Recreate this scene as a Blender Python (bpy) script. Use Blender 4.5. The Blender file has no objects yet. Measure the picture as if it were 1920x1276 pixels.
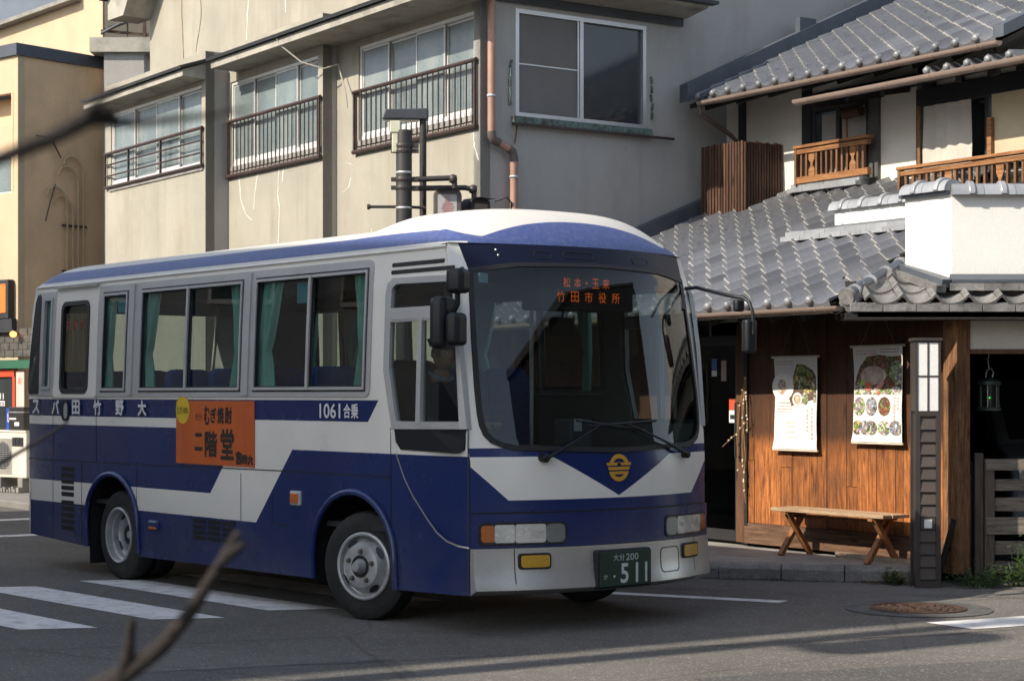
import bpy, bmesh, math, random
from mathutils import Vector, Matrix, Euler
SC = bpy.context.scene
COL = SC.collection
rnd = random.Random(7)

# ------------------------------------------------------------------ camera, sky, sun, exposure
cam_d = bpy.data.cameras.new('camera'); cam = bpy.data.objects.new('camera', cam_d); COL.objects.link(cam)
cam.location = (0, 0, 1.64); cam.rotation_euler = (math.radians(90), 0, 0)
cam_d.sensor_width = 36; cam_d.lens = 3500 / 1920 * 36; cam_d.shift_y = (740 - 638) / 1920
cam_d.clip_start = .1; cam_d.clip_end = 2000
cam_d.dof.use_dof = True; cam_d.dof.focus_distance = 14.0; cam_d.dof.aperture_fstop = 6.8
SC.camera = cam
world = bpy.data.worlds.new('World'); SC.world = world; world.use_nodes = True
SUN_EL = math.radians(37.0)
TRAV = Vector((.855, .518))                       # way the sunlight travels over the ground
wn = world.node_tree.nodes; wl = world.node_tree.links
bg = wn['Background']; sky = wn.new('ShaderNodeTexSky'); sky.sky_type = 'NISHITA'; sky.sun_disc = False
sky.sun_elevation = SUN_EL; sky.sun_rotation = math.atan2(-TRAV.x, -TRAV.y)
sky.air_density = 1.0; sky.dust_density = 1.0; sky.ozone_density = 1.0
hsv = wn.new('ShaderNodeHueSaturation'); hsv.inputs['Saturation'].default_value = .62
wl.new(sky.outputs[0], hsv.inputs['Color']); wl.new(hsv.outputs[0], bg.inputs[0]); bg.inputs[1].default_value = .15
sun_d = bpy.data.lights.new('sun', 'SUN'); sun = bpy.data.objects.new('sun', sun_d); COL.objects.link(sun)
sun_d.energy = 4.3; sun_d.angle = math.radians(.53); sun_d.color = (1, .90, .76)
sd = Vector((TRAV.x * math.cos(SUN_EL), TRAV.y * math.cos(SUN_EL), -math.sin(SUN_EL)))
sun.rotation_euler = sd.to_track_quat('-Z', 'Y').to_euler(); sun.location = (-20, -12, 25)
vs = SC.view_settings; vs.view_transform = 'Standard'; vs.look = 'None'; vs.gamma = 1; vs.exposure = .60; vs.use_curve_mapping = False
cy = SC.cycles; cy.max_bounces = 8; cy.transparent_max_bounces = 16; cy.caustics_reflective = False; cy.caustics_refractive = False
cy.use_adaptive_sampling = True; cy.adaptive_threshold = .02; cy.use_denoising = True
cy.sample_clamp_indirect = 6

# ------------------------------------------------------------------ materials
def new_mat(name):
    m = bpy.data.materials.new(name); m.use_nodes = True
    nt = m.node_tree; b = nt.nodes['Principled BSDF']; return m, nt, b

def coords(nt, scale=(1, 1, 1), src='Object'):
    tc = nt.nodes.new('ShaderNodeTexCoord'); mp = nt.nodes.new('ShaderNodeMapping')
    mp.inputs['Scale'].default_value = scale
    nt.links.new(tc.outputs[src], mp.inputs['Vector']); return mp.outputs[0]

def noise(nt, vec, scale, detail=4, rough=.55):
    n = nt.nodes.new('ShaderNodeTexNoise'); n.inputs['Scale'].default_value = scale
    n.inputs['Detail'].default_value = detail; n.inputs['Roughness'].default_value = rough
    nt.links.new(vec, n.inputs['Vector']); return n.outputs['Fac']

def maprange(nt, val, a, b, c, d):
    m = nt.nodes.new('ShaderNodeMapRange'); nt.links.new(val, m.inputs[0])
    for i, v in enumerate((a, b, c, d)): m.inputs[i + 1].default_value = v
    return m.outputs[0]

def mixc(nt, fac, c1, c2, blend='MIX'):
    m = nt.nodes.new('ShaderNodeMix'); m.data_type = 'RGBA'; m.blend_type = blend
    for s, v in ((m.inputs[0], fac), (m.inputs[6], c1), (m.inputs[7], c2)):
        if isinstance(v, (int, float)): s.default_value = v
        elif isinstance(v, tuple): s.default_value = v if len(v) == 4 else (*v, 1)
        else: nt.links.new(v, s)
    return m.outputs[2]

def mult(nt, val, col):
    """multiply a colour (socket or tuple) with a scalar socket"""
    v = nt.nodes.new('ShaderNodeCombineXYZ')
    for i in range(3): nt.links.new(val, v.inputs[i])
    return mixc(nt, 1.0, col, v.outputs[0], 'MULTIPLY')

def bump(nt, b, h, strength=.2, dist=.02):
    n = nt.nodes.new('ShaderNodeBump'); n.inputs['Strength'].default_value = strength
    n.inputs['Distance'].default_value = dist
    nt.links.new(h, n.inputs['Height']); nt.links.new(n.outputs[0], b.inputs['Normal'])

def pm(name, col, rough=.6, metal=0, var=.12, vscale=3.0, fine=60., finevar=.06, bmp=0., bscale=80., coat=0., spec=.5,
       stretch=(1, 1, 1), inst=0., stain=None, emit=None, rvar=0.):
    m, nt, b = new_mat(name)
    v = coords(nt, stretch)
    n1 = noise(nt, v, vscale, 5); n2 = noise(nt, v, fine, 3)
    f1 = maprange(nt, n1, .3, .7, 1 - var, 1 + var); f2 = maprange(nt, n2, .3, .7, 1 - finevar, 1 + finevar)
    c = mult(nt, f1, (*col, 1)); c = mult(nt, f2, c)
    for sc, ss, st, lo, hi, k in ([] if not stain else stain if isinstance(stain, list) else [stain]):   # (colour, scale, stretch, threshold lo, hi, strength)
        vv = coords(nt, st); ns = noise(nt, vv, ss, 6, .62)
        c = mixc(nt, maprange(nt, ns, lo, hi, 0, k), c, sc)
    if inst:
        oi = nt.nodes.new('ShaderNodeObjectInfo')
        c = mult(nt, maprange(nt, oi.outputs['Random'], 0, 1, 1 - inst, 1 + inst), c)
    nt.links.new(c, b.inputs['Base Color'])
    b.inputs['Roughness'].default_value = rough; b.inputs['Metallic'].default_value = metal
    if rvar: nt.links.new(maprange(nt, n1, .25, .75, max(0, rough - rvar), min(1, rough + rvar)), b.inputs['Roughness'])
    b.inputs['Specular IOR Level'].default_value = spec
    b.inputs['Coat Weight'].default_value = coat; b.inputs['Coat Roughness'].default_value = .06
    if bmp: bump(nt, b, noise(nt, v, bscale, 4), bmp)
    if emit: b.inputs['Emission Color'].default_value = (*emit[0], 1); b.inputs['Emission Strength'].default_value = emit[1]
    return m

def wood(name, dark, light, rough=.65, scale=14., inst=.22, spec=.3, axis=2, grey=None, band=None):
    """long grain along one axis with streaks, knots and weathering"""
    m, nt, b = new_mat(name)
    st = [9., 9., 9.]; st[axis] = .8
    oi = nt.nodes.new('ShaderNodeObjectInfo')
    tc = nt.nodes.new('ShaderNodeTexCoord'); mp = nt.nodes.new('ShaderNodeMapping'); mp.inputs['Scale'].default_value = st
    ad = nt.nodes.new('ShaderNodeVectorMath'); ad.operation = 'ADD'
    sc = nt.nodes.new('ShaderNodeVectorMath'); sc.operation = 'SCALE'; sc.inputs[0].default_value = (7, 5, 13)
    nt.links.new(oi.outputs['Random'], sc.inputs['Scale']); nt.links.new(tc.outputs['Object'], ad.inputs[0]); nt.links.new(sc.outputs[0], ad.inputs[1])
    nt.links.new(ad.outputs[0], mp.inputs['Vector']); v = mp.outputs[0]
    g = noise(nt, v, scale * .25, 6, .7); f = noise(nt, v, scale * 1.6, 3)
    c = mixc(nt, maprange(nt, g, .32, .68, 0, 1), (*dark, 1), (*light, 1))
    c = mult(nt, maprange(nt, f, .3, .7, .78, 1.15), c)
    c = mult(nt, maprange(nt, oi.outputs['Random'], 0, 1, 1 - inst, 1 + inst), c)
    big = noise(nt, coords(nt), 2.2, 5, .6)
    if grey: c = mixc(nt, maprange(nt, big, .46, .72, 0, .7), c, (*grey, 1))
    if band:                                       # boards kept from weather higher up stay darker, and eave shade is painted in: (z, colour)
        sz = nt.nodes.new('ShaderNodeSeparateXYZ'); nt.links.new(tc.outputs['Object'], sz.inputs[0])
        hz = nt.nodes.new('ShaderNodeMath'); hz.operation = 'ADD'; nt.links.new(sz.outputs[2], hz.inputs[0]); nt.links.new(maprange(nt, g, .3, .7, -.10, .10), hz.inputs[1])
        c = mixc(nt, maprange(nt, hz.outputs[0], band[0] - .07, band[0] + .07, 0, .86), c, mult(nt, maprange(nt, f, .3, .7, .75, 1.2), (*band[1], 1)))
    vo = nt.nodes.new('ShaderNodeTexVoronoi'); vo.inputs['Scale'].default_value = 1.1
    mp2 = nt.nodes.new('ShaderNodeMapping'); s2 = [5., 5., 5.]; s2[axis] = 1.6; mp2.inputs['Scale'].default_value = s2
    nt.links.new(ad.outputs[0], mp2.inputs['Vector']); nt.links.new(mp2.outputs[0], vo.inputs['Vector'])
    c = mult(nt, maprange(nt, vo.outputs['Distance'], .03, .16, .28, 1), c)
    nt.links.new(c, b.inputs['Base Color']); b.inputs['Roughness'].default_value = rough; b.inputs['Specular IOR Level'].default_value = spec
    bump(nt, b, f, .25, .01)
    return m

def thin_glass(name, tint=(.9, .95, .93), refl=1.0, rough=.0, ior=1.5):
    m = bpy.data.materials.new(name); m.use_nodes = True; nt = m.node_tree; nt.nodes.clear()
    o = nt.nodes.new('ShaderNodeOutputMaterial'); mx = nt.nodes.new('ShaderNodeMixShader')
    t = nt.nodes.new('ShaderNodeBsdfTransparent'); t.inputs[0].default_value = (*tint, 1)
    g = nt.nodes.new('ShaderNodeBsdfGlossy'); g.inputs['Roughness'].default_value = rough; g.inputs[0].default_value = (refl, refl, refl, 1)
    lw = nt.nodes.new('ShaderNodeLayerWeight'); lw.inputs[0].default_value = .5      # Schlick reflectance, same from both sides
    pw = nt.nodes.new('ShaderNodeMath'); pw.operation = 'POWER'; pw.inputs[1].default_value = 5; nt.links.new(lw.outputs['Facing'], pw.inputs[0])
    r0 = ((ior - 1) / (ior + 1)) ** 2 * 1.4; ma = nt.nodes.new('ShaderNodeMath'); ma.operation = 'MULTIPLY_ADD'; ma.inputs[1].default_value = 1 - r0; ma.inputs[2].default_value = r0
    nt.links.new(pw.outputs[0], ma.inputs[0]); nt.links.new(ma.outputs[0], mx.inputs[0]); nt.links.new(t.outputs[0], mx.inputs[1]); nt.links.new(g.outputs[0], mx.inputs[2])
    nt.links.new(mx.outputs[0], o.inputs[0]); return m

def glow(name, col, s):
    m = bpy.data.materials.new(name); m.use_nodes = True; nt = m.node_tree; nt.nodes.clear()
    o = nt.nodes.new('ShaderNodeOutputMaterial'); e = nt.nodes.new('ShaderNodeEmission')
    e.inputs[0].default_value = (*col, 1); e.inputs[1].default_value = s; nt.links.new(e.outputs[0], o.inputs[0]); return m

# ------------------------------------------------------------------ mesh building
WM = {}
class Fr:
    """a frame: local x, y, z -> world"""
    def __init__(s, ox=0, oy=0, oz=0, az=None, mat=None):
        if mat is not None: s.m = mat; return
        a = 0 if az is None else az
        s.m = Matrix.Translation((ox, oy, oz)) @ Matrix.Rotation(a, 4, 'Z')
    def __call__(s, x, y, z): return s.m @ Vector((x, y, z))
WF = Fr(0, 0, .04)                                  # world axes; z counted from the bus datum, 4 cm above the road

class MB:
    def __init__(s): s.v = []; s.f = []; s.mi = []
    def add(s, vs, fs, mi=0):
        n = len(s.v); s.v += [Vector(p) for p in vs]
        for q, f in enumerate(fs): s.f.append([i + n for i in f]); s.mi.append(mi[q] if isinstance(mi, list) else mi)
        return s
    def box(s, x0, x1, y0, y1, z0, z1, mi=0):
        return s.add([(x, y, z) for x in (x0, x1) for y in (y0, y1) for z in (z0, z1)],
                     [(0, 1, 3, 2), (4, 6, 7, 5), (0, 4, 5, 1), (2, 3, 7, 6), (0, 2, 6, 4), (1, 5, 7, 3)], mi)
    def bar(s, p, q, w, h, up=(0, 0, 1), mi=0):
        """square bar from p to q, w across, h along up"""
        p, q = Vector(p), Vector(q); d = (q - p).normalized(); a = d.cross(Vector(up)).normalized() * w / 2; b = a.cross(d).normalized() * h / 2
        vs = [o + sa * a + sb * b for o in (p, q) for sa, sb in ((-1, -1), (1, -1), (1, 1), (-1, 1))]
        return s.add(vs, [(3, 2, 1, 0), (4, 5, 6, 7), (0, 1, 5, 4), (1, 2, 6, 5), (2, 3, 7, 6), (3, 0, 4, 7)], mi)
    def tube(s, pts, r, n=8, cap=True, mi=0):
        pts = [Vector(p) for p in pts]; rs = r if isinstance(r, (list, tuple)) else [r] * len(pts)
        ring = []; base = len(s.v); prev = None
        for i, p in enumerate(pts):
            d = (pts[min(i + 1, len(pts) - 1)] - pts[max(i - 1, 0)]).normalized()
            if prev is None:
                a = d.cross(Vector((0, 0, 1)));
                if a.length < 1e-3: a = d.cross(Vector((1, 0, 0)))
            else:
                a = prev - d * prev.dot(d)
                if a.length < 1e-4: a = d.cross(Vector((0, 0, 1)))
            a.normalize(); prev = a; b = d.cross(a)
            for k in range(n):
                t = 2 * math.pi * k / n; s.v.append(p + (a * math.cos(t) + b * math.sin(t)) * rs[i])
        for i in range(len(pts) - 1):
            for k in range(n):
                k2 = (k + 1) % n; s.f.append([base + i * n + k, base + i * n + k2, base + (i + 1) * n + k2, base + (i + 1) * n + k]); s.mi.append(mi)
        if cap:
            s.f.append([base + k for k in range(n)][::-1]); s.mi.append(mi)
            s.f.append([base + (len(pts) - 1) * n + k for k in range(n)]); s.mi.append(mi)
        return s
    def lathe(s, prof, c, ax, n=24, mi=0, cap=True):
        """prof: list of (r, h) along axis ax from c"""
        c = Vector(c); ax = Vector(ax).normalized(); a = ax.cross(Vector((0, 0, 1)))
        if a.length < 1e-3: a = ax.cross(Vector((1, 0, 0)))
        a.normalize(); b = ax.cross(a); base = len(s.v)
        for r, h in prof:
            for k in range(n):
                t = 2 * math.pi * k / n; s.v.append(c + ax * h + (a * math.cos(t) + b * math.sin(t)) * r)
        for i in range(len(prof) - 1):
            for k in range(n):
                k2 = (k + 1) % n; s.f.append([base + i * n + k, base + i * n + k2, base + (i + 1) * n + k2, base + (i + 1) * n + k]); s.mi.append(mi)
        if cap:
            if prof[0][0] > 1e-4: s.f.append([base + k for k in range(n)][::-1]); s.mi.append(mi)
            if prof[-1][0] > 1e-4: s.f.append([base + (len(prof) - 1) * n + k for k in range(n)]); s.mi.append(mi)
        return s
    def prism(s, poly, fn, a, b, mi=0):
        """poly of 2D points, fn(p, q, depth) -> 3D; solid between depths a and b"""
        n = len(poly); vs = [fn(p, q, a) for p, q in poly] + [fn(p, q, b) for p, q in poly]
        fs = [list(range(n))[::-1], list(range(n, 2 * n))] + [(i, (i + 1) % n, n + (i + 1) % n, n + i) for i in range(n)]
        return s.add(vs, fs, mi)
    def grid(s, nu, nv, fn, mi=0):
        base = len(s.v)
        for i in range(nu + 1):
            for j in range(nv + 1): s.v.append(Vector(fn(i / nu, j / nv)))
        for i in range(nu):
            for j in range(nv):
                a = base + i * (nv + 1) + j; s.f.append([a, a + 1, a + nv + 2, a + nv + 1]); s.mi.append(mi)
        return s
    def build(s, name, mat, parent=None, fr=None, smooth=None, recalc=True, bevel=None):
        me = bpy.data.meshes.new(name)
        M = fr.m if fr is not None else Matrix.Identity(4)
        P = WM.get(parent.name, Matrix.Identity(4)) if parent is not None else Matrix.Identity(4)
        T = P.inverted() @ M
        me.from_pydata([T @ v for v in s.v], [], s.f)
        mats = mat if isinstance(mat, (list, tuple)) else [mat]
        for m in mats: me.materials.append(m)
        if len(mats) > 1: me.polygons.foreach_set('material_index', s.mi)
        if recalc:
            bm = bmesh.new(); bm.from_mesh(me); bmesh.ops.remove_doubles(bm, verts=bm.verts, dist=1e-5)
            bmesh.ops.recalc_face_normals(bm, faces=bm.faces); bm.to_mesh(me); bm.free()
        if smooth is not None:
            me.shade_smooth(); me.set_sharp_from_angle(angle=math.radians(smooth))
        o = bpy.data.objects.new(name, me); COL.objects.link(o)
        if parent is not None: o.parent = parent; WM[o.name] = P
        if bevel:
            b = o.modifiers.new('bevel', 'BEVEL'); b.width = bevel; b.segments = 2; b.limit_method = 'ANGLE'
        return o

def tag(o, label=None, cat=None, group=None, kind=None):
    if label: o['label'] = label
    if cat: o['category'] = cat
    if group: o['group'] = group
    if kind: o['kind'] = kind
    return o

def thing(name, label, cat, fr, group=None):
    o = bpy.data.objects.new(name, None); COL.objects.link(o); o.empty_display_size = .2
    o.matrix_world = fr.m; WM[o.name] = fr.m.copy()
    return tag(o, label, cat, group)

def inst(src, parent, M, name=None, mat=None):
    """a copy sharing the mesh, under parent, at local matrix M"""
    o = src.copy(); COL.objects.link(o)
    if name: o.name = name
    o.parent = parent; o.matrix_parent_inverse = Matrix.Identity(4); o.matrix_local = M
    return o

def copy_tree(o, parent=None):
    c = o.copy(); COL.objects.link(c); c.parent = parent
    for ch in list(o.children): copy_tree(ch, c)
    return c

def text(body, w, h, mat, fr, M, parent, name='lettering', bold=0., fat=0.):
    """flat lettering, w x h metres, centred on M (x right, y up) in frame fr"""
    cu = bpy.data.curves.new('lettering', 'FONT'); cu.body = body; cu.size = 1; cu.offset = bold; cu.resolution_u = 3
    ob = bpy.data.objects.new('lettering', cu); COL.objects.link(ob)
    bpy.context.view_layer.update()
    me = bpy.data.meshes.new_from_object(ob.evaluated_get(bpy.context.evaluated_depsgraph_get()))
    bpy.data.objects.remove(ob); bpy.data.curves.remove(cu)
    xs = [v.co.x for v in me.vertices]; ys = [v.co.y for v in me.vertices]
    cx, cyy = (min(xs) + max(xs)) / 2, (min(ys) + max(ys)) / 2
    kx, ky = w / max(1e-6, max(xs) - min(xs)), h / max(1e-6, max(ys) - min(ys))
    P = WM.get(parent.name, Matrix.Identity(4)); T = P.inverted() @ fr.m @ M
    for v in me.vertices: v.co = T @ Vector(((v.co.x - cx) * kx, (v.co.y - cyy) * ky, 0))
    if fat:                                        # heavier strokes: the glyph again, shifted a little, each copy a hair deeper
        bm = bmesh.new(); ax = [(T.to_3x3() @ Vector(q)).normalized() for q in ((1, 0, 0), (0, 1, 0), (0, 0, 1))]
        for k, (dx, dy) in enumerate(((0, 0), (fat, 0), (-fat, 0), (0, fat), (0, -fat))):
            n0 = len(bm.verts); bm.from_mesh(me); bm.verts.ensure_lookup_table()
            for v in bm.verts[n0:]: v.co += ax[0] * dx + ax[1] * dy - ax[2] * .0004 * k
        bm.to_mesh(me); bm.free()
    me.materials.clear(); me.materials.append(mat); me.name = name
    o = bpy.data.objects.new(name, me); COL.objects.link(o); o.parent = parent; WM[o.name] = P
    return o

def basis(o, x, y):
    x, y = Vector(x).normalized(), Vector(y).normalized(); z = x.cross(y)
    m = Matrix.Identity(4)
    for i, c in enumerate((x, y, z)):
        for r in range(3): m[r][i] = c[r]
    m.translation = Vector(o); return m

def rrect(a0, a1, b0, b1, r, n=4, corners=(1, 1, 1, 1)):
    """rounded rectangle, corners in order (a0,b0) (a1,b0) (a1,b1) (a0,b1)"""
    out = []
    for (ca, cb, st), on in zip(((a0 + r, b0 + r, 180), (a1 - r, b0 + r, 270), (a1 - r, b1 - r, 0), (a0 + r, b1 - r, 90)), corners):
        if not on or r <= 0:
            out.append(((a0, b0), (a1, b0), (a1, b1), (a0, b1))[(st // 90 + 2) % 4]); continue
        for k in range(n + 1):
            t = math.radians(st + 90 * k / n); out.append((ca + r * math.cos(t), cb + r * math.sin(t)))
    return out

def pip(poly, x, y):
    c = False; j = len(poly) - 1
    for i in range(len(poly)):
        (xi, yi), (xj, yj) = poly[i], poly[j]
        if (yi > y) != (yj > y) and x < (xj - xi) * (y - yi) / (yj - yi) + xi: c = not c
        j = i
    return c

def sheet(a0, a1, b0, b1, ga, gb, polys):
    """2D rectangle cut on a grid and along every polygon edge; returns a list of faces [(x, y), ...]"""
    bm = bmesh.new()
    na = max(1, round((a1 - a0) / ga)); nb = max(1, round((b1 - b0) / gb))
    vv = [[bm.verts.new((a0 + (a1 - a0) * i / na, b0 + (b1 - b0) * j / nb, 0)) for j in range(nb + 1)] for i in range(na + 1)]
    for i in range(na):
        for j in range(nb): bm.faces.new((vv[i][j], vv[i + 1][j], vv[i + 1][j + 1], vv[i][j + 1]))
    for poly in polys:
        for (x0, y0), (x1, y1) in zip(poly, poly[1:] + poly[:1]):
            d = Vector((x1 - x0, y1 - y0, 0))
            if d.length < 1e-6: continue
            nrm = Vector((-d.y, d.x, 0)).normalized(); e = 1e-4
            lx, hx, ly, hy = min(x0, x1) - e, max(x0, x1) + e, min(y0, y1) - e, max(y0, y1) + e
            fs = []
            for f in bm.faces:
                fx = [v.co.x for v in f.verts]; fy = [v.co.y for v in f.verts]
                if max(fx) >= lx and min(fx) <= hx and max(fy) >= ly and min(fy) <= hy: fs.append(f)
            geom = set(fs)
            for f in fs: geom.update(f.verts); geom.update(f.edges)
            bmesh.ops.bisect_plane(bm, geom=list(geom), plane_co=(x0, y0, 0), plane_no=nrm, dist=1e-6)
    out = [[(v.co.x, v.co.y) for v in f.verts] for f in bm.faces if f.calc_area() > 1e-9]
    bm.free(); return out

def cen(f): return (sum(p[0] for p in f) / len(f), sum(p[1] for p in f) / len(f))

def emit(mb, faces, fo, fi=None, mi=0):
    """put 2D faces on the surface fo(a, b); with fi also walls down to fi along the outline"""
    key = {}; base = len(mb.v)
    def vid(p):
        k = (round(p[0], 5), round(p[1], 5))
        if k not in key: key[k] = len(mb.v); mb.v.append(Vector(fo(*p)))
        return key[k]
    cnt = {}
    for f in faces:
        ids = [vid(p) for p in f]; mb.f.append(ids); mb.mi.append(mi)
        for a, b, pa, pb in zip(ids, ids[1:] + ids[:1], f, f[1:] + f[:1]):
            k = (min(a, b), max(a, b)); cnt.setdefault(k, []).append((a, b, pa, pb))
    if fi:
        low = {}
        def lid(i, p):
            if i not in low: low[i] = len(mb.v); mb.v.append(Vector(fi(*p)))
            return low[i]
        for k, l in cnt.items():
            if len(l) == 1:
                a, b, pa, pb = l[0]; mb.f.append([a, b, lid(b, pb), lid(a, pa)][::-1]); mb.mi.append(mi)
    return mb
# ------------------------------------------------------------------ the ground
def asphalt_mat(name, base, spk):
    m, nt, b = new_mat(name); v = coords(nt)
    n1 = noise(nt, v, .35, 6, .6); n2 = noise(nt, v, 70, 3, .7); n3 = noise(nt, v, 4.5, 5, .65)
    c = mult(nt, maprange(nt, n1, .3, .7, .74, 1.24), (*base, 1)); c = mult(nt, maprange(nt, n3, .3, .7, .9, 1.1), c)
    c = mult(nt, maprange(nt, n2, .3, .7, .62, 1.4), c)
    vo = nt.nodes.new('ShaderNodeTexVoronoi'); vo.inputs['Scale'].default_value = 95; nt.links.new(v, vo.inputs['Vector'])
    sp = nt.nodes.new('ShaderNodeMath'); sp.operation = 'GREATER_THAN'; sp.inputs[1].default_value = .93
    sep = nt.nodes.new('ShaderNodeSeparateColor'); nt.links.new(vo.outputs['Color'], sep.inputs[0]); nt.links.new(sep.outputs[0], sp.inputs[0])
    k = nt.nodes.new('ShaderNodeMath'); k.operation = 'MULTIPLY'; k.inputs[1].default_value = .55; nt.links.new(sp.outputs[0], k.inputs[0])
    c = mixc(nt, k.outputs[0], c, (*spk, 1))
    # old cracks sealed darker, thin
    vc = nt.nodes.new('ShaderNodeTexVoronoi'); vc.feature = 'DISTANCE_TO_EDGE'; vc.inputs['Scale'].default_value = .33
    mpw = nt.nodes.new('ShaderNodeMix'); mpw.data_type = 'VECTOR'; mpw.inputs[0].default_value = .06
    nw = nt.nodes.new('ShaderNodeTexNoise'); nw.inputs['Scale'].default_value = 3.0; nt.links.new(v, nw.inputs['Vector'])
    nt.links.new(v, mpw.inputs[4]); nt.links.new(nw.outputs['Color'], mpw.inputs[5]); nt.links.new(mpw.outputs[1], vc.inputs['Vector'])
    c = mult(nt, maprange(nt, vc.outputs['Distance'], .0, .006, .72, 1), c)
    nt.links.new(c, b.inputs['Base Color']); b.inputs['Roughness'].default_value = .82; b.inputs['Diffuse Roughness'].default_value = 1.0; b.inputs['Specular IOR Level'].default_value = .35
    bump(nt, b, n2, .5, .006); return m
def paint_mat(name, col, dark):
    m, nt, b = new_mat(name); v = coords(nt)
    n1 = noise(nt, v, 6, 8, .7); n2 = noise(nt, v, 60, 4, .7)
    c = mixc(nt, maprange(nt, n1, .47, .72, 0, .75), (*col, 1), (*dark, 1))
    c = mixc(nt, maprange(nt, n2, .60, .72, 0, .6), c, (*dark, 1))
    nt.links.new(c, b.inputs['Base Color']); b.inputs['Roughness'].default_value = .7; bump(nt, b, n2, .3, .004); return m
M_asph = asphalt_mat('asphalt', (.096, .091, .084), (.29, .27, .25))
M_paint = paint_mat('road_paint', (.74, .73, .71), (.22, .21, .20))
M_conc = pm('concrete', (.27, .255, .235), .85, var=.22, vscale=2.2, finevar=.15, bmp=.35, bscale=60, stain=((.09, .085, .08), 3.5, (1, 1, 1), .5, .75, .6))
M_kerb = pm('kerb_stone', (.22, .21, .195), .85, var=.25, vscale=3, finevar=.2, bmp=.5, bscale=45, stain=((.06, .062, .045), 3, (1, 1, 2), .48, .72, .7))
M_pave = pm('pavement', (.20, .19, .175), .85, var=.15, vscale=1.5, finevar=.2, bmp=.3, bscale=70)

tag(MB().add([(-160, -160, 0), (160, -160, 0), (160, 160, 0), (-160, 160, 0)], [(0, 1, 2, 3)]).build('road', M_asph), kind='structure')

def flat(name, pts, mat, z=.004, **k):
    o = MB().add([(x, y, z) for x, y in pts], [list(range(len(pts)))]).build(name, mat); return tag(o, **k)
# zebra crossing: bars along the bus's heading, each a painted strip
u_ = Vector((.657, -.754)); n_ = Vector((.79, .58)); nn = n_.normalized()
for k in range(-3, 4):
    e = Vector((-1.58, 14.25)) + n_ * k; s = e - u_ * 3.0
    a, b_ = e - nn * .235 - u_ * .12, e + nn * .235 + u_ * .10
    c_, d_ = s + nn * .235 + u_ * .10, s - nn * .235 - u_ * .12
    j = lambda: rnd.uniform(-.012, .012)
    flat('crossing_stripe', [(p.x + j(), p.y + j()) for p in (a, b_, c_, d_)], M_paint, kind='structure')
# second crossing at the right edge of the picture
r_ = Vector((.86, .42)).normalized(); rn = Vector((r_.y, -r_.x))
for k in range(0, 3):
    o_ = Vector((2.98, 13.44)) + rn * (.96 * k) + r_ * (.05 * k)
    flat('crossing_stripe', [tuple(p) for p in (o_, o_ + rn * .45 + r_ * .06, o_ + rn * .45 + r_ * 3.0, o_ + r_ * 3.0)], M_paint, kind='structure')
flat('road_line', [(.62, 15.46), (.70, 15.60), (2.2, 14.86), (2.10, 14.72)], M_paint, kind='structure')
flat('road_line', [(-6.2, 21.35), (-4.2, 22.6), (-4.3, 22.8), (-6.3, 21.6)], M_paint, z=.004, kind='structure')
flat('road_line', [(-9.0, 22.6), (-3.0, 27.0), (-3.1, 27.2), (-9.1, 22.9)], M_paint, z=.004, kind='structure')
# asphalt patch round the manhole, collar and cover
MHC = Vector((3.11, 14.30))
mb = MB(); n = 40
ring = [(MHC.x + math.cos(t) * .56, MHC.y + math.sin(t) * .56) for t in [2 * math.pi * k / n for k in range(n)]]
flat('road_patch', ring, pm('collar_concrete', (.095, .093, .088), .9, var=.3, vscale=5, finevar=.35, fine=90, bmp=.6, bscale=70), z=.006, kind='structure')
ft = Fr(MHC.x, MHC.y, 0, .4)
mh = thing('manhole_cover', 'round rusty iron manhole cover with raised pattern in the road', 'manhole cover', ft)
M_rust = pm('rusty_iron', (.085, .047, .031), .75, .3, var=.45, vscale=9, finevar=.3, bmp=.5, bscale=90, stain=((.055, .05, .048), 7, (1, 1, 1), .45, .7, .8))
MB().lathe([(.33, .0), (.33, .013), (.30, .013), (.30, .010), (0, .010)], (0, 0, 0), (0, 0, 1), 36).build('plate', M_rust, mh, ft, smooth=30)
MB().lathe([(.365, .0), (.365, .015), (.338, .015), (.338, 0)], (0, 0, 0), (0, 0, 1), 36, cap=False).build('rim', M_rust, mh, ft, smooth=30)
mb = MB()
for rr in (.06, .115, .17, .225, .275):
    q = max(4, int(rr * 60))
    for k in range(q):
        t = 2 * math.pi * (k + .5 * (int(rr * 100) % 2)) / q
        mb.bar((rr * math.cos(t) - .03 * math.sin(t), rr * math.sin(t) + .03 * math.cos(t), .012), (rr * math.cos(t) + .03 * math.sin(t), rr * math.sin(t) - .03 * math.cos(t), .012), .022, .008)
tag(mb.build('raised_pattern', M_rust, mh, ft), kind='stuff')

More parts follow.
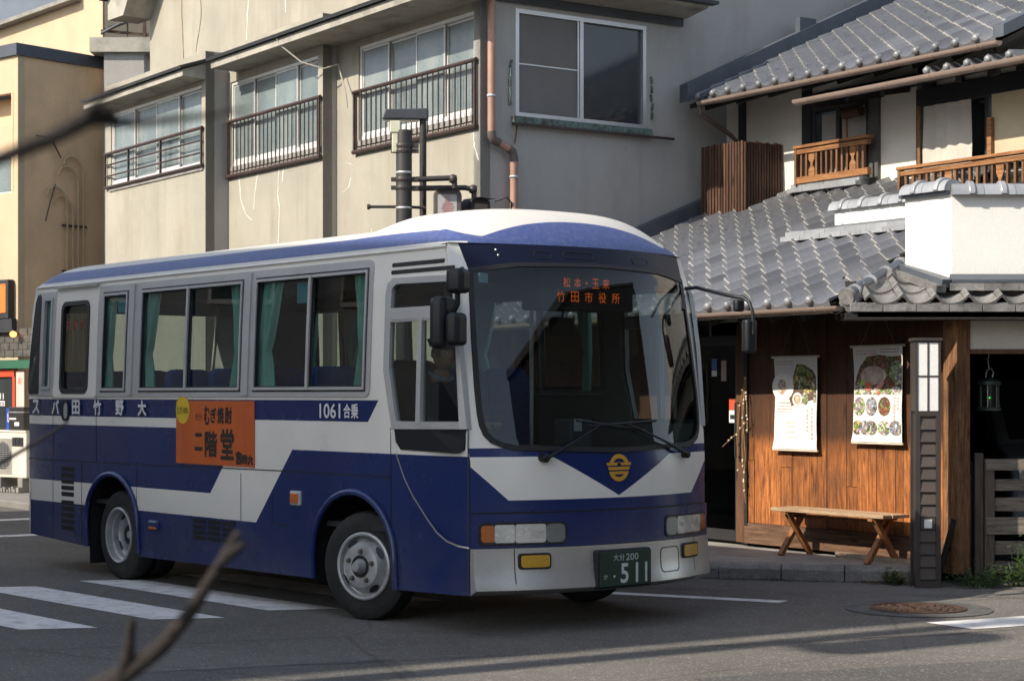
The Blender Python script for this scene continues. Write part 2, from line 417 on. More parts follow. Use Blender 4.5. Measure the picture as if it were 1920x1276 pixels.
M_patch = asphalt_mat('asphalt_patch', (.070, .068, .065), (.22, .21, .2)); M_tar = pm('tar_seam', (.03, .029, .028), .6, var=.3)
for pts in ([(-1.9, 9.4), (-.3, 10.0), (-.75, 11.6), (-2.3, 11.0)], [(1.3, 10.1), (5.0, 11.5), (4.75, 12.2), (1.05, 10.8)]): flat('road_patch', pts, M_patch, z=.003, kind='structure')
for a_, b_ in (((-3.4, 10.6), (2.9, 12.75)), ((1.0, 15.9), (4.6, 14.9)), ((2.9, 12.75), (6.4, 14.6))):
    mb = MB(); p0, p1 = Vector(a_), Vector(b_); d = (p1 - p0).normalized(); q_ = Vector((-d.y, d.x)); L = (p1 - p0).length; N = int(L / .15); pp = [p0 + d * L * k / N + q_ * rnd.gauss(0, .012) for k in range(N + 1)]
    for u0, u1 in zip(pp, pp[1:]):
        w = rnd.uniform(.003, .009); mb.add([(*(u0 - q_ * w), .0045), (*(u1 - q_ * w), .0045), (*(u1 + q_ * w), .0045), (*(u0 + q_ * w), .0045)], [(0, 1, 2, 3)])
    tag(mb.build('road_joint', M_tar, recalc=False), kind='structure')

# raised kerb and paving in front of the wooden house
def kerb_slab(name, pts, z, mat, kmat=None):
    mb = MB().prism(pts, lambda p, q, d: (p, q, d), -.05, z); o = mb.build(name, mat, bevel=.02); return tag(o, kind='structure')
kerb_slab('pavement', [(-.6, 19.6), (1.0, 17.28), (1.86, 16.80), (3.42, 16.42), (3.72, 16.50), (3.80, 16.9), (2.0, 19.6), (.6, 22.0), (-.2, 21.2)], .135, M_conc)
kp = [Vector((.86, 17.22)), Vector((1.84, 16.64)), Vector((3.46, 16.26)), Vector((3.76, 16.42))]
for i, (a, b_) in enumerate(zip(kp, kp[1:])):
    d = (b_ - a).normalized(); nq = Vector((-d.y, d.x)); L = (b_ - a).length; q = max(1, round(L / .6))
    for k in range(q):
        p0 = a + d * (L * k / q + .004); p1 = a + d * (L * (k + 1) / q - .004)
        mbk = MB().prism([(0, 0), (.17, 0), (.17, .14 + rnd.uniform(-.006, .006)), (.035, .138), (0, .10)],
                         lambda x, z, t, p0=p0, p1=p1: ((p0 if t == 0 else p1) + nq * x).to_3d() + Vector((0, 0, z)), 0, 1)
        tag(mbk.build('kerb', M_kerb, bevel=.006), kind='structure')
# pavement along the plaster building and the far corner
kerb_slab('pavement', [(-1.2, 18.2), (-9.5, 30.4), (-7.6, 31.7), (-.4, 21.8), (.3, 21.2)], .10, M_pave)
kerb_slab('pavement', [(-9.4, 28.6), (-16, 26.0), (-18, 31), (-9.2, 34), (-7.9, 31.9)], .12, M_conc)
# moss and dead leaves along the kerb
M_leafd = pm('dead_leaf', (.10, .055, .03), .8, inst=.3)
mb = MB()
for i in range(260):
    t = rnd.random(); p = Vector((1.9, 16.62)).lerp(Vector((3.44, 16.20)), t if rnd.random() < .5 else .75 + .25 * rnd.random()) + Vector((rnd.gauss(0, .04), rnd.gauss(-.03, .045)))
    a = rnd.random() * 6.28; s = rnd.uniform(.008, .022); z = .006 + rnd.random() * .012
    mb.add([(p.x + s * math.cos(a), p.y + s * math.sin(a), z), (p.x - s * .5 * math.sin(a), p.y + s * .5 * math.cos(a), z + .006), (p.x - s * math.cos(a), p.y - s * math.sin(a), z + .003), (p.x + s * .5 * math.sin(a), p.y - s * .5 * math.cos(a), z + .004)], [(0, 1, 2, 3)])
tag(mb.build('leaf_litter', M_leafd, recalc=False), 'dry brown leaves and grit lying along the kerb foot', 'leaf litter', kind='stuff')
M_leaf = pm('weed_leaf', (.075, .12, .022), .5, var=.3, vscale=12, inst=.1)
M_leaf2 = pm('weed_leaf_dark', (.045, .085, .02), .5, var=.3, vscale=12, inst=.1)
def weed(x, y, w, h, n, label, mat, blade=.05, z0=0.):
    f = Fr(x, y, z0); mb = MB(); st = MB()
    for i in range(n):
        a = rnd.random() * 6.28; r = w * math.sqrt(rnd.random()); bx, by = r * .45 * math.cos(a), r * .45 * math.sin(a)
        tip = Vector((r * math.cos(a), r * math.sin(a), h * rnd.uniform(.35, 1) * (1.05 - r / w * .6)))
        st.tube([(bx, by, 0), ((bx + tip.x) / 2, (by + tip.y) / 2, tip.z * .6), tuple(tip)], [.003, .0025, .0015], 4)
        for q in range(5):
            c = Vector((bx, by, 0)).lerp(tip, .3 + .175 * q) + Vector((0, 0, tip.z * .1)); aa = a + rnd.uniform(-1.6, 1.6); l = blade * rnd.uniform(.6, 1.25)
            d = Vector((math.cos(aa), math.sin(aa), rnd.uniform(-.3, .6))).normalized(); s = d.cross(Vector((0, 0, 1))).normalized() * l * .26
            mb.add([c, c + d * l * .5 + s, c + d * l, c + d * l * .5 - s + Vector((0, 0, .004))], [(0, 1, 2, 3)])
    t = thing('weed', label, 'plant', f, 'weeds along the kerb and fence')
    tag(mb.build('leaf_mass', mat, t, f, recalc=False), kind='stuff'); st.build('stem', mat, t, f); return t
weed(3.27, 16.14, .13, .17, 26, 'small tuft of weeds with yellowing blades at the kerb foot', M_leaf2, .06)
weed(3.98, 15.98, .30, .24, 60, 'leafy green weeds right beside the foot of the lantern post', M_leaf2, .055)
weed(4.34, 16.02, .19, .42, 40, 'tall weeds growing before the end post of the timber fence', M_leaf2, .055)
weed(4.80, 16.1, .22, .34, 44, 'bright sunlit weeds at the right edge by the grey fence', M_leaf, .06)
# ------------------------------------------------------------------ grey plaster building (two street faces)
PI = math.pi
def frame_az(ox, oy, az): # x = t direction, y = z cross t
    a = math.radians(az); t = (math.sin(a), math.cos(a)); return Fr(ox, oy, .04, math.atan2(t[1], t[0]))
FB = frame_az(-.37, 21.7, -34)                      # x back along the lit face, y outwards to the street, z up
M_plas = pm('plaster_grey', (.36, .338, .278), .9, var=.13, vscale=.9, fine=38, finevar=.05, bmp=.25, bscale=120, stain=[((.25, .215, .165), 1.6, (1.4, 1.4, .35), .5, .78, .55), ((.20, .175, .14), 2.2, (2.2, 2.2, .16), .53, .74, .34), ((.30, .22, .13), 1.1, (1.5, 1.5, .3), .58, .8, .5)])
M_plasR = pm('plaster_grey_side', (.385, .375, .355), .9, var=.07, vscale=.8, fine=38, finevar=.05, bmp=.3, bscale=90, stain=[((.26, .245, .22), 1.4, (1.2, 1.2, .5), .5, .8, .5), ((.24, .225, .20), 2.0, (2.2, 2.2, .15), .54, .76, .3)])
M_eave = pm('eave_plaster', (.38, .36, .31), .9, var=.15, vscale=2, stain=((.12, .11, .10), 2.2, (1, 1, 1), .5, .72, .7))
M_dark = pm('dark_metal', (.045, .046, .05), .5, .4, var=.2, finevar=.2)
M_brown = pm('brown_rail_paint', (.055, .035, .032), .55, .2, var=.3, vscale=8, stain=((.16, .06, .03), 9, (1, 1, 1), .55, .75, .7))
M_alu = pm('aluminium', (.62, .62, .62), .42, .75, var=.08, finevar=.06)
M_aluw = pm('sash_white', (.70, .69, .67), .45, .2, var=.06)
M_frost = pm('frosted_pane', (.15, .185, .185), .2, 0, var=.25, vscale=.9, finevar=.12, fine=30, spec=.55, bmp=.06, bscale=160, stain=((.34, .36, .34), 2.2, (1, 1, .7), .45, .75, .55))
M_screen = pm('insect_screen', (.16, .155, .15), .8, var=.06)
M_panedk = pm('dark_pane', (.035, .04, .045), .08, 0, spec=.6, var=.25, vscale=1.2)
M_pipe = pm('copper_brown_pipe', (.40, .235, .175), .5, .1, var=.15, vscale=4)
M_pipedk = pm('pipe_joint', (.13, .10, .09), .5, .1)
M_crackw = pm('crack_filler', (.72, .70, .66), .8)
M_crackb = pm('crack_dark', (.10, .09, .08), .9)
M_copper = pm('green_copper', (.12, .19, .175), .7, .2, var=.4, vscale=20, stain=((.07, .045, .035), 9, (1, 1, 1), .45, .62, .9))
gb = thing('plaster_building', 'grey plaster two storey corner building with sunlit street face and eaves', 'building', FB)

def wall_poly(name, rect, holes, y, mat, parent, fr, thick=.14, face='y'):
    """wall in the plane y (outer) with rectangular openings"""
    x0, x1, z0, z1 = rect
    polys = [[(a, c), (b, c), (b, d), (a, d)] for a, b, c, d in holes]
    fs = [f for f in sheet(x0, x1, z0, z1, 2.4, 2.4, polys) if not any(pip(p, *cen(f)) for p in polys)]
    if face == 'y': fo = lambda a, b: (a, y, b); fi = lambda a, b: (a, y - thick, b)
    else: fo = lambda a, b: (y, -a, b); fi = lambda a, b: (y + thick, -a, b)
    return emit(MB(), fs, fo, fi).build(name, mat, parent, fr)

# street face: three bays, each standing a little further out towards the back
BY = (.0, .21, .57)                                 # how far out each bay stands
w1 = (.13, 2.88, 4.87, 6.09); w2 = (3.55, 6.24, 4.86, 6.07); w3 = (6.42, 9.84, 4.88, 6.04)
wall_poly('wall', (0, 3.46, -.04, 6.6), [w1], BY[0], M_plas, gb, FB)
wall_poly('wall', (3.46, 6.31, -.04, 6.6), [w2], BY[1], M_plas, gb, FB)
wall_poly('wall', (6.31, 10.08, -.04, 6.5), [w3], BY[2], M_plas, gb, FB)
MB().box(3.46, 3.60, -.14, .205, -.04, 6.6).build('wall', M_plasR, gb, FB)      # return between the bays
MB().box(6.31, 6.45, .05, .565, -.04, 6.5).build('wall', M_plasR, gb, FB)
MB().box(9.94, 10.075, -.3, .43, -.04, 6.5).build('wall', M_plasR, gb, FB); MB().box(9.55, 9.74, -11, -.21, -.04, 7.9).build('wall', M_plasR, gb, FB)
# side face round the corner, in shade; x = 0 plane, running away from the camera
wall_poly('wall', (.0, 12, -.04, 9.2), [(.50, 2.45, 4.88, 6.15)], 0, M_plasR, gb, FB, face='x')
MB().box(0.02, 10, -12, -11.8, -.04, 9.2).build('wall', M_plasR, gb, FB)
# upper wall set behind the eaves, up to the gable
MB().prism([(0.02, 6.4), (9.75, 6.4), (9.75, 7.95), (8.2, 9.0), (0.02, 9.2)], lambda x, z, y: (x, y, z), -.05, -.2).build('upper_wall', M_plas, gb, FB)
MB().box(.05, 9.7, -11.7, -.1, 6.3, 6.36).build('floor_slab', M_plasR, gb, FB)
MB().box(.05, 9.9, -11.7, -.3, 3.3, 3.45).build('floor_slab', M_plasR, gb, FB)
MB().box(.0, 9.94, -11.7, -.2, 9.18, 9.3).build('roof', M_dark, gb, FB)
# gable eave end at the far left top: a plastered beam with a roof edge
mb = MB().prism([(9.72, 7.60), (10.35, 7.62), (10.35, 7.95), (7.5, 9.6), (6.9, 9.6), (9.2, 8.2)], lambda x, z, y: (x, y, z), -.1, .42)
mb.build('gable_eave', M_eave, gb, FB)
MB().prism([(10.40, 7.93), (10.47, 8.02), (7.5, 9.8), (7.4, 9.72)], lambda x, z, y: (x, y, z), -.15, .55).build('roof_edge', M_dark, gb, FB)
# canopy eaves over the first floor windows
def canopy(x0, x1, yb, out, z, th, end=False):
    MB().prism([(yb - .02, z - .02), (yb + out, z), (yb + out, z + th), (yb - .1, z + th + .16)], lambda y, zz, x: (x, y, zz), x0, x1).build('canopy', M_eave, gb, FB)
    MB().prism([(yb - .1, z + th + .164), (yb + out + .05, z + th + .004), (yb + out + .06, z + th + .045), (yb - .1, z + th + .215)], lambda y, zz, x: (x, y, zz), x0 - .04, x1 + .05).build('canopy_flashing', M_dark, gb, FB)
canopy(-.25, 6.02, .0, .62, 6.20, .10)
canopy(6.31, 10.10, .57, .35, 6.115, .09)
# side canopy over the window round the corner
mb = MB().prism([(-.45, 6.36), (-.02, 6.30), (-.02, 6.42), (-.5, 6.40)], lambda x, z, y: (x, -y, z), .1, 3.05); mb.build('canopy', M_eave, gb, FB)
MB().box(-.62, -.48, -3.1, -.05, 6.39, 6.43).build('canopy_flashing', M_dark, gb, FB)
MB().box(-.05, -.03, -3.0, -.02, 6.2, 6.3).build('canopy', M_dark, gb, FB)

def sash_window(x0, x1, z0, z1, y, panes, fr, P, mat, depth=.05, tag_=None, lit=True):
    """sliding window: outer frame with panes as sub-parts"""
    f = MB(); w = .045
    f.box(x0, x1, y - .12, y - .02, z0, z0 + w * 1.3); f.box(x0, x1, y - .12, y - .02, z1 - w, z1)
    f.box(x0, x0 + w, y - .118, y - .022, z0 + w * 1.3, z1 - w); f.box(x1 - w, x1, y - .118, y - .022, z0 + w * 1.3, z1 - w)
    n = len(panes); xx = x0 + w; W = (x1 - x0 - 2 * w) / n
    o = f.build('window', M_aluw, P, fr)
    for i, pm_ in enumerate(panes):
        a, b = x0 + w + W * i, x0 + w + W * (i + 1); yy = y - (.05 if i % 2 else .085)
        s = MB(); q = .02
        s.box(a + .001, a + q, yy - .012, yy + .012, z0 + w * 1.3, z1 - w); s.box(b - q, b - .001, yy - .012, yy + .012, z0 + w * 1.3, z1 - w)
        s.box(a + q, b - q, yy - .011, yy + .011, z0 + w * 1.3, z0 + w * 1.3 + .045); s.box(a + q, b - q, yy - .011, yy + .011, z1 - w - .025, z1 - w)
        s.build('sash', M_aluw, o, fr)
        MB().box(a + q, b - q, yy - .004, yy + .004, z0 + w * 1.3 + .045, z1 - w - .025).build('pane', pm_, o, fr)
    return o
sash_window(*w1, BY[0], [M_frost] * 4, FB, gb, None)
sash_window(*w2, BY[1], [M_frost] * 4, FB, gb, None)
sash_window(*w3, BY[2], [M_frost] * 4, FB, gb, None)
# window sills
for (a, b, c, d), y in ((w1, 0), (w2, .21), (w3, .57)):
    MB().box(a - .05, b + .05, y - .1, y + .02, c - .07, c - .004).build('window_sill', M_conc, gb, FB)
# barred railings: top rail, bottom rail, every bar its own piece
def railing(x0, x1, y, zt, zb, nb, horiz=False):
    f = MB(); f.tube([(x0, y, zt), (x1, y, zt)], .026, 8); f.tube([(x0, y, zb), (x1, y, zb)], .03 if not horiz else .024, 8)
    for x in (x0 + .03, x1 - .03):
        f.bar((x, y, zb + .02), (x, y, zt - .015), .03, .03, (0, 1, 0)); f.bar((x, y - .06, zt), (x, y - .01, zt), .02, .02); f.bar((x, y - .06, zb), (x, y - .01, zb), .02, .02)
    r = f.build('window_railing', M_brown, gb, FB, smooth=40)
    if horiz:
        for k in (1, 2): MB().tube([(x0 + .02, y, zb + (zt - zb) * k / 3), (x1 - .02, y, zb + (zt - zb) * k / 3)], .014, 6).build('bar', M_brown, r, FB)
        for k in (1, 2): MB().bar((x0 + (x1 - x0) * k / 3 + .25, y, zb + .02), (x0 + (x1 - x0) * k / 3 + .25, y, zt - .02), .03, .03, (0, 1, 0)).build('bar', M_brown, r, FB)
    else:
        for k in range(nb):
            x = x0 + (x1 - x0) * (k + .7) / (nb + .4); MB().bar((x, y, zb + .02), (x, y, zt - .02), .013, .013, (0, 1, 0)).build('bar', M_brown, r, FB)
railing(.03, 2.96, .035, 5.50, 4.73, 23)
railing(3.46, 6.29, .245, 5.50, 4.72, 23)
railing(6.34, 10.03, .605, 5.41, 4.88, 0, True)
# side window with big sliding panes, one screened, one dark
sw = MB(); a, b, c, d = .50, 2.45, 4.88, 6.15; w = .05
for q in ((a, b, c, c + w), (a, b, d - w, d)): sw.box(.0, .10, -q[1], -q[0], q[2], q[3])
for q in ((a, a + w), (b - w, b), (1.44, 1.49)): sw.box(.002, .098, -q[1], -q[0], c + w, d - w)
sw = sw.build('window', M_alu, gb, FB)
MB().box(.03, .034, -1.44, -a - w, c + w, d - w).build('pane', M_screen, sw, FB)
MB().box(.02, .03, -1.44, -a - w, 5.50, 5.515).build('pane_bar', M_alu, sw, FB)
MB().box(.015, .035, -1.435, -1.41, c + w, d - w).build('pane_bar', M_alu, sw, FB)
MB().box(.055, .06, -b + w, -1.49, c + w, d - w).build('pane', M_panedk, sw, FB)
mb = MB().box(-.06, .03, -2.5, -.44, 4.79, 4.875); mb.build('window_sill', M_copper, gb, FB)
mb = MB().box(-.10, -.07, -2.82, -.40, 4.76, 4.79); mb.bar((-.085, -2.62, 4.77), (-.085, -2.62, 4.62), .015, .02); mb.bar((-.085, -.46, 4.77), (-.03, -.46, 4.55), .015, .02); mb.build('sill_rail', M_brown, gb, FB)
for yy in (-.41, -2.52):
    mb = MB()
    for k in range(5): mb.bar((-.02, yy, 5.0 + .11 * k), (-.02, yy + rnd.uniform(-.02, .02), 5.09 + .11 * k), .03, .018)
    mb.bar((-.05, yy, 5.0), (-.05, yy, 5.5), .012, .012); mb.build('hinge_strap', M_copper, gb, FB)
# brown rainwater pipe at the corner with two bends
dp = MB().tube([(-.10, -.09, 9.0), (-.10, -.09, 4.70), (-.10, -.09, 4.64)], .045, 12); dp = dp.build('drainpipe', M_pipe, gb, FB, smooth=40)
MB().tube([(-.10, -.09, 4.66), (-.10, -.095, 4.60), (-.10, -.12, 4.56), (-.10, -.20, 4.53)], .05, 12).build('elbow', M_pipedk, dp, FB, smooth=40)
MB().tube([(-.10, -.19, 4.533), (-.10, -.36, 4.46)], .045, 12).build('pipe_run', M_pipe, dp, FB, smooth=40)
MB().tube([(-.10, -.33, 4.475), (-.10, -.39, 4.44), (-.10, -.405, 4.38), (-.10, -.405, 4.33)], .05, 12).build('elbow', M_pipedk, dp, FB, smooth=40)
MB().tube([(-.10, -.405, 4.35), (-.10, -.405, 0)], .045, 12).build('pipe_run', M_pipe, dp, FB, smooth=40)
for z, y in ((5.07, -.09), (4.15, -.405)): MB().lathe([(.054, -.012), (.056, 0), (.054, .012)], (-.10, y, z), (0, 0, 1), 12).build('pipe_clip', M_alu, dp, FB)
# cracks in the plaster, filled white, two still open
def crack(pts, y, w, mat):
    mb = MB(); pp = []
    for (x0, z0), (x1, z1) in zip(pts, pts[1:]):
        for k in range(4): pp.append((x0 + (x1 - x0) * k / 4 + rnd.uniform(-.012, .012), z0 + (z1 - z0) * k / 4))
    pp.append(pts[-1])
    for (x0, z0), (x1, z1) in zip(pp, pp[1:]):
        ww = w * rnd.uniform(.5, 1.2); mb.add([(x0 - ww, y, z0), (x0 + ww, y, z0), (x1 + ww, y, z1), (x1 - ww, y, z1)], [(0, 1, 2, 3)])
    mb.build('crack', mat, gb, FB, recalc=False)
for pts in ([(5.95, 4.70), (5.92, 4.4), (5.75, 4.15), (5.55, 4.05)], [(5.35, 4.70), (5.45, 4.45), (5.5, 4.2)], [(4.72, 4.7), (4.75, 4.35), (4.70, 4.1), (4.75, 3.6), (4.7, 3.0)], [(4.58, 4.7), (4.62, 4.5)]): crack(pts, .213, .012, M_crackw)
for pts in ([(3.42, 4.62), (3.2, 4.63), (3.02, 4.58)], [(3.3, 4.25), (3.15, 4.3), (3.08, 4.42)], [(.14, 4.66), (.12, 4.5), (.03, 4.33)], [(2.55, 3.72), (2.5, 3.4), (2.52, 3.0)]): crack(pts, .003, .011, M_crackw)
for pts in ([(6.2, 7.9), (6.2, 7.2), (6.25, 6.7)], [(5.0, 8.2), (5.05, 7.4), (5.02, 6.9)], [(3.7, 8.4), (3.75, 7.7), (3.8, 7.2)], [(3.95, 7.9), (3.82, 7.55)], [(1.9, 8.2), (1.92, 7.3)]): crack(pts, -.046, .012, M_crackw)
for pts in ([(8.55, 7.95), (8.5, 7.3), (8.45, 6.75)], [(7.85, 7.75), (7.8, 7.3), (8.0, 6.8)]): crack(pts, -.046, .010, M_crackb)
# loose cable hooked under the eave
MB().tube([(3.95, .66, 6.34), (3.9, .6, 6.2), (3.6, .45, 5.95), (3.35, .25, 5.85), (3.2, .12, 5.9), (3.18, .1, 5.78), (3.0, .12, 5.5), (2.95, .12, 5.3)], .009, 5).build('loose_cable', M_eave, gb, FB)
mb = MB().tube([(-.06, -.16, 3.85), (-.13, -.28, 3.9), (-.12, -.36, 3.84), (-.08, -.38, 3.6)], .012, 6); mb.tube([(-.05, -.38, 4.3), (-.05, -.37, 3.9), (-.06, -.33, 3.6)], .004, 4); mb.build('loose_cable', M_dark, gb, FB)

# ------------------------------------------------------------------ cream concrete building at the left, with a shop below
FC = frame_az(-9.0, 34.0, -50)                      # x left along the sunlit face, y outwards
M_cream = pm('cream_render', (.56, .43, .285), .9, var=.06, vscale=.8, bmp=.2, bscale=90, stain=((.36, .26, .15), 1.2, (1, 1, .5), .52, .8, .5))
M_cream_bounce = pm('cream_render_bounce', (.76, .53, .31), .92, var=.12, vscale=.9, bmp=.25, bscale=90, stain=((.32, .22, .11), 1.1, (1, 1, .5), .5, .78, .55))  # same cream render, lightened and warmed to paint in bounce light on shaded walls
M_coping = pm('coping_metal', (.085, .095, .115), .5, .5, var=.1)
cb = thing('cream_building', 'cream rendered building, shaded side coloured with bounce light, dark roof edge, at far left', 'building', FC)
wall_poly('wall', (0, 9, -.04, 7.78), [(.16, 1.6, 5.3, 7.12), (2.2, 4.2, 5.3, 7.12)], 0, M_cream, cb, FC)
MB().box(0.005, .14, -7.0, -.141, -.04, 7.78).build('wall', M_cream_bounce, cb, FC)
MB().box(-.04, 9, -7, .06, 7.782, 8.0).build('coping', M_coping, cb, FC)
MB().box(.16, 1.6, -.5, -.4, 5.3, 7.12).build('wall', M_cream_bounce, cb, FC)
MB().box(.13, .20, -.4, .0, 5.3, 7.12).build('wall', M_cream_bounce, cb, FC)
wdw = MB().box(.16, 1.6, -.30, -.25, 5.3, 5.36); wdw.box(.16, 1.6, -.30, -.25, 6.0, 6.05); wdw = wdw.build('window', M_aluw, cb, FC)
MB().box(.16, 1.6, -.285, -.28, 5.36, 6.0).build('pane', M_frost, wdw, FC)
MB().box(.16, 1.6, -.29, -.275, 6.06, 6.6).build('pane', M_cream, wdw, FC)
# set back upper storey, its end wall in shade
MB().box(2.2, 12, -9, -3.6, 7.7, 13.0).build('upper_wall', M_cream, cb, FC)
mb = MB().prism([(2.9, 9.82), (12, 9.06), (12, 14), (2.9, 14)], lambda x, z, y: (x, y, z), -3.6, -3.4); mb.build('metal_fascia', pm('blue_grey_metal', (.13, .155, .19), .5, .3, var=.1), cb, FC)
MB().prism([(2.9, 9.74), (12, 8.98), (12, 9.06), (2.9, 9.82)], lambda x, z, y: (x, y, z), -3.6, -3.36).build('fascia_lip', M_conc, cb, FC)
# roof ledge, antenna rack between the two buildings
lb = MB().box(-.9, .0, -6.2, -5.0, 8.0, 8.25); lb.build('roof_ledge', M_eave, cb, FC)
# conduits on the shaded side (x = 0 plane, y runs away)
M_cond = pm('conduit', (.52, .40, .24), .6, var=.1)
for k, (yy, zt, zb) in enumerate(((-1.30, 5.9, 1.2), (-1.42, 6.1, 1.2), (-1.18, 5.35, 1.2), (-1.05, 5.5, 1.2))):
    pts = [(-.05, yy, zb), (-.05, yy, zt - .35)]
    for t in range(1, 7): pts.append((-.05, yy + .22 * (1 - math.cos(t * PI / 6)) + .0, zt - .35 + .30 * math.sin(t * PI / 7)))
    MB().tube(pts, .021, 7).build('conduit', M_cond, cb, FC, smooth=50)
mb = MB().bar((-.04, -1.5, 4.75), (-.04, -.95, 4.75), .03, .04); mb.bar((-.04, -1.5, 3.9), (-.04, -.95, 3.9), .03, .04); mb.build('conduit_clip', M_dark, cb, FC)
MB().tube([(-.06, -.35, 6.35), (-.08, -.6, 6.33), (-.06, -.72, 6.28), (-.06, -.9, 6.0)], .014, 5).build('loose_cable', M_dark, cb, FC)
MB().tube([(-.06, -.78, 5.5), (-.08, -.66, 5.2), (-.06, -.56, 4.8)], .012, 5).build('loose_cable', M_dark, cb, FC)
FS = FC
M_orange = pm('orange_sign_face', (.75, .16, .03), .5, var=.06, emit=((.9, .16, .02), .25))
M_red = pm('red_frame_paint', (.55, .07, .02), .5)
M_green = pm('green_awning', (.015, .10, .05), .6)
sg = thing('shop_sign', 'orange lit box sign in a dark frame high on the cream building', 'sign', FC)
MB().box(.10, 1.2, .02, .14, 3.0, 3.70).build('sign_box', M_dark, sg, FC)
MB().box(.17, 1.15, .14, .15, 3.10, 3.62).build('sign_face', M_orange, sg, FC)
MB().box(.02, 1.2, .02, .12, 2.74, 2.99).build('lower_panel', M_dark, sg, FC)
lp = thing('bulb_lamp', 'small round glowing lamp on a short arm beside the orange sign', 'lamp', FC)
MB().tube([(.08, .05, 2.78), (-.04, .14, 2.78), (-.06, .15, 2.74)], .015, 6).build('arm', M_dark, lp, FC)
MB().lathe([(.0, -.06), (.05, -.04), (.065, 0), (.05, .04), (.0, .06)], (-.07, .15, 2.70), (0, 0, 1), 10).build('bulb', glow('bulb_glow', (1, .42, .12), 2.2), lp, FC, smooth=60)
# shop front: tiled strip, green awning, red doorway frame with a dark glass door
M_tile = pm('patterned_tile', (.085, .08, .07), .5, var=.4, vscale=12)
mb = MB()
for i in range(14):
    for j in range(4):
        mb.box(-.6 + i * .14, -.6 + i * .14 + .13, .0, .02 + .006 * ((i + j) % 2), 2.30 + j * .13, 2.30 + j * .13 + .12)
tag(mb.build('wall_tile', M_tile, cb, FC), kind='stuff')
aw = MB().prism([(.02, 2.24), (.16, 2.22), (.17, 2.08), (.02, 2.10)], lambda y, z, x: (x, y, z), -.6, 2.4).build('awning', M_green, cb, FC)
dr = MB().box(-.02, 1.9, .03, .1, 1.93, 2.06); dr.box(-.05, .03, .03, .1, .1, 1.93); dr.box(1.0, 1.08, .03, .1, .1, 1.93); dr.box(-.02, 1.9, .03, .1, .70, .76)
dr = dr.build('shop_door', M_red, cb, FC)
MB().box(.03, 1.0, .045, .055, .76, 1.93).build('pane', M_panedk, dr, FC); MB().box(.03, 1.0, .045, .055, .1, .70).build('door_panel', M_dark, dr, FC)
MB().box(1.08, 1.9, .045, .055, .1, 1.93).build('pane', M_panedk, dr, FC)
M_white = pm('white_paint', (.75, .74, .72), .6, var=.05)
mb = MB(); cx, cz = .45, 1.5
for k in range(3): mb.box(cx - .10 + .085 * k, cx - .075 + .085 * k, .06, .062, cz + .02, cz + .13)
mb.box(cx - .14, cx + .14, .06, .062, cz - .03, cz - .01); mb.box(cx - .14, cx + .14, .06, .062, cz - .10, cz - .085)
for k in range(6): mb.box(cx - .13 + .045 * k, cx - .11 + .045 * k, .06, .062, cz - .08, cz - .035)
mb.build('window_decal', M_white, dr, FC)
bn = thing('menu_banner', 'narrow pale pink banner hanging beside the shop door', 'banner', FC)
MB().box(-.34, -.10, .10, .108, .95, 2.02).build('cloth', pm('banner_pink', (.72, .48, .42), .7, var=.1), bn, FC)
MB().tube([(-.36, .104, 2.025), (-.08, .104, 2.025)], .012, 6).build('rod', M_dark, bn, FC)
text('お', .12, .12, M_red, FC, basis((-.22, .111, 1.86), (-1, 0, 0), (0, 0, 1)), bn)
bt = [('食', 1.70), ('事', 1.55)]
# outdoor air conditioner, with a black box on top and a blue L plate
FA = frame_az(-7.94, 29.6, -50); FA = Fr(mat=FA.m)
ac = thing('air_conditioner', 'weathered cream outdoor air conditioner unit standing on blocks by the shop', 'air conditioner', FA)
M_acw = pm('ac_casing', (.66, .62, .53), .55, var=.1, stain=((.35, .28, .2), 4, (1, 1, 1), .55, .8, .4))
z0 = .29; MB().box(-.40, .5, -.32, 0, z0, z0 + .72).build('casing', M_acw, ac, FA, bevel=.015)
MB().box(-.40, .5, -.33, .012, z0 + .722, z0 + .75).build('lid', M_acw, ac, FA)
mb = MB()
for k in range(17): mb.box(-.02, .46, .002, .010, z0 + .06 + k * .034, z0 + .068 + k * .034)
for k in range(13): mb.box(-.02 + k * .04, -.014 + k * .04, .011, .016, z0 + .05, z0 + .62)
tag(mb.build('fan_grille', M_alu, ac, FA), kind='stuff')
MB().lathe([(.0, 0), (.22, 0)], (.22, .003, z0 + .34), (0, 1, 0), 24).build('fan_opening', M_panedk, ac, FA)
for k in range(3): MB().box(-.32 + .1 * k, -.24 + .1 * k, .0, .012, z0 + .50, z0 + .64).build('vent', M_dark, ac, FA)
mb = MB().box(-.32, -.2, -.34, .02, .06, z0); mb.box(.26, .38, -.34, .02, .06, z0); mb.build('foot_block', M_conc, ac, FA)
mb = MB()
for k in range(14): mb.box(-.38 + .06 * k, -.34 + .06 * k, .02, .10 + .05 * rnd.random(), .07, .11 + .05 * rnd.random())
mb.build('stone', M_conc, ac, FA)
bx = thing('black_box', 'black plastic box with two small labels standing on the air conditioner', 'box', FA)
MB().box(-.30, .10, -.26, -.02, z0 + .75, z0 + 1.12).build('case', pm('black_plastic', (.03, .03, .03), .4), bx, FA, bevel=.012)
MB().box(-.30, .10, -.262, -.016, z0 + 1.03, z0 + 1.045).build('lid_seam', M_alu, bx, FA)
mb = MB().box(-.18, -.06, -.02, -.017, z0 + .82, z0 + .88); mb.box(-.10, .08, -.02, -.017, z0 + .92, z0 + .945); mb.build('sticker', M_white, bx, FA)
lpq = thing('blue_plate', 'small blue plate with a white L behind the black box', 'sign', FA)
MB().box(.12, .26, -.10, -.09, z0 + .751, z0 + 1.10).build('plate', pm('blue_plate', (.02, .08, .45), .5), lpq, FA)
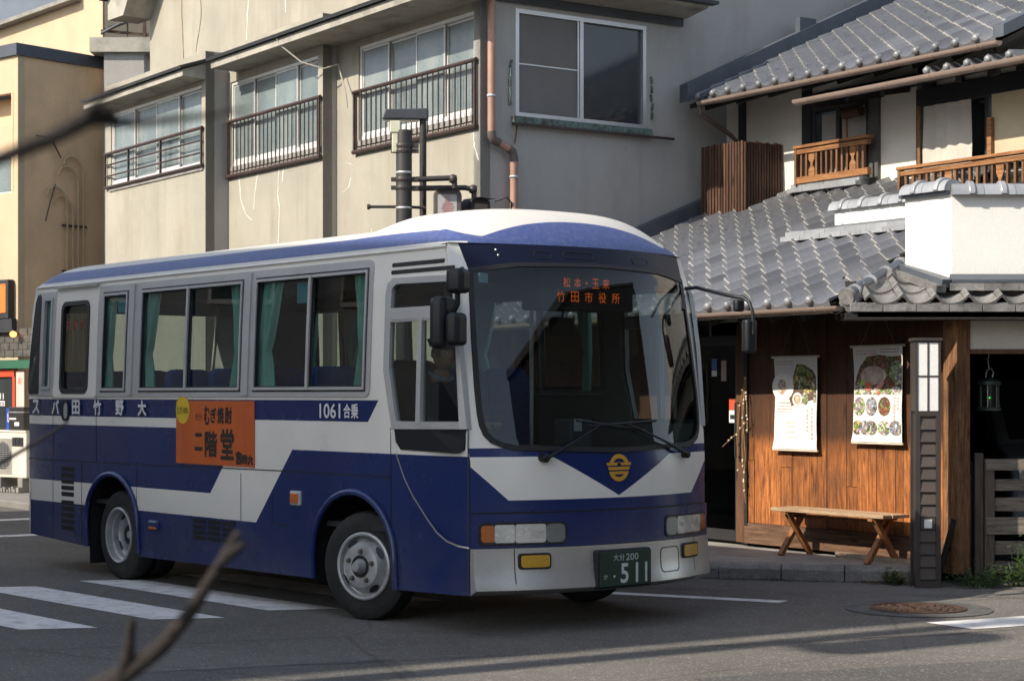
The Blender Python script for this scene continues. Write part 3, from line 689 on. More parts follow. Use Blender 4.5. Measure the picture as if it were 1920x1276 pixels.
text('L', .07, .14, M_white, FA, basis((.19, -.087, z0 + .95), (-1, 0, 0), (0, 0, 1)), lpq)
# ledge with pipes left lying on it, seen against the sky between the buildings
FL = Fr(-7.35, 35.2, 0)
rk = thing('pipe_rack', 'rusty rack of pipes on a ledge between the two buildings', 'rack', FL)
MB().box(-.55, .75, -.3, .6, 8.05, 8.32).build('ledge', M_eave, rk, FL)
mb = MB(); mb.bar((-.35, 0, 8.32), (-.35, 0, 9.2), .025, .025, (0, 1, 0)); mb.bar((.1, 0, 8.32), (.1, 0, 9.2), .025, .025, (0, 1, 0)); mb.bar((.42, 0, 8.32), (.42, 0, 9.2), .06, .06, (0, 1, 0)); mb.bar((-.4, 0, 8.5), (.5, 0, 8.42), .03, .05); mb.build('upright', M_rust, rk, FL)
for k in range(4): MB().tube([(-.38, -.1 + .06 * k, 8.42 + .04 * k), (.0 + .12 * k, -.1 + .06 * k, 8.62 + .05 * k)], .025, 6).build('pipe', M_dark, rk, FL)
MB().box(-.3, .45, -.2, .5, 0, 8.05).build('pier', M_plasR, rk, FL)

# ------------------------------------------------------------------ buildings round the camera, outside the picture: they shade the road and stand in the reflections
def plain_building(label, x0, y0, az, w, d, h, mat, roof, floors, nw, awn=None, gable=False):
    f = Fr(x0, y0, 0, math.radians(az)); t = thing('town_building', label, 'building', f, 'town buildings around the crossing')
    MB().box(0, w, 0, d, -.02, h).build('wall', mat, t, f)
    if gable: MB().prism([(-.5, h - .05), (d + .5, h - .05), (d / 2, h + d * .28)], lambda y, z, x: (x, y, z), -.4, w + .4).build('roof', roof, t, f)
    else: MB().box(-.1, w + .1, -.1, d + .1, h, h + .15).build('roof', roof, t, f)
    src = None
    for q in range(floors):
        for k in range(nw):
            z = 1.0 + q * 3.0; x = w * (k + .5) / nw
            if src is None:
                src = MB().box(-.7, .7, -.06, .02, 0, 1.3).build('window', M_alu, t, f); pn = MB().box(-.62, .62, -.075, -.062, .08, 1.22).build('pane', M_panedk, src, f)
                src.matrix_local = Matrix.Translation((x, 0, z))
            else:
                o = inst(src, t, Matrix.Translation((x, 0, z))); inst(pn, o, Matrix.Identity(4))
    return t
# ------------------------------------------------------------------ the wooden house with tiled roofs
FH = frame_az(3.84, 16.3, -33.5)                    # x back along the wooden wall, y outwards, z up
IH = FH.m.inverted()
def wh(X, Y, z): return IH @ Vector((X, Y, z + .04))  # world -> house frame
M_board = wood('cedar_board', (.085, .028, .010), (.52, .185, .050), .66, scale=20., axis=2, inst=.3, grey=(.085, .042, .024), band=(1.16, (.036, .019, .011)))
M_boardw = wood('cedar_board_weathered', (.075, .036, .018), (.185, .088, .045), .7, axis=2, inst=.15)
M_boardh = wood('base_board', (.07, .035, .02), (.20, .115, .07), .75, axis=0, inst=.1)
M_post = wood('post_wood', (.06, .026, .012), (.34, .17, .075), .7, axis=2, inst=.05, scale=20, grey=(.05, .028, .018))
M_dwood = wood('dark_beam', (.014, .012, .011), (.035, .03, .027), .6, axis=0, inst=.1)
M_stucco = pm('white_stucco', (.70, .655, .575), .9, var=.05, vscale=1.2, finevar=.03, bmp=.12, bscale=110)
M_white2 = pm('white_render', (.78, .76, .72), .85, var=.04, vscale=1.2, bmp=.1, bscale=110, stain=[((.5, .47, .42), 1.5, (1, 1, .4), .55, .85, .45), ((.42, .40, .36), 2.4, (2, 2, .2), .58, .8, .35)])
M_tilem = pm('roof_tile', (.185, .192, .208), .32, .25, var=.22, vscale=5, fine=40, finevar=.16, inst=.28, spec=.6, rvar=.1, bmp=.12, bscale=60, stain=((.085, .083, .08), 5, (1, 1, 1), .5, .74, .75))
M_lip = pm('tile_edge', (.38, .37, .345), .7, var=.3, vscale=9, inst=.2); M_lipo = pm('old_tile_edge', (.17, .16, .145), .8, var=.4, vscale=9, inst=.2)
M_boss = pm('eave_boss', (.21, .215, .225), .48, .2, var=.2, vscale=14, inst=.25)
M_tilec = pm('coping_tile', (.36, .37, .385), .34, .3, var=.12, vscale=6, inst=.1, spec=.6, rvar=.08)
M_tileo = pm('old_roof_tile', (.21, .205, .20), .55, .1, var=.25, vscale=7, inst=.2, finevar=.18, bmp=.25, bscale=60, stain=((.07, .065, .06), 9, (1, 1, 1), .48, .7, .85))
M_gut = pm('gutter_brown', (.30, .225, .185), .42, .15, var=.1)
M_flash = pm('roof_flashing', (.09, .105, .125), .5, .3, var=.15, vscale=3)
M_balc = wood('balcony_wood', (.16, .062, .022), (.40, .20, .085), .65, axis=0, inst=.12)
M_balv = wood('baluster_wood', (.10, .048, .025), (.28, .15, .08), .7, axis=2, inst=.25)
M_slat = wood('screen_slat', (.045, .023, .015), (.115, .060, .038), .65, axis=2, inst=.3)
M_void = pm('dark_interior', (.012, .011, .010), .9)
M_wglass = thin_glass('house_glass', (.88, .92, .92), 1.0)
M_curt = pm('window_blind', (.50, .47, .41), .9, var=.12, vscale=2, bmp=.25, bscale=6)
M_frame = pm('dark_frame', (.022, .022, .024), .5, var=.15)
hs = thing('wooden_house', 'traditional two storey house with grey tiled roofs and vertical board front', 'house', FH)
XL = 6.78                                           # where it meets the plaster building
# lower front wall: board cladding, every board its own piece
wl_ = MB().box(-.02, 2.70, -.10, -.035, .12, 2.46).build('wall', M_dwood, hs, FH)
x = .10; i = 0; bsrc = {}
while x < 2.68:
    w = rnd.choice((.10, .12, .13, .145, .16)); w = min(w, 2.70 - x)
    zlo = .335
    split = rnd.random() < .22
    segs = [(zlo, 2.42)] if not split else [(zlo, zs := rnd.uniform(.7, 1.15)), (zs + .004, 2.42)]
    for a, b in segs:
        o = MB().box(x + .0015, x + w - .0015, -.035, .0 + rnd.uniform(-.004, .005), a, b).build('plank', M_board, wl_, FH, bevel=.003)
    # the upper part kept its darker colour; shade under the eave is painted in too
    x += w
MB().box(.08, 2.74, -.03, .022, .13, .30).build('base_board', M_boardh, wl_, FH, bevel=.004)
MB().box(.08, 2.74, -.03, .012, .30, .333).build('base_ledge', M_boardh, wl_, FH)
# corner post with scorched grain, set at the corner of both fronts
MB().box(-.085, .075, -.14, .03, .04, 2.45).build('post', M_post, hs, FH, bevel=.006)
MB().bar((.06, .10, .02), (-.05, .02, .52), .05, .05).build('brace', M_dwood, hs, FH)
# doorway: wooden jamb with pull, dark glass door
MB().box(2.70, 2.745, -.06, .02, .12, 2.45).build('door_post', M_dwood, hs, FH)
dj = MB().box(2.75, 2.90, -.05, -.01, .13, 2.3).build('door', M_boardw, hs, FH)
MB().tube([(2.84, -.01, 1.52), (2.84, .05, 1.52), (2.84, .05, .98), (2.84, -.01, .98)], .011, 6).build('handle', M_dark, dj, FH)
dg = MB().box(2.92, 2.96, -.09, -.05, .13, 2.2); dg.box(3.9, 3.96, -.09, -.05, .13, 2.2); dg.box(2.96, 3.9, -.09, -.05, 2.1, 2.2); dg.box(2.96, 3.9, -.09, -.05, .13, .24)
dg = dg.build('glass_door', M_frame, hs, FH)
MB().box(2.96, 3.9, -.075, -.07, .24, 2.1).build('pane', thin_glass('door_glass', (.40, .40, .40), .3), dg, FH)
mb = MB().box(3.27, 3.35, -.069, -.067, 1.86, 1.97); mb.build('sticker', pm('sticker_blue', (.06, .12, .35), .5), dg, FH)
MB().box(3.27, 3.35, -.069, -.067, 1.79, 1.85).build('sticker', M_white, dg, FH)
MB().box(3.12, 3.20, -.069, -.067, 1.74, 1.95).build('sticker', pm('sticker_pale', (.42, .30, .25), .5), dg, FH)
MB().box(2.975, 3.075, -.069, -.067, 1.45, 1.56).build('sticker', pm('sticker_red', (.55, .08, .03), .5), dg, FH)
MB().box(2.975, 3.075, -.069, -.067, 1.32, 1.445).build('sticker', M_white, dg, FH)
MB().box(2.99, 3.06, -.0665, -.066, 1.355, 1.40).build('sticker', M_frame, dg, FH)
wall2 = MB().box(3.97, XL, -.12, -.02, .12, 2.46).build('wall', M_boardw, hs, FH)
# interior beyond the door: floor, back wall, a counter stool
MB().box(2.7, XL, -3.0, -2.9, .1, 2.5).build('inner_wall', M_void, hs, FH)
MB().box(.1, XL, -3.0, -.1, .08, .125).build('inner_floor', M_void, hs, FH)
st = thing('bar_stool', 'metal framed stool standing inside the dark glass door', 'stool', Fr(mat=FH.m @ Matrix.Translation((3.12, -.55, .125))))
fst = Fr(mat=WM[st.name])
mb = MB()
for sx in (-.16, .16):
    mb.tube([(sx, -.16, 0), (sx * .8, -.13, .78), (sx * .8, .13, .78), (sx, .16, 0)], .012, 6)
mb.tube([(-.15, .15, .25), (.15, .15, .25)], .01, 6); mb.build('frame', M_alu, st, fst)
MB().box(-.15, .15, -.15, .15, .78, .81).build('seat', M_dwood, st, fst, bevel=.01)

# --- tiles -----------------------------------------------------------------
TW, TL, TP = .28, .272, .245                        # tile width, length, exposure along the slope
def tile_profile(n=8):
    out = []
    for k in range(n + 1):
        x = k / n; z = .054 * (math.exp(-((x - .86) / .12) ** 2)) - .036 * math.sin(PI * min(1, x / .80)) ** 1.0 + (.006 if x < .06 else 0)
        out.append((x * TW, z))
    return out
def tile_mesh(name, ends=False):
    """x across, y down the slope (front lip at y = 0, back at -TL), z up"""
    mb = MB(); pr = tile_profile(); n = len(pr); th = .030
    vs = [(x, -TL, z) for x, z in pr] + [(x, 0, z + .022) for x, z in pr] + [(x, .0, z + .022 - (th if not ends else th + .0)) for x, z in pr] + [(x, -.05, z + .022 - th) for x, z in pr]
    fs = []
    for r in range(3):
        for k in range(n - 1): fs.append((r * n + k, r * n + k + 1, (r + 1) * n + k + 1, (r + 1) * n + k))
    fs.append((0, n, 2 * n, 3 * n)); fs.append((n - 1, 4 * n - 1, 3 * n - 1, 2 * n - 1))
    mb.add(vs, fs, [1 if n - 1 <= q < 2 * (n - 1) else 0 for q in range(len(fs))])
    if ends:
        # eave tile: straight drop lip and a round boss
        mb.add([(x, .004, z + .022) for x, z in pr] + [(x, .004, -.062) for x, z in pr], [(k, k + 1, n + k + 1, n + k) for k in range(n - 1)])
        cx, cz = .86 * TW, .022
        mb.lathe([(.041, -.03), (.043, .012), (.036, .028), (.020, .038), (0, .041)], (cx, 0, cz), (0, 1, 0), 12, 2, cap=False)
    return mb
def tile_fields(roof, field_stuff_name, fr, cells, src_mesh, end_mesh, mat, budget, lip=None):
    lip = lip or M_lip
    """cells: list of (priority, Matrix local to the roof frame, is_eave). nearest become pieces, the rest one mesh"""
    cells.sort(key=lambda c: c[0]); objs = cells[:budget]; rest = cells[budget:]
    T = WM[roof.name].inverted() @ fr.m
    protos = {}
    for pr_, M, e in objs:
        if e not in protos:
            o = (end_mesh if e else src_mesh).build('tile', [mat, lip, M_boss], roof, Fr(mat=WM[roof.name]), smooth=38); protos[e] = o; o.matrix_local = T @ M
        else: inst(protos[e], roof, T @ M, 'tile')
    if rest:
        mb = MB()
        for pr_, M, e in rest:
            s = end_mesh if e else src_mesh; mb.add([M @ v for v in s.v], s.f, list(s.mi))
        tag(mb.build('tile_field', [mat, lip, M_boss], roof, fr, smooth=38), kind='stuff')
def slope_M(x, y, z, s, jitter=.6):
    """tile frame on a slope that falls towards +y"""
    a = math.atan(s)
    return Matrix.Translation((x + rnd.gauss(0, .003), y, z + abs(rnd.gauss(0, .003)))) @ Matrix.Rotation(-a + rnd.gauss(0, .012) * jitter, 4, 'X') @ Matrix.Rotation(rnd.gauss(0, .011) * jitter, 4, 'Z')
t_plain, t_eave = tile_mesh('tile'), tile_mesh('tile', True)
# lower roof: falls towards the street from the upper wall
S1 = .40; ye, ze = .85, 2.43; ca = math.cos(math.atan(S1))
lower = MB().prism([(ye - .03, ze - .06), (-3.2, ze - .06 + S1 * (ye + 3.2)), (-3.2, ze - .13 + S1 * (ye + 3.2)), (ye - .03, ze - .12)], lambda y, z, x: (x, y, z), .62, XL).build('lower_roof', M_dwood, hs, FH)
def hip_x(y): return .396 + (ye - y) * .36
cells = []
for j in range(18):
    y = ye + .03 - j * TP * ca; z = ze - .005 + S1 * (ye - y)
    for i in range(23):
        x = .60 + i * TW
        if x + .6 * TW < hip_x(y) + .10 or x > XL - .1: continue
        if y < -1.35 and x < 2.05: continue
        if y - .1 < -3.15: continue
        wpt = FH(x, y, z); cells.append((wpt.y + .0, slope_M(x, y, z, S1), j == 0))
ncell1 = cells
tile_fields(lower, 'tile_field', FH, cells, t_plain, t_eave, M_tilem, 185)
# abutment flashing against the plaster building and along the upper wall
MB().prism([(ye + .05, ze + .02), (ye + .05, ze + .16), (-3.2, ze + .20 + S1 * (ye + 3.2)), (-3.2, ze + S1 * (ye + 3.2))], lambda y, z, x: (x, y, z), XL - .10, XL + .06).build('flashing', M_flash, lower, FH)
for k, (a, b) in enumerate(((5.35, 4.18),)):
    zz = ze + S1 * (ye + 2.95) + .06
    for q, (dy, dz) in enumerate(((-2.88, .0), (-2.94, .055))):
        xx = b
        while xx < a:
            MB().box(xx + .002, min(a, xx + .3) - .002, dy - .3, dy, zz + dz, zz + dz + .05).build('ridge_tile', M_tilec, lower, FH); xx += .3
    MB().prism([(-2.98, zz + .11), (-3.14, zz + .20), (-3.14, zz + .11)], lambda y, z, x: (x, y, z), b, a).build('flashing', M_flash, lower, FH)
# gutter of the lower roof
def gutter(x0, x1, y, z, r, parent, step=.75, col=M_gut):
    mb = MB(); n = 8
    prof = [(r * math.cos(PI * k / n), -r * math.sin(PI * k / n)) for k in range(n + 1)]
    inn = [(p * .86, q * .86) for p, q in prof[::-1]]
    mb.prism(prof + inn, lambda p, q, x: (x, y + p, z + q), x0, x1)
    g = mb.build('gutter', col, parent, FH, smooth=40)
    x = x0 + .25
    while x < x1:
        m = MB(); m.prism([(p * 1.07, q * 1.07) for p, q in prof] + [(p * .99, q * .99) for p, q in prof[::-1]], lambda p, q, xx: (xx, y + p, z + q), x, x + .022)
        m.bar((x + .01, y - r, z), (x + .01, y - r - .16, z + .05), .012, .02); m.build('bracket', M_gut, g, FH); x += step
    for xe in (x0, x1): MB().prism(prof, lambda p, q, x: (x, y + p, z + q), xe - .006, xe + .006).build('end_cap', col, g, FH)
    return g
gutter(.42, XL - .05, ye + .085, ze - .062, .046, hs, 1.0)
# soffit rafters under the lower eave
for k in range(15): MB().bar((.6 + .43 * k, ye - .05, ze - .15), (.6 + .43 * k, -.05, ze - .14 + S1 * (ye + .0)), .045, .06).build('rafter', M_dwood, lower, FH)

# hip between the two fronts: round ridge tiles with collars and a disc end
hp0, hp1 = wh(2.90, 16.13, 2.455), wh(3.555, 16.93, 2.80)
hp = MB().tube([hp0, hp1], [.060, .056], 12).build('hip_ridge', M_flash, hs, FH, smooth=40)
for k in range(4):
    p = hp0.lerp(hp1, .10 + .27 * k); q = hp0.lerp(hp1, .135 + .27 * k); MB().tube([p, q], .068, 12).build('collar', M_tilec, hp, FH, smooth=40)
d = (hp0 - hp1).normalized(); MB().tube([hp0 + d * -.02, hp0 + d * .03], [.074, .074], 16).build('end_disc', M_tileo, hp, FH, smooth=30)
p = hp0.lerp(hp1, .5); MB().tube([hp0 - Vector((0, 0, .06)), hp1 - Vector((0, 0, .06))], .085, 8).build('ridge_bed', M_tileo, hp, FH)
# front skirt roof, facing the camera: old, bigger tiles
FK = Fr(2.93, 16.08, .04)                           # x right, y away, z up
ys0, zs0, S2 = 0, 2.40, .46
front = MB().prism([(-.0, 2.32), (.75, 2.32 + .75 * S2), (.75, 2.24 + .75 * S2), (.0, 2.27)], lambda y, z, x: (x, y, z), .05, 4.2).build('front_roof', M_dwood, hs, FK)
FKt = Fr(mat=FK.m @ Matrix.Rotation(PI, 4, 'Z'))     # tiles fall towards +y of this frame
cells = []
for j in range(5):
    y = .03 - j * .225; z = zs0 + S2 * j * .225
    for i in range(15):
        xr = .10 + i * .285                          # to the right
        hx = (-(y - .03)) * .72 + .02
        if xr - .285 < hx - .10: continue
        if j > 1 and xr > .80: continue
        M = Matrix.Translation((-xr, y, z)) @ Matrix.Rotation(-math.atan(S2) + rnd.gauss(0, .008), 4, 'X')
        cells.append((j, M, False))
tile_fields(front, 'tile', FKt, cells, t_plain, t_eave, M_tileo, 200, M_lipo)
for i in range(15):
    xr = -.02 + i * .285; MB().box(xr + .003, xr + .282, -.02, .02, 2.315, 2.395).build('eave_tile', M_tileo, front, FK, bevel=.004)
MB().box(-.05, 4.2, .0, .34, 2.25, 2.31).build('eave_board', M_dwood, front, FK)

# white plastered parapets with half round coping on the roof
def coping(p0, p1, r, parent, ringstep=.31, endball=True):
    p0, p1 = Vector(p0), Vector(p1); L = (p1 - p0).length; d = (p1 - p0).normalized(); n = max(1, round(L / ringstep))
    up = Vector((0, 0, 1)); sd_ = d.cross(up).normalized()
    for k in range(n):
        a, b = p0 + d * (L * k / n + .002), p0 + d * (L * (k + 1) / n - .002); m = MB(); q = 10
        prof = [(r * math.cos(PI * t / q), r * .95 * math.sin(PI * t / q)) for t in range(q + 1)]
        m.prism(prof, lambda s, z, t, a=a, b=b: (a if t == 0 else b) + sd_ * s + up * z, 0, 1); m.build('coping_tile', M_tilec, parent, FH, smooth=50)
        c = p0 + d * (L * (k + .62) / n); m = MB(); prof = [(p * 1.16, z * 1.18 + .004) for p, z in prof]
        m.prism(prof, lambda s, z, t, c=c: c + d * (-.028 if t == 0 else .028) + sd_ * s + up * z, 0, 1); m.build('coping_ring', M_tilec, parent, FH, smooth=50, bevel=.008)
    return parent
A = wh(3.84, 16.33, 0); Bq = wh(3.535, 16.79, 0); Cq = wh(6.6, 16.33, 0)
def vprism(pts, z0, z1, name, mat, parent): return MB().prism([(p.x, p.y) for p in pts], lambda a, b, z: (a, b, z), z0, z1).build(name, mat, parent, FH)
blk = vprism([A, Bq, wh(3.9, 17.1, 0), wh(6.6, 17.0, 0), Cq], 2.60, 3.385, 'parapet', M_white2, hs); bvl = blk.modifiers.new('bevel', 'BEVEL'); bvl.width = .008; bvl.segments = 2
rr = .112
ofs = Vector((0, -.03, 0))
coping(Vector((Bq.x, Bq.y - .03, 3.385)), Vector((A.x, A.y - .03, 3.385)), rr, blk, .27)
coping(wh(3.84, 16.37, 3.345), wh(6.6, 16.37, 3.345), rr, blk, .29)
MB().prism([(A.x + .01, A.y + .05), (Bq.x + .03, Bq.y + .05), (Bq.x, Bq.y - .1), (A.x, A.y - .1)], lambda a, b, z: (a, b, z), 3.36, 3.387).build('coping_bed', M_flash, blk, FH)
# metal flashing stepping down round the parapet foot
MB().prism([(-.03, 2.60), (-.03, 2.655), (-.13, 2.60), (-.13, 2.575)], lambda yy, z, X: wh(X, 16.33 + yy, z), 3.82, 6.6).build('flashing', M_flash, blk, FH)
xx = 3.80
while xx < 6.5:
    q = MB().box(0, 0, 0, 0, 0, 0); q = MB(); q.prism([(0, 2.505), (0, 2.57), (.12, 2.57), (.12, 2.505)], lambda yy, z, X: wh(X, 16.19 + yy, z), xx + .002, xx + .298); q.build('ridge_tile', M_tileo, blk, FH); xx += .30
q = MB(); a0, a1 = wh(3.79, 16.20, 2.565), wh(3.50, 16.86, 2.76)
q.bar(a0, a1, .14, .07); q.build('flashing', M_flash, blk, FH)
q = MB(); q.bar(a0 + Vector((0, .09, -.05)), a1 + Vector((0, .09, -.05)), .10, .06); q.build('ridge_tile', M_tileo, blk, FH)
# smaller, farther parapet
sp = MB().box(1.25, 2.92, -1.50, -1.37, 3.12, 3.52).build('parapet', M_white2, hs, FH)
coping((2.98, -1.435, 3.52), (1.25, -1.435, 3.52), rr, sp, .29)
MB().prism([(-1.365, 3.33), (-1.365, 3.37), (-1.06, 3.31), (-1.06, 3.27)], lambda y, z, x: (x, y, z), 1.2, 3.0).build('flashing', M_flash, sp, FH)
for q, (dy, dz) in enumerate(((-1.02, 3.255), (-.95, 3.20))):
    xx = 1.2
    while xx < 3.06:
        MB().box(xx + .002, xx + .298, dy - .16, dy, dz, dz + .05).build('ridge_tile', M_tilec, sp, FH); xx += .30

# --- upper storey -------------------------------------------------------------
yU = -3.15
MB().box(XL, -3.0, yU - 6, yU - 5.9, 0, 6).build('wall', M_stucco, hs, FH)
wins = [(4.21, 5.18, 4.12, 5.02), (1.0, 3.48, 4.0, 5.02)]
wall_poly('upper_wall', (-1.5, XL, 2.6, 5.46), wins, yU, M_stucco, hs, FH, thick=.12)
mbp = MB()
def post(x0, x1, z0, z1, out=.03, mat=M_frame): return MB().box(x0, x1, yU - .02, yU + out, z0, z1).build('post', mat, hs, FH)
post(6.40, 6.52, 3.7, 5.6); post(5.19, 5.35, 3.9, 5.55); post(4.05, 4.20, 3.75, 5.15, .05, pm('pillar_grey', (.085, .085, .08), .6, var=.1)); post(3.33, 3.44, 5.08, 5.5)
MB().box(3.49, 5.3, yU - .02, yU + .025, 5.06, 5.20).build('beam', M_frame, hs, FH)
# window 1 with sliding glass and blind
def house_window(x0, x1, z0, z1, mull, hd, yo=0):
    f = MB(); y = yU + yo
    f.box(x0, x0 + .06, y - .09, y + .02, z0, z1); f.box(x1 - .06, x1, y - .09, y + .02, z0, z1); f.box(x0 + .06, x1 - .06, y - .09, y + .019, z1 - hd, z1); f.box(x0 + .06, x1 - .06, y - .09, y + .019, z0, z0 + .05)
    for m in mull: f.box(m - .03, m + .03, y - .085, y + .01, z0 + .05, z1 - hd)
    f = f.build('window', M_frame, hs, FH)
    xs = [x0 + .06] + list(mull) + [x1 - .06]
    for a, b in zip(xs, xs[1:]): MB().box(a + .03 * (a in mull), b - .03 * (b in mull), y - .05, y - .045, z0 + .05, z1 - hd).build('pane', M_wglass, f, FH)
    return f
f1 = house_window(4.21, 5.18, 4.12, 5.02, (4.75,), .05); f2 = house_window(1.0, 3.48, 4.0, 5.02, (2.45,), .22)
MB().box(4.28, 5.06, yU - .035, yU - .03, 4.18, 4.92).build('blind', pm('blind_grey', (.33, .33, .31), .9, var=.1), f1, FH)
MB().box(4.62, 4.645, yU - .029, yU - .018, 4.18, 4.92).build('blind_bar', M_balc, f1, FH)
m = MB()
m.grid(30, 6, lambda a, b: (3.28 - a * .72, yU + .115 + .012 * math.sin(a * 26) + .008 * math.sin(b * 5 + a * 9), 4.05 + b * .74)); m.build('curtain', M_curt, f2, FH, smooth=60)
MB().box(3.30, 3.34, yU + .12, yU + .15, 4.05, 4.8).build('blind_bar', M_post, f2, FH)
MB().box(1.07, 2.30, yU + .09, yU + .10, 4.05, 4.8).build('screen_panel', pm('paper_screen', (.52, .44, .30), .9), f2, FH)
MB().box(2.26, 2.32, yU + .11, yU + .155, 4.05, 4.55).build('inner_post', M_balc, f2, FH)
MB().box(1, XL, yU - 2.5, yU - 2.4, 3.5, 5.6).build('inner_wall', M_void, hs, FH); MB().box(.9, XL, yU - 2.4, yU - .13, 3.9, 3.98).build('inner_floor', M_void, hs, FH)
# rolled bamboo blind under the canopy
rb = MB().tube([(4.22, yU + .14, 4.87), (4.50, yU + .14, 4.86)], .062, 10); rb.build('rolled_blind', M_slat, hs, FH, smooth=40)
# balconies
def balcony(x0, x1, y, zt, zb, fancy, n, ends=(0, 1)):
    b = MB().box(x0, x1, y - .07, y + .03, zt - .035, zt).build('balcony', M_balc, hs, FH, bevel=.006)
    MB().box(x0 + .02, x1 - .02, y - .05, y + .01, zt - .10, zt - .05).build('rail', M_balc, b, FH)
    MB().box(x0 + .02, x1 - .02, y - .05, y + .012, zb, zb + .075).build('rail', M_balc, b, FH)
    for xe in [(x0 + .02, x1 - .05)[q] for q in ends]: MB().box(xe, xe + .035, y - .055, y + .018, zb - .02, zt - .036).build('rail_post', M_balv, b, FH)
    for k in range(n):
        x = x0 + .07 + (x1 - x0 - .14) * (k + .5) / n
        if k in fancy:
            h = zt - .1 - zb - .075; pl = [(-.05, 0), (.05, 0), (.05, h * .28), (.018, h * .44), (.018, h * .56), (.05, h * .72), (.05, h), (-.05, h), (-.05, h * .72), (-.018, h * .56), (-.018, h * .44), (-.05, h * .28)]
            MB().prism(pl, lambda p, q, d: (x + p, d, zb + .075 + q), y - .03, y - .012).build('baluster', M_balc, b, FH)
        else: MB().box(x - .014, x + .014, y - .045, y - .005, zb + .0755, zt - .1005).build('baluster', M_balv, b, FH)
    MB().box(x0 + (0 if 0 in ends else .2), x1, yU, y - .06, zb - .02, zb + .03).build('deck', M_balc, b, FH)
    for xe in [(x0 + .04, x1 - .04)[q] for q in ends]: MB().bar((xe, yU, zt - .07), (xe, y - .06, zt - .07), .04, .05).build('rail', M_balc, b, FH)
balcony(4.01, 5.27, yU + .22, 4.565, 4.115, (2, 10), 13, (1,))
balcony(.9, 3.29, yU + .50, 4.095, 3.56, (1, 8, 15), 22)
# slatted timber screen round a corner
FSn = FH
sc_ = MB().box(5.74, 6.5, yU + .57, yU + .60, 4.05, 4.09)
sc_.box(5.74, 6.5, yU + .57, yU + .60, 4.50, 4.54); sc_.box(5.74, 5.77, yU, yU + .57, 4.05, 4.09); sc_.box(5.74, 5.77, yU, yU + .57, 4.50, 4.54)
sc_ = sc_.build('slat_screen', M_slat, hs, FH)
for k in range(15): MB().box(5.735 + .0535 * k, 5.735 + .0535 * k + .036, yU + .601, yU + .63 + rnd.uniform(-.003, .003), 3.80, 4.665 + rnd.uniform(-.01, .006)).build('slat', M_slat, sc_, FH)
for k in range(14): MB().box(5.705, 5.735, yU + .02 + .043 * k, yU + .02 + .043 * k + .030, 3.79 + .0 * k, 4.655 + rnd.uniform(-.01, .01)).build('slat', M_slat, sc_, FH)
# upper roof
S3 = .45; yq, zq = yU + .80, 5.24; xr0, xr1 = 1.55, 6.22
upper = MB().prism([(yq - .03, zq - .055), (yq - 5.2, zq - .055 + S3 * 5.2), (yq - 5.2, zq - .12 + S3 * 5.2), (yq - .03, zq - .105)], lambda y, z, x: (x, y, z), xr0, xr1 + .35).build('upper_roof', M_dwood, hs, FH)
cells = []; ca3 = math.cos(math.atan(S3))
for j in range(22):
    y = yq + .03 - j * TP * ca3; z = zq + S3 * (yq - y)
    for i in range(17):
        x = xr0 + .05 + i * TW
        if x > xr1 - .02: continue
        cells.append((FH(x, y, z).y, slope_M(x, y, z, S3), j == 0))
tile_fields(upper, 'tile_field', FH, cells, t_plain, t_eave, M_tilem, 85)
for xa, xb, hgt in ((xr1 + .24, xr1 + .40, .24), (xr0 - .12, xr0 + .02, .14)):
    MB().prism([(yq + .09, zq - .04), (yq + .09, zq + hgt - .06), (yq - 5.2, zq + hgt + S3 * 5.2), (yq - 5.2, zq - .1 + S3 * 5.2)], lambda y, z, x: (x, y, z), xa, xb).build('verge_board', M_flash, upper, FH)
MB().prism([(yq + .05, zq - .02), (yq + .05, zq + .03), (yq - 5.2, zq + .03 + S3 * 5.2), (yq - 5.2, zq - .02 + S3 * 5.2)], lambda y, z, x: (x, y, z), xr1 - .02, xr1 + .24).build('verge_flashing', M_flash, upper, FH)
MB().box(xr1 + .27, xr1 + .36, yq - 2.06, yq - 1.78, zq + S3 * 1.9 + .1, zq + S3 * 1.9 + .36).build('vent_cap', M_flash, upper, FH)
gutter(xr0 - .05, xr1 + .02, yq + .085, zq - .075, .05, hs, .62)
for k in range(9): MB().bar((xr0 + .2 + .58 * k, yq - .14, zq - .11), (xr0 + .1 + .31 * k, yU, zq - .13 + S3 * .78), .045, .055).build('rafter', M_dwood, upper, FH)
MB().tube([(xr1 + .05, yq + .06, zq - .07), (xr1 + .06, yq + .04, zq - .2), (6.35, yU + .3, zq - .42), (6.46, yU + .06, zq - .5), (6.46, yU + .06, 3.9)], .028, 8).build('drainpipe', M_pipedk, hs, FH, smooth=40)
# lower canopy in front of the windows
S4 = .18; yc, zc = yU + .80, 4.965; xc0, xc1 = .3, 4.50
can = MB().prism([(yc, zc - .03), (yc, zc + .0), (yU, zc + S4 * .8), (yU, zc + S4 * .8 - .03)], lambda y, z, x: (x, y, z), xc0, xc1).build('canopy_roof', M_flash, hs, FH)
for k in range(8): MB().bar((4.42 - .55 * k, yc - .10, zc - .065), (4.42 - .40 * k, yU, zc - .065 + S4 * .78), .05, .06).build('rafter', M_dwood, can, FH)
gutter(xc0, xc1 + .02, yc + .07, zc - .005, .062, hs, .62)
cells = []
for j in range(3):
    y = yc + .02 - j * .24; z = zc + .03 + S4 * (yc - y)
    for i in range(9):
        x = .05 + i * TW
        if x < 2.45: cells.append((j, slope_M(x, y, z, S4), j == 0))
tile_fields(can, 'tile_field', FH, cells, t_plain, t_eave, M_tilem, 12)

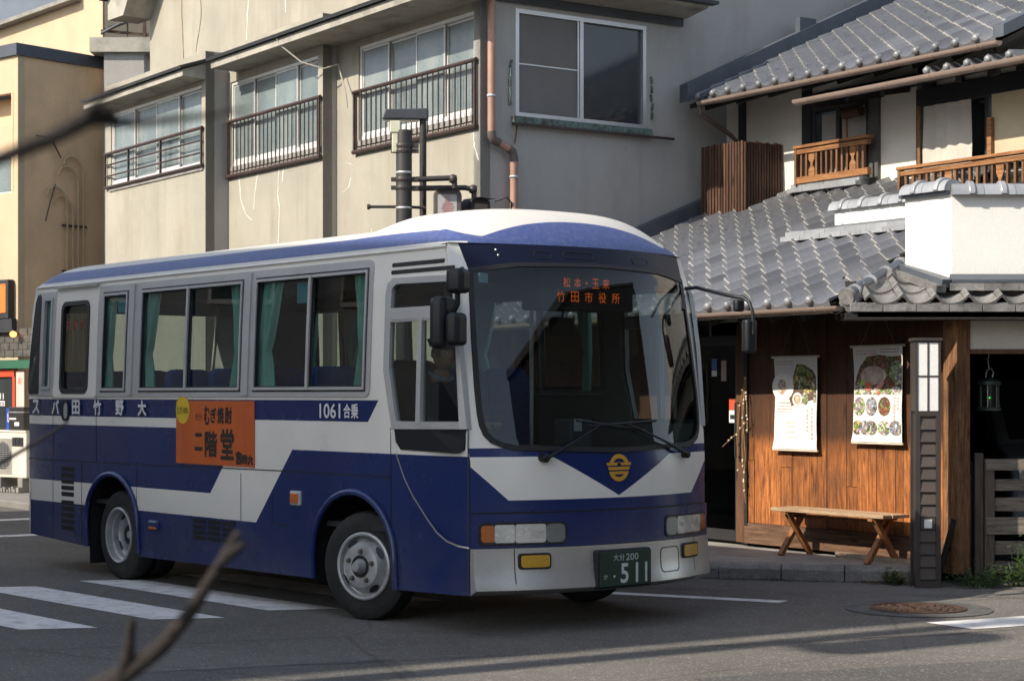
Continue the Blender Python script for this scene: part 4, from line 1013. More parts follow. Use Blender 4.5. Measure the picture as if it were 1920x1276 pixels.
# --- right hand front with the carport -----------------------------------------
FR = Fr(3.84, 16.33, .04)
MB().box(.03, 3.5, .0, .09, 2.0, 2.31).build('beam_board', pm('cream_board', (.55, .50, .42), .8, var=.08), hs, FR)
MB().box(.03, 3.5, -.02, .10, 1.96, 1.998).build('beam_trim', M_boardw, hs, FR)
MB().box(.0, 3.5, .03, .5, 2.312, 2.6).build('beam', M_dwood, hs, FR)
MB().box(.0, .06, .06, 4.0, .0, 2.4).build('carport_wall', M_dwood, hs, FR)
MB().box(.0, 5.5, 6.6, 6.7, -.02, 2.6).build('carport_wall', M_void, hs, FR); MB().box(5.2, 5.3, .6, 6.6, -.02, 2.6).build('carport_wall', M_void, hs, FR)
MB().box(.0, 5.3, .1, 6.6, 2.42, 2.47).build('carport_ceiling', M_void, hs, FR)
MB().box(-.08, .36, .42, .56, -.04, 1.0).build('side_board', M_dwood, hs, FR)
# ------------------------------------------------------------------ the bus
hd = math.radians(180 - 38.8); HV = Vector((math.sin(hd), math.cos(hd))); LV = Vector((-HV.y, HV.x))
o2 = Vector((-.316, 12.56)) + LV * 1.15
FBus = Fr(o2.x, o2.y, .04, math.atan2(HV.y, HV.x))   # x forward, y left, z up; the near side is y = -1.15
def paint(name, col, rough=.32, dirt=.25):
    m, nt, b = new_mat(name); v = coords(nt)
    n1 = noise(nt, v, 1.6, 6, .6); n2 = noise(nt, v, 28, 4, .7)
    sep = nt.nodes.new('ShaderNodeSeparateXYZ'); nt.links.new(v, sep.inputs[0])
    low = maprange(nt, sep.outputs[2], .9, .15, 0, 1)   # road grime on the skirt
    k = nt.nodes.new('ShaderNodeMath'); k.operation = 'MULTIPLY'; nt.links.new(low, k.inputs[0]); nt.links.new(maprange(nt, n1, .3, .75, .05, .55), k.inputs[1])
    c = mult(nt, maprange(nt, n1, .3, .7, .94, 1.05), (*col, 1))
    c = mixc(nt, k.outputs[0], c, (.11, .10, .09, 1)); c = mixc(nt, maprange(nt, n2, .62, .8, 0, dirt), c, (.2, .19, .17, 1))
    nt.links.new(c, b.inputs['Base Color']); nt.links.new(maprange(nt, n1, .3, .7, rough - .06, rough + .1), b.inputs['Roughness'])
    b.inputs['Coat Weight'].default_value = .3; b.inputs['Coat Roughness'].default_value = .08
    bump(nt, b, noise(nt, v, 1.7, 2), .06, .05); return m
M_bw = paint('bus_white', (.82, .79, .72)); M_bb = paint('bus_blue', (.0012, .018, .115), .24, .02)
M_bn = pm('bus_navy', (.005, .008, .026), .42, var=.1, spec=.25)
M_silver = pm('bumper_silver', (.52, .515, .50), .30, .6, var=.08, vscale=2, coat=.3, finevar=.05)
M_rub = pm('black_rubber', (.012, .012, .013), .55, var=.1)
M_blk = pm('black_trim', (.011, .012, .015), .45, var=.1, spec=.35)
M_sash = pm('bus_sash', (.47, .465, .455), .4, .15, var=.08)
M_int = pm('bus_interior', (.16, .165, .16), .8, var=.05)
M_intdk = pm('bus_interior_dark', (.030, .031, .033), .8)
M_seat = pm('seat_blue', (.03, .085, .33), .9, var=.2, vscale=20)
M_cur = pm('curtain_mint', (.42, .80, .68), .85, var=.1, vscale=3)
M_bgl = thin_glass('bus_glass', (.50, .56, .55), 1.0, ior=1.55); M_wsg = thin_glass('windshield_glass', (.46, .52, .52), .95, ior=1.46)
M_tyre = pm('tyre_rubber', (.016, .016, .016), .8, var=.3, vscale=6, bmp=.3, bscale=40, stain=((.045, .042, .038), 4, (1, 1, 1), .5, .8, .6))
M_rim = pm('wheel_silver', (.47, .475, .48), .38, .4, var=.22, vscale=7, stain=((.10, .085, .07), 6, (1, 1, 1), .5, .75, .6))
M_nut = pm('wheel_nut_steel', (.16, .135, .11), .55, .3, var=.4, vscale=30)
M_lens = pm('lamp_amber', (.55, .13, .01), .15, coat=.8, var=.1, bmp=.3, bscale=50, stain=None)
M_fog = pm('fog_amber', (.55, .30, .015), .15, coat=.8, var=.1, bmp=.3, bscale=60)
M_chrome = pm('reflector', (.95, .95, .93), .08, .6, var=.12, vscale=12, bmp=.35, bscale=9)
M_bowl = pm('reflector_bowl', (.92, .92, .90), .07, .9, var=.05)
M_clear = thin_glass('lamp_glass', (.93, .95, .95), 1.0)
M_yell = pm('emblem_gold', (.60, .31, .02), .45, var=.05)
M_adv = pm('advert_orange', (.60, .125, .022), .5, var=.12, vscale=2.5, stain=((.42, .07, .02), 1.2, (3, 1, .3), .5, .75, .6))
M_ink = pm('black_ink', (.03, .022, .016), .7)
M_let = pm('lettering_white', (.72, .72, .72), .5, var=.05)
M_pl = pm('plate_green', (.012, .04, .022), .5, var=.2); M_pll = pm('plate_letter', (.55, .62, .60), .6)
BW = 1.15; BL = 7.05
bus = thing('bus', 'blue and white city bus crossing the road with an orange advert on its side', 'bus', FBus)
def interp(z, pts):
    for (a, b), (c, d) in zip(pts, pts[1:]):
        if z <= c: return b + (d - b) * (z - a) / (c - a)
    return pts[-1][1]
def tum(z): return interp(z, [(-1, .02), (.45, .0), (1.6, 0), (2.4, .03), (2.62, .05), (4, .05)])
def dfr(z): return interp(z, [(-1, 0), (1.15, 0), (2.45, .20), (2.65, .27), (4, .6)])
def drr(z): return interp(z, [(-1, 0), (1.6, 0), (2.62, .20), (4, .2)])
BOW = .27
def side_in(u):
    r = 0
    if u < .14: r = .045 * ((.14 - u) / .14) ** 2
    if u > 6.85: r = .07 * (min(1, (u - 6.85) / .20)) ** 2.0
    return r
def side(s, out=0.):
    """near (s = -1) or far (s = 1) side surface: (u back from the front, z) -> point"""
    def f(u, z): return Vector((-u, s * (BW - tum(z) - side_in(u) + out), z))
    return f
def front(ex=0.):
    def f(v, z):
        w = (v - BW) / BW
        x = -(dfr(z) - BOW * (1 - w * w)) + ex
        half = BW - tum(z) - side_in(dfr(z))
        return Vector((x, w * half, z))
    return f
def circ(cx, cz, ru, rz, n=28, a0=0, a1=360): return [(cx + ru * math.cos(math.radians(a0 + (a1 - a0) * k / n)), cz + rz * math.sin(math.radians(a0 + (a1 - a0) * k / n))) for k in range(n)]
arch_r = [(4.66, .05), (4.665, .45)] + [(5.16 - .495 * math.cos(math.radians(t)), .46 + .44 * math.sin(math.radians(t))) for t in range(10, 180, 12)] + [(5.655, .45), (5.66, .05)]
arch_f = [(.80, .05), (.805, .40)] + [(1.335 - .53 * math.cos(math.radians(t)), .42 + .475 * math.sin(math.radians(t))) for t in range(10, 180, 12)] + [(1.865, .40), (1.87, .05)]
P1 = [(7.2, 1.405), (1.153, 1.405), (1.02, 1.562), (7.2, 1.562)]
P2 = [(7.2, .80), (3.424, .80), (2.94, 1.325), (7.2, 1.325)]
P3 = [(7.2, .0), (-.2, .0), (-.2, 1.183), (2.173, 1.183), (2.706, .60), (7.2, .60)]
winA = [(6.36, 1.60), (6.92, 1.60), (6.77, 2.56), (6.36, 2.56)]; winB = [(5.455, 1.60), (1.14, 1.60), (1.14, 2.56), (5.455, 2.56)]
door_w = rrect(5.64, 6.215, 1.615, 2.46, .07)
cabw = [(.935, 1.79), (.82, 1.374), (.025, 1.384), (.10, 2.0), (.165, 2.34), (.21, 2.40), (.85, 2.41), (.915, 2.37), (.935, 2.30)]
cabp = [(.82, 1.366), (.80, 1.27), (.74, 1.215), (.10, 1.205), (.045, 1.23), (.03, 1.30), (.028, 1.376)]
rear_c = [(6.86, .1), (7.2, .1), (7.2, .775), (6.86, .775)]
front_edge = [(-.3, -1), (0, -1), (0, 1.15), (.2, 2.45), (.27, 2.65), (.27, 3), (-.3, 3)]
rear_edge = [(7.4, -1), (7.05, -1), (7.05, 1.6), (6.85, 2.62), (6.85, 3), (7.4, 3)]
skirt = [(-.2, -.2), (-.2, .255), (.1, .245), (.82, .225), (1.8, .225), (4.7, .20), (5.7, .225), (6.84, .27), (7.4, .275), (7.4, -.2)]
def build_side(s):
    polys = [arch_r, arch_f, P1, P2, P3, winA, winB, cabw, rear_c, front_edge, rear_edge, skirt] + ([door_w] if s < 0 else [])
    holes = [arch_r, arch_f, winA, winB, cabw, front_edge, rear_edge, skirt] + ([door_w] if s < 0 else [])
    fs = [f for f in sheet(-.0, 7.05, .1, 2.62, .47, .42, polys + [[(0, 1.6), (7, 1.6)], [(0, 2.4), (7, 2.4)]]) if not any(pip(p, *cen(f)) for p in holes)]
    W = [f for f in fs]
    cl = {0: [], 1: [], 2: []}
    for f in fs:
        c = cen(f)
        if pip(rear_c, *c): cl[2].append(f)
        elif pip(P1, *c) or pip(P2, *c) or pip(P3, *c): cl[1].append(f)
        else: cl[0].append(f)
    mb = MB()
    for k, l in cl.items(): emit(mb, l, side(s, 0), None, k)
    emit(mb, fs, side(s, -.035), None, 3)
    return mb.build('side_panel', [M_bw, M_bb, M_silver, M_int], bus, FBus, smooth=25, recalc=False)
build_side(-1); build_side(1)
def ring_part(name, outer, inners, mat, s=-1, out=.012, base=-.03, parent=None, g=.5):
    xs = [p[0] for p in outer]; zs = [p[1] for p in outer]
    fs = [f for f in sheet(min(xs), max(xs), min(zs), max(zs), g, g, [outer] + inners) if pip(outer, *cen(f)) and not any(pip(p, *cen(f)) for p in inners)]
    return emit(MB(), fs, side(s, out), side(s, base)).build(name, mat, parent or bus, FBus)
def pane_part(a0, a1, b0, b1, mat, s=-1, out=-.012, parent=None, name='pane'):
    return emit(MB(), sheet(a0, a1, b0, b1, .6, .5, []), side(s, out)).build(name, mat, parent or bus, FBus, recalc=False)
def R(a0, a1, b0, b1): return [(a0, b0), (a1, b0), (a1, b1), (a0, b1)]
for s in (-1, 1):
    wf = ring_part('window_frame', rrect(1.125, 5.47, 1.585, 2.578, .06, corners=(1, 0, 0, 1)), [R(4.93, 5.36, 1.655, 2.49), R(3.84, 4.63, 1.655, 2.49), R(2.965, 3.82, 1.655, 2.49), R(1.965, 2.72, 1.655, 2.49), R(1.205, 1.945, 1.655, 2.49)], M_sash, s, .010)
    for a0, a1 in ((4.92, 5.37), (3.83, 4.64), (2.955, 3.83), (1.955, 2.73), (1.195, 1.955)): pane_part(a0, a1, 1.645, 2.50, M_bgl, s, parent=wf)
    # each sash has a raised rim of its own
    for a0, a1, k in ((4.93, 5.36, 0), (3.825, 4.63, 1), (2.965, 3.835, 0), (1.95, 2.72, 1), (1.205, 1.96, 0)):
        ring_part('sash', R(a0 - .016, a1 + .016, 1.638, 2.506), [R(a0 + .004, a1 - .004, 1.660, 2.486)], M_sash, s, .020 + .005 * k, -.01, wf)
        ring_part('gasket', R(a0 + .003, a1 - .003, 1.659, 2.487), [R(a0 + .012, a1 - .012, 1.669, 2.477)], M_rub, s, .014, -.01, wf); ring_part('gasket', R(a0 - .030, a1 + .030, 1.624, 2.520), [R(a0 - .019, a1 + .019, 1.635, 2.509)], M_rub, s, .0125, .0, wf)
    for a in (2.845, 4.81): ring_part('pillar_strip', R(a - .035, a + .035, 1.60, 2.565), [], M_sash, s, .024, .0, wf)
    wa = ring_part('window_frame', [(6.35, 1.59), (6.935, 1.59), (6.785, 2.57), (6.35, 2.57)], [R(6.445, 6.60, 1.67, 2.50)], M_sash, s, .010)
    pane_part(6.44, 6.61, 1.66, 2.51, M_bgl, s, parent=wa); ring_part('sash', R(6.425, 6.62, 1.65, 2.52), [R(6.455, 6.59, 1.68, 2.49)], M_sash, s, .020, -.01, wa)
    ring_part('quarter_glass', [(6.68, 1.61), (6.88, 1.61), (6.92, 1.65), (6.93, 1.75), (6.80, 2.48), (6.765, 2.545), (6.71, 2.555), (6.68, 2.52)], [], M_blk, s, .014, -.02, wa)
    cw = ring_part('cab_window', [(a + (.02 if a > .5 else -.02) * (.6 if a < .5 else 1), b + (.02 if b > 2 else -.015)) for a, b in cabw],
                   [[(.885, 2.215), (.13, 2.215), (.17, 2.34), (.225, 2.375), (.83, 2.385), (.88, 2.35)], [(.885, 2.115), (.885, 1.79), (.79, 1.415), (.53, 1.415), (.545, 2.115)], [(.505, 2.115), (.492, 1.415), (.07, 1.42), (.118, 2.0), (.13, 2.115)]], M_sash, s, .012)
    emit(MB(), [f for f in sheet(0, .95, 1.37, 2.42, .3, .3, [cabw]) if pip(cabw, *cen(f))], side(s, -.012)).build('pane', M_bgl, cw, FBus, recalc=False)
    ring_part('sash', R(.495, .545, 1.40, 2.13), [], M_sash, s, .02, -.01, cw); ring_part('sash', R(.12, .90, 2.13, 2.20), [], M_sash, s, .018, -.01, cw)
    ring_part('cab_lower_panel', cabp, [], M_blk, s, .006, -.02)
    for a, z in ((arch_r, 0), (arch_f, 0)):
        pts = [side(s, .012)(u, max(zz, .235)) for u, zz in a if zz > .2]; MB().tube([side(s, .005)(a[0][0], .23)] + pts + [side(s, .005)(a[-1][0], .23)], .026, 8).build('arch_flare', M_bb, bus, FBus, smooth=60)
        mb = MB(); q = [(u, zz) for u, zz in a]; n = len(q)
        mb.add([side(s, -.02)(u, max(zz, .2)) for u, zz in q] + [side(s, -.55)(u, max(zz, .2)) for u, zz in q], [(i, i + 1, n + i + 1, n + i) for i in range(n - 1)]); mb.add([side(s, -.55)(u, max(zz, .2)) for u, zz in q], [list(range(n))]); mb.build('wheel_well', M_rub, bus, FBus)
# emergency door (rear, near side) with its rounded window and pull
ed = ring_part('emergency_door', rrect(5.475, 6.365, 1.575, 2.585, .04), [rrect(5.66, 6.195, 1.64, 2.44, .07)], M_bw, -1, .010, -.02)
ring_part('window_seal', rrect(5.635, 6.22, 1.612, 2.465, .085), [rrect(5.675, 6.18, 1.655, 2.425, .06)], M_rub, -1, .018, -.01, ed)
pane_part(5.66, 6.195, 1.63, 2.45, M_bgl, -1, parent=ed)
MB().box(-6.36, -5.48, -BW + .03, -BW - .0, 2.59, 2.61).build('drip_rail', M_sash, ed, FBus)
ring_part('door_pull', rrect(6.02, 6.165, 1.36, 1.555, .055), [rrect(6.04, 6.145, 1.38, 1.535, .045)], M_rub, -1, .016, -.005, ed)
ring_part('pull_recess', rrect(6.04, 6.145, 1.38, 1.535, .045), [], M_sash, -1, .004, -.0, ed)
# panel joints: narrow dark seams
def seam(pts, w=.004, mat=M_rub, s=-1, out=.0025, name='panel_seam'):
    mb = MB()
    for (u0, z0), (u1, z1) in zip(pts, pts[1:]):
        d = Vector((u1 - u0, z1 - z0)); L = d.length; d.normalize(); nq = Vector((-d.y, d.x)) * w; k = max(1, int(L / .3))
        for i in range(k):
            p, q = Vector((u0, z0)) + d * (L * i / k), Vector((u0, z0)) + d * (L * (i + 1) / k); f = side(s, out)
            mb.add([f(*(p - nq)), f(*(q - nq)), f(*(q + nq)), f(*(p + nq))], [(0, 1, 2, 3)])
    return mb.build(name, mat, bus, FBus, recalc=False)
for p in ([(7.0, .992), (5.8, .99)], [(5.8, .99), (2.3, 1.017), (.866, 1.018)], [(5.475, 1.59), (5.475, .99)], [(6.37, 1.59), (6.37, .99), (6.37, .25)], [(5.77, .99), (5.77, .235)], [(4.70, .98), (4.70, .45)],
          [(2.935, .98), (2.935, .60)], [(.866, 1.37), (.866, .235)], [(0.012, 1.37), (.012, .26)], [(6.86, .78), (6.86, .27)], [(2.467, .84), (2.467, .60), (2.2, .60)]): seam(p)
seam([(.86, 1.35), (.80, 1.19)], .008, M_bw, out=.004, name='trim_line')
seam([(.80, 1.19), (.70, 1.02), (.60, .90), (.42, .74), (.31, .655), (.20, .605), (.08, .578), (0.005, .568)], .006, M_silver, out=.004, name='trim_line')
# slots over the cab window, engine vents, heater grille, lamps on the skirt
for a0, a1, z in ((.28, .905, 2.52), (.16, .91, 2.468)): ring_part('air_slot', rrect(a0, a1, z - .014, z + .016, .013), [], M_rub, -1, .003, -.0)
for k in range(10):
    z = .915 - k * .058 - (.02 if k > 4 else 0); ring_part('engine_vent', rrect(5.93, 6.19, z - .02, z + .02, .012), [], M_blk, -1, .003, -.0)
for i in range(3):
    for j in range(4): ring_part('grille_slot', rrect(3.02 + i * .24, 3.23 + i * .24, .41 + j * .046, .445 + j * .046, .008), [], M_blk, -1, .003, -.0)
mk = MB().box(-4.46, -4.29, -BW - .03, -BW + .02, .445, .53); mk = mk.build('side_marker', M_bb, bus, FBus, bevel=.02); MB().box(-4.43, -4.30, -BW - .034, -BW - .02, .452, .475).build('lens', M_lens, mk, FBus, bevel=.008)
rl = MB().box(-2.185, -2.04, -BW - .02, -BW + .02, .76, .872).build('side_reflector', M_sash, bus, FBus, bevel=.012); MB().box(-2.165, -2.06, -BW - .028, -BW - .018, .778, .854).build('lens', M_lens, rl, FBus, bevel=.008)
# advert panel
ad = MB().box(-3.98, -2.72, -BW - .009, -BW - .002, 1.03, 1.552).build('advert_panel', M_adv, bus, FBus)
BX, BZ = (1, 0, 0), (0, 0, 1)
def btext(body, u, z, w, h, mat, parent=bus, out=.006, bold=0., fat=0.): return text(body, w, h, mat, FBus, basis((-u, -BW - out, z), BX, BZ), parent, bold=bold, fat=fat)
MB().lathe([(.0, .0), (.115, .0), (.115, .002)], (-3.865, -BW - .0095, 1.475), (0, -1, 0), 24, cap=False).build('advert_spot', pm('spot_yellow', (.72, .50, .03), .5), ad, FBus)
btext('むぎ100%', 3.865, 1.475, .19, .062, M_ink, ad, .013)
btext('大分', 3.60, 1.42, .115, .065, M_ink, ad, .011, 0)
for ch, u, w, h in (('む', 3.46, .085, .15), ('ぎ', 3.355, .085, .12), ('焼', 3.24, .10, .13), ('酎', 3.115, .10, .13)): btext(ch, u, 1.435, w, h, M_ink, ad, .012, 0, .005)
for ch, u, z, w, h in (('二', 3.60, 1.215, .12, .13), ('階', 3.395, 1.20, .19, .20), ('堂', 3.135, 1.205, .20, .24), ('吉', 2.955, 1.10, .085, .10), ('四', 2.865, 1.088, .075, .06), ('六', 2.775, 1.085, .075, .075)): btext(ch, u, z, w, h, M_ink, ad, .012, 0, .008)
# company name, read from the front backwards, and the fleet number
for ch, u in (('ス', 6.745), ('バ', 6.29), ('田', 5.861), ('竹', 5.429), ('野', 4.995), ('大', 4.577)): btext(ch, u - .0, 1.487, .148, .125, M_let, out=.016 if u < 6.6 else .004, fat=.006)
btext('1061', 1.645, 1.482, .275, .105, M_let, fat=.003); btext('合', 1.418, 1.482, .088, .10, M_let, fat=.003); btext('乗', 1.318, 1.482, .092, .105, M_let, fat=.003)
for ch, u in (('非', 5.75), ('常', 5.90), ('口', 6.05)): btext(ch, u, 2.24, .075, .08, pm('exit_red', (.28, .03, .03), .6), ed, -.006, .02)
for a in (1.9, 5.05, 2.25): pass
# blue stickers high in two windows
for u0, u1, z0, z1 in ((2.03, 2.20, 2.30, 2.46), (4.95, 5.17, 2.33, 2.47)): MB().box(-u1, -u0, -BW + .06, -BW + .062, z0, z1).build('window_sticker', pm('sticker_cyan', (.10, .42, .52), .6), bus, FBus)

# --- front -----------------------------------------------------------------------
F0 = front(0)
vis = [(.075, 2.62), (.11, 2.47), (.45, 2.515), (1.15, 2.53), (1.85, 2.515), (2.19, 2.47), (2.225, 2.62), (2.23, 2.645), (.07, 2.645)]
ws_o = [(.088, 1.47), (.092, 1.39), (.110, 1.325), (.150, 1.275), (.22, 1.243), (.31, 1.224), (1.15, 1.20), (1.99, 1.224), (2.08, 1.243), (2.15, 1.275), (2.19, 1.325), (2.208, 1.39), (2.212, 1.47), (2.19, 2.47), (1.85, 2.515), (1.15, 2.53), (.45, 2.515), (.11, 2.47)]
ws_i = [(.122, 1.47), (.126, 1.40), (.142, 1.345), (.175, 1.305), (.23, 1.278), (.32, 1.258), (1.15, 1.232), (1.98, 1.258), (2.07, 1.278), (2.125, 1.305), (2.158, 1.345), (2.174, 1.40), (2.178, 1.47), (2.164, 2.44), (1.84, 2.487), (1.15, 2.502), (.46, 2.487), (.136, 2.44)]
wpanel = [(0, 1.18), (.574, 1.18), (1.15, .90), (1.726, 1.18), (2.3, 1.18), (2.3, 1.115), (2.045, .885), (.255, .885), (0, 1.115)]
upw = [(-.1, 1.24), (2.4, 1.24), (2.4, 2.7), (-.1, 2.7)]
low_ = [(-.1, -.1), (2.4, -.1), (2.4, .80), (-.1, .80)]
fs = sheet(0, 2.3, .30, 2.645, .12, .35, [wpanel, upw, ws_o, ws_i, vis, low_, [(0, 1.15), (2.3, 1.15)], [(0, 2.45), (2.3, 2.45)]])
base = [f for f in fs if not pip(ws_i, *cen(f))]
mb = MB()
for f in base:
    c = cen(f); k = 1
    if pip(vis, *c): k = 2
    elif pip(ws_o, *c): k = 2
    elif pip(low_, *c): k = 1
    elif pip(wpanel, *c) or c[1] > 1.24: k = 0
    emit(mb, [f], F0, None, k)
mb.build('front_panel', [M_bw, M_bb, M_bn], bus, FBus, smooth=30)
emit(MB(), base, front(-.03)).build('front_lining', M_intdk, bus, FBus)
emit(MB(), [f for f in fs if pip(ws_o, *cen(f)) and not pip(ws_i, *cen(f))], front(.014), front(-.02)).build('windshield_seal', M_rub, bus, FBus)
ws = emit(MB(), [f for f in fs if pip(ws_i, *cen(f))], front(.004)).build('windshield', M_wsg, bus, FBus, smooth=180, recalc=False)
emit(MB(), [f for f in fs if pip(vis, *cen(f)) and not pip(ws_o, *cen(f))], front(.008), front(-.02)).build('visor_panel', M_bn, bus, FBus, smooth=40)
def fpatch(name, poly, mat, ex=.01, base=-.01, g=.12, parent=None, smooth=40, bevel=None):
    xs = [p[0] for p in poly]; zs = [p[1] for p in poly]
    fs = [f for f in sheet(min(xs), max(xs), min(zs), max(zs), g, g, [poly]) if pip(poly, *cen(f))]
    return emit(MB(), fs, front(ex), front(base)).build(name, mat, parent or bus, FBus, smooth=smooth, bevel=bevel)
# headlight band stands proud with a joint above, then the silver bumper
fpatch('headlight_band', [(0, .565), (2.3, .565), (2.3, .795), (0, .795)], M_bb, .022, -.02)
def bumpf(extra):
    prof = [(.245, .0), (.258, .052), (.285, .062), (.32, .056), (.37, .044), (.44, .038), (.52, .034), (.562, .034)]
    def f(v, z): p = front(interp(z, prof) + extra)(v, z); return p
    return f
fsb = sheet(0, 2.3, .245, .562, .10, .035, [])
emit(MB(), fsb, bumpf(0), front(-.03)).build('bumper', M_silver, bus, FBus, smooth=40)
for v in (.272, 2.028):
    mb = MB(); mb.add([bumpf(.0015)(v + d, z) for z in (.262, .33, .4, .48, .56) for d in (-.003, .003)], [(2 * k, 2 * k + 1, 2 * k + 3, 2 * k + 2) for k in range(4)]); mb.build('panel_seam', M_rub, bus, FBus, recalc=False)
mb = MB(); mb.add([front(.003)(v / 20 * 2.3, z) for v in range(21) for z in (.795, .806)], [(2 * k, 2 * k + 1, 2 * k + 3, 2 * k + 2) for k in range(20)]); mb.build('panel_seam', M_rub, bus, FBus, recalc=False)
def mir(poly): return [(2.3 - a, b) for a, b in poly][::-1]
hl_o = rrect(.045, .665, .585, .735, .03, corners=(1, 1, 1, 1))
for flip in (0, 1):
    T = mir if flip else (lambda p: p)
    h = fpatch('headlight', T(rrect(.04, .665, .583, .737, .035)), M_rub, .028, .0)
    fpatch('reflector', T(rrect(.283, .505, .598, .724, .02)), M_chrome, .031, .02, .04, h); fpatch('reflector', T(rrect(.507, .652, .598, .722, .035)), pm('lamp_grey', (.30, .32, .32), .3, .5, bmp=.4, bscale=30), .030, .02, .04, h)
    fpatch('indicator', T(rrect(.053, .140, .605, .718, .02)), M_lens, .033, .02, .04, h); fpatch('reflector', T(rrect(.142, .280, .600, .722, .015)), M_chrome, .030, .02, .04, h)
    fpatch('lens', T(rrect(.05, .655, .592, .728, .03)), M_clear, .043, .042, .06, h)
    sh_ = -.075 * flip; fg = fpatch('fog_lamp', T(rrect(.295 + sh_, .53 + sh_, .418, .527, .025)), M_rub, .052, .0); fpatch('lens', T(rrect(.31 + sh_, .515 + sh_, .432, .514, .018)), M_fog, .058, .03, .05, fg)
# number plate in its recess
pc = bumpf(.0)(1.148, .286); MB().box(pc.x - .06, pc.x + .006, -.258, .248, .262, .528).build('plate_recess', M_blk, bus, FBus, bevel=.015)
pl = MB().box(pc.x + .010, pc.x + .016, -.245, .235, .275, .515).build('number_plate', M_pl, bus, FBus, bevel=.01)
def ftext(b, y, z, w, h, mat=M_pll, bold=0.): return text(b, w, h, mat, FBus, basis((pc.x + .0185, y, z), (0, 1, 0), (0, 0, 1)), pl, bold=bold)
ftext('大分', -.072, .474, .105, .046); ftext('200', .052, .474, .115, .046)
ftext('か', -.195, .345, .035, .035); MB().lathe([(0, 0), (.009, 0), (.009, .001)], (pc.x + .018, -.115, .345), (1, 0, 0), 10, cap=False).build('lettering', M_pll, pl, FBus)
ftext('5', -.020, .362, .075, .138, bold=.02)
for y in (.098, .185): MB().box(pc.x + .0165, pc.x + .0185, y - .010, y + .010, .293, .431).build('lettering', M_pll, pl, FBus)
fl = rrect(1.56, 1.80, .335, .515, .04)
inn = rrect(1.567, 1.793, .342, .508, .036)
fs2 = [f for f in sheet(1.56, 1.80, .335, .515, .08, .06, [fl, inn]) if pip(fl, *cen(f)) and not pip(inn, *cen(f))]
emit(MB(), fs2, bumpf(.002)).build('tow_cover_seam', M_rub, bus, FBus, recalc=False)
# golden company emblem: split ring and winged bar
em = MB(); ec = (1.148, 1.092)
def earc(r0, r1, a0, a1, n=14): 
    pts = [(ec[0] + r1 * math.cos(math.radians(a0 + (a1 - a0) * k / n)), ec[1] + r1 * .96 * math.sin(math.radians(a0 + (a1 - a0) * k / n))) for k in range(n + 1)] + [(ec[0] + r0 * math.cos(math.radians(a1 + (a0 - a1) * k / n)), ec[1] + r0 * .96 * math.sin(math.radians(a1 + (a0 - a1) * k / n))) for k in range(n + 1)]
    return pts
for poly in (earc(.068, .100, 22, 158), earc(.068, .100, 202, 338), [(1.028, 1.128), (1.268, 1.128), (1.262, 1.108), (1.17, 1.108), (1.148, 1.138), (1.126, 1.108), (1.034, 1.108)], [(1.040, 1.098), (1.256, 1.098), (1.246, 1.076), (1.05, 1.076)], [(1.052, 1.066), (1.244, 1.066), (1.236, 1.046), (1.06, 1.046)]):
    xs = [p[0] for p in poly]; zs = [p[1] for p in poly]
    f_ = [f for f in sheet(min(xs), max(xs), min(zs), max(zs), .3, .3, [poly]) if pip(poly, *cen(f))]; emit(em, f_, front(.004))
em.build('emblem', M_yell, bus, FBus, recalc=False)
# details on the visor: oval marks, vents and screws
for poly in (rrect(.60, .74, 2.548, 2.60, .024), rrect(.84, 1.12, 2.556, 2.605, .022), rrect(1.53, 1.72, 2.545, 2.595, .015)):
    inn_ = [((a - sum(p[0] for p in poly) / len(poly)) * .94 + sum(p[0] for p in poly) / len(poly), (b - sum(p[1] for p in poly) / len(poly)) * .8 + sum(p[1] for p in poly) / len(poly)) for a, b in poly]
    fs3 = [f for f in sheet(min(p[0] for p in poly), max(p[0] for p in poly), 2.54, 2.61, .1, .1, [poly, inn_]) if pip(poly, *cen(f)) and not pip(inn_, *cen(f))]
    emit(MB(), fs3, front(.011), front(.0)).build('visor_vent', M_blk, bus, FBus)
for v, z in ((.32, 2.60), (.33, 2.562)): MB().lathe([(.009, .0), (.007, .006), (0, .007)], front(.008)(v, z), (1, 0, 0), 8, cap=False).build('screw', M_alu, bus, FBus)
# wipers
for a, b, c0, c1 in (((.50, 1.17), (.99, 1.405), (.78, 1.425), (1.42, 1.345)), ((1.92, 1.17), (1.22, 1.40), (.88, 1.385), (1.55, 1.418))):
    fw = front(.055); fb = front(.035)
    w_ = MB().tube([front(.0)(*a), front(.05)(*a), fw((a[0] + b[0]) / 2, (a[1] + b[1]) / 2), fw(*b)], [.016, .016, .009, .007], 6).build('wiper', M_blk, bus, FBus, smooth=50)
    MB().tube([fb(c0[0] + (c1[0] - c0[0]) * t / 6, c0[1] + (c1[1] - c0[1]) * t / 6) for t in range(7)], .009, 5).build('wiper_blade', M_rub, w_, FBus)
    MB().lathe([(.03, -.01), (.03, .05), (.02, .06), (0, .06)], front(.0)(*a), (1, 0, 0), 12, cap=False).build('wiper_pivot', M_blk, w_, FBus, smooth=40)

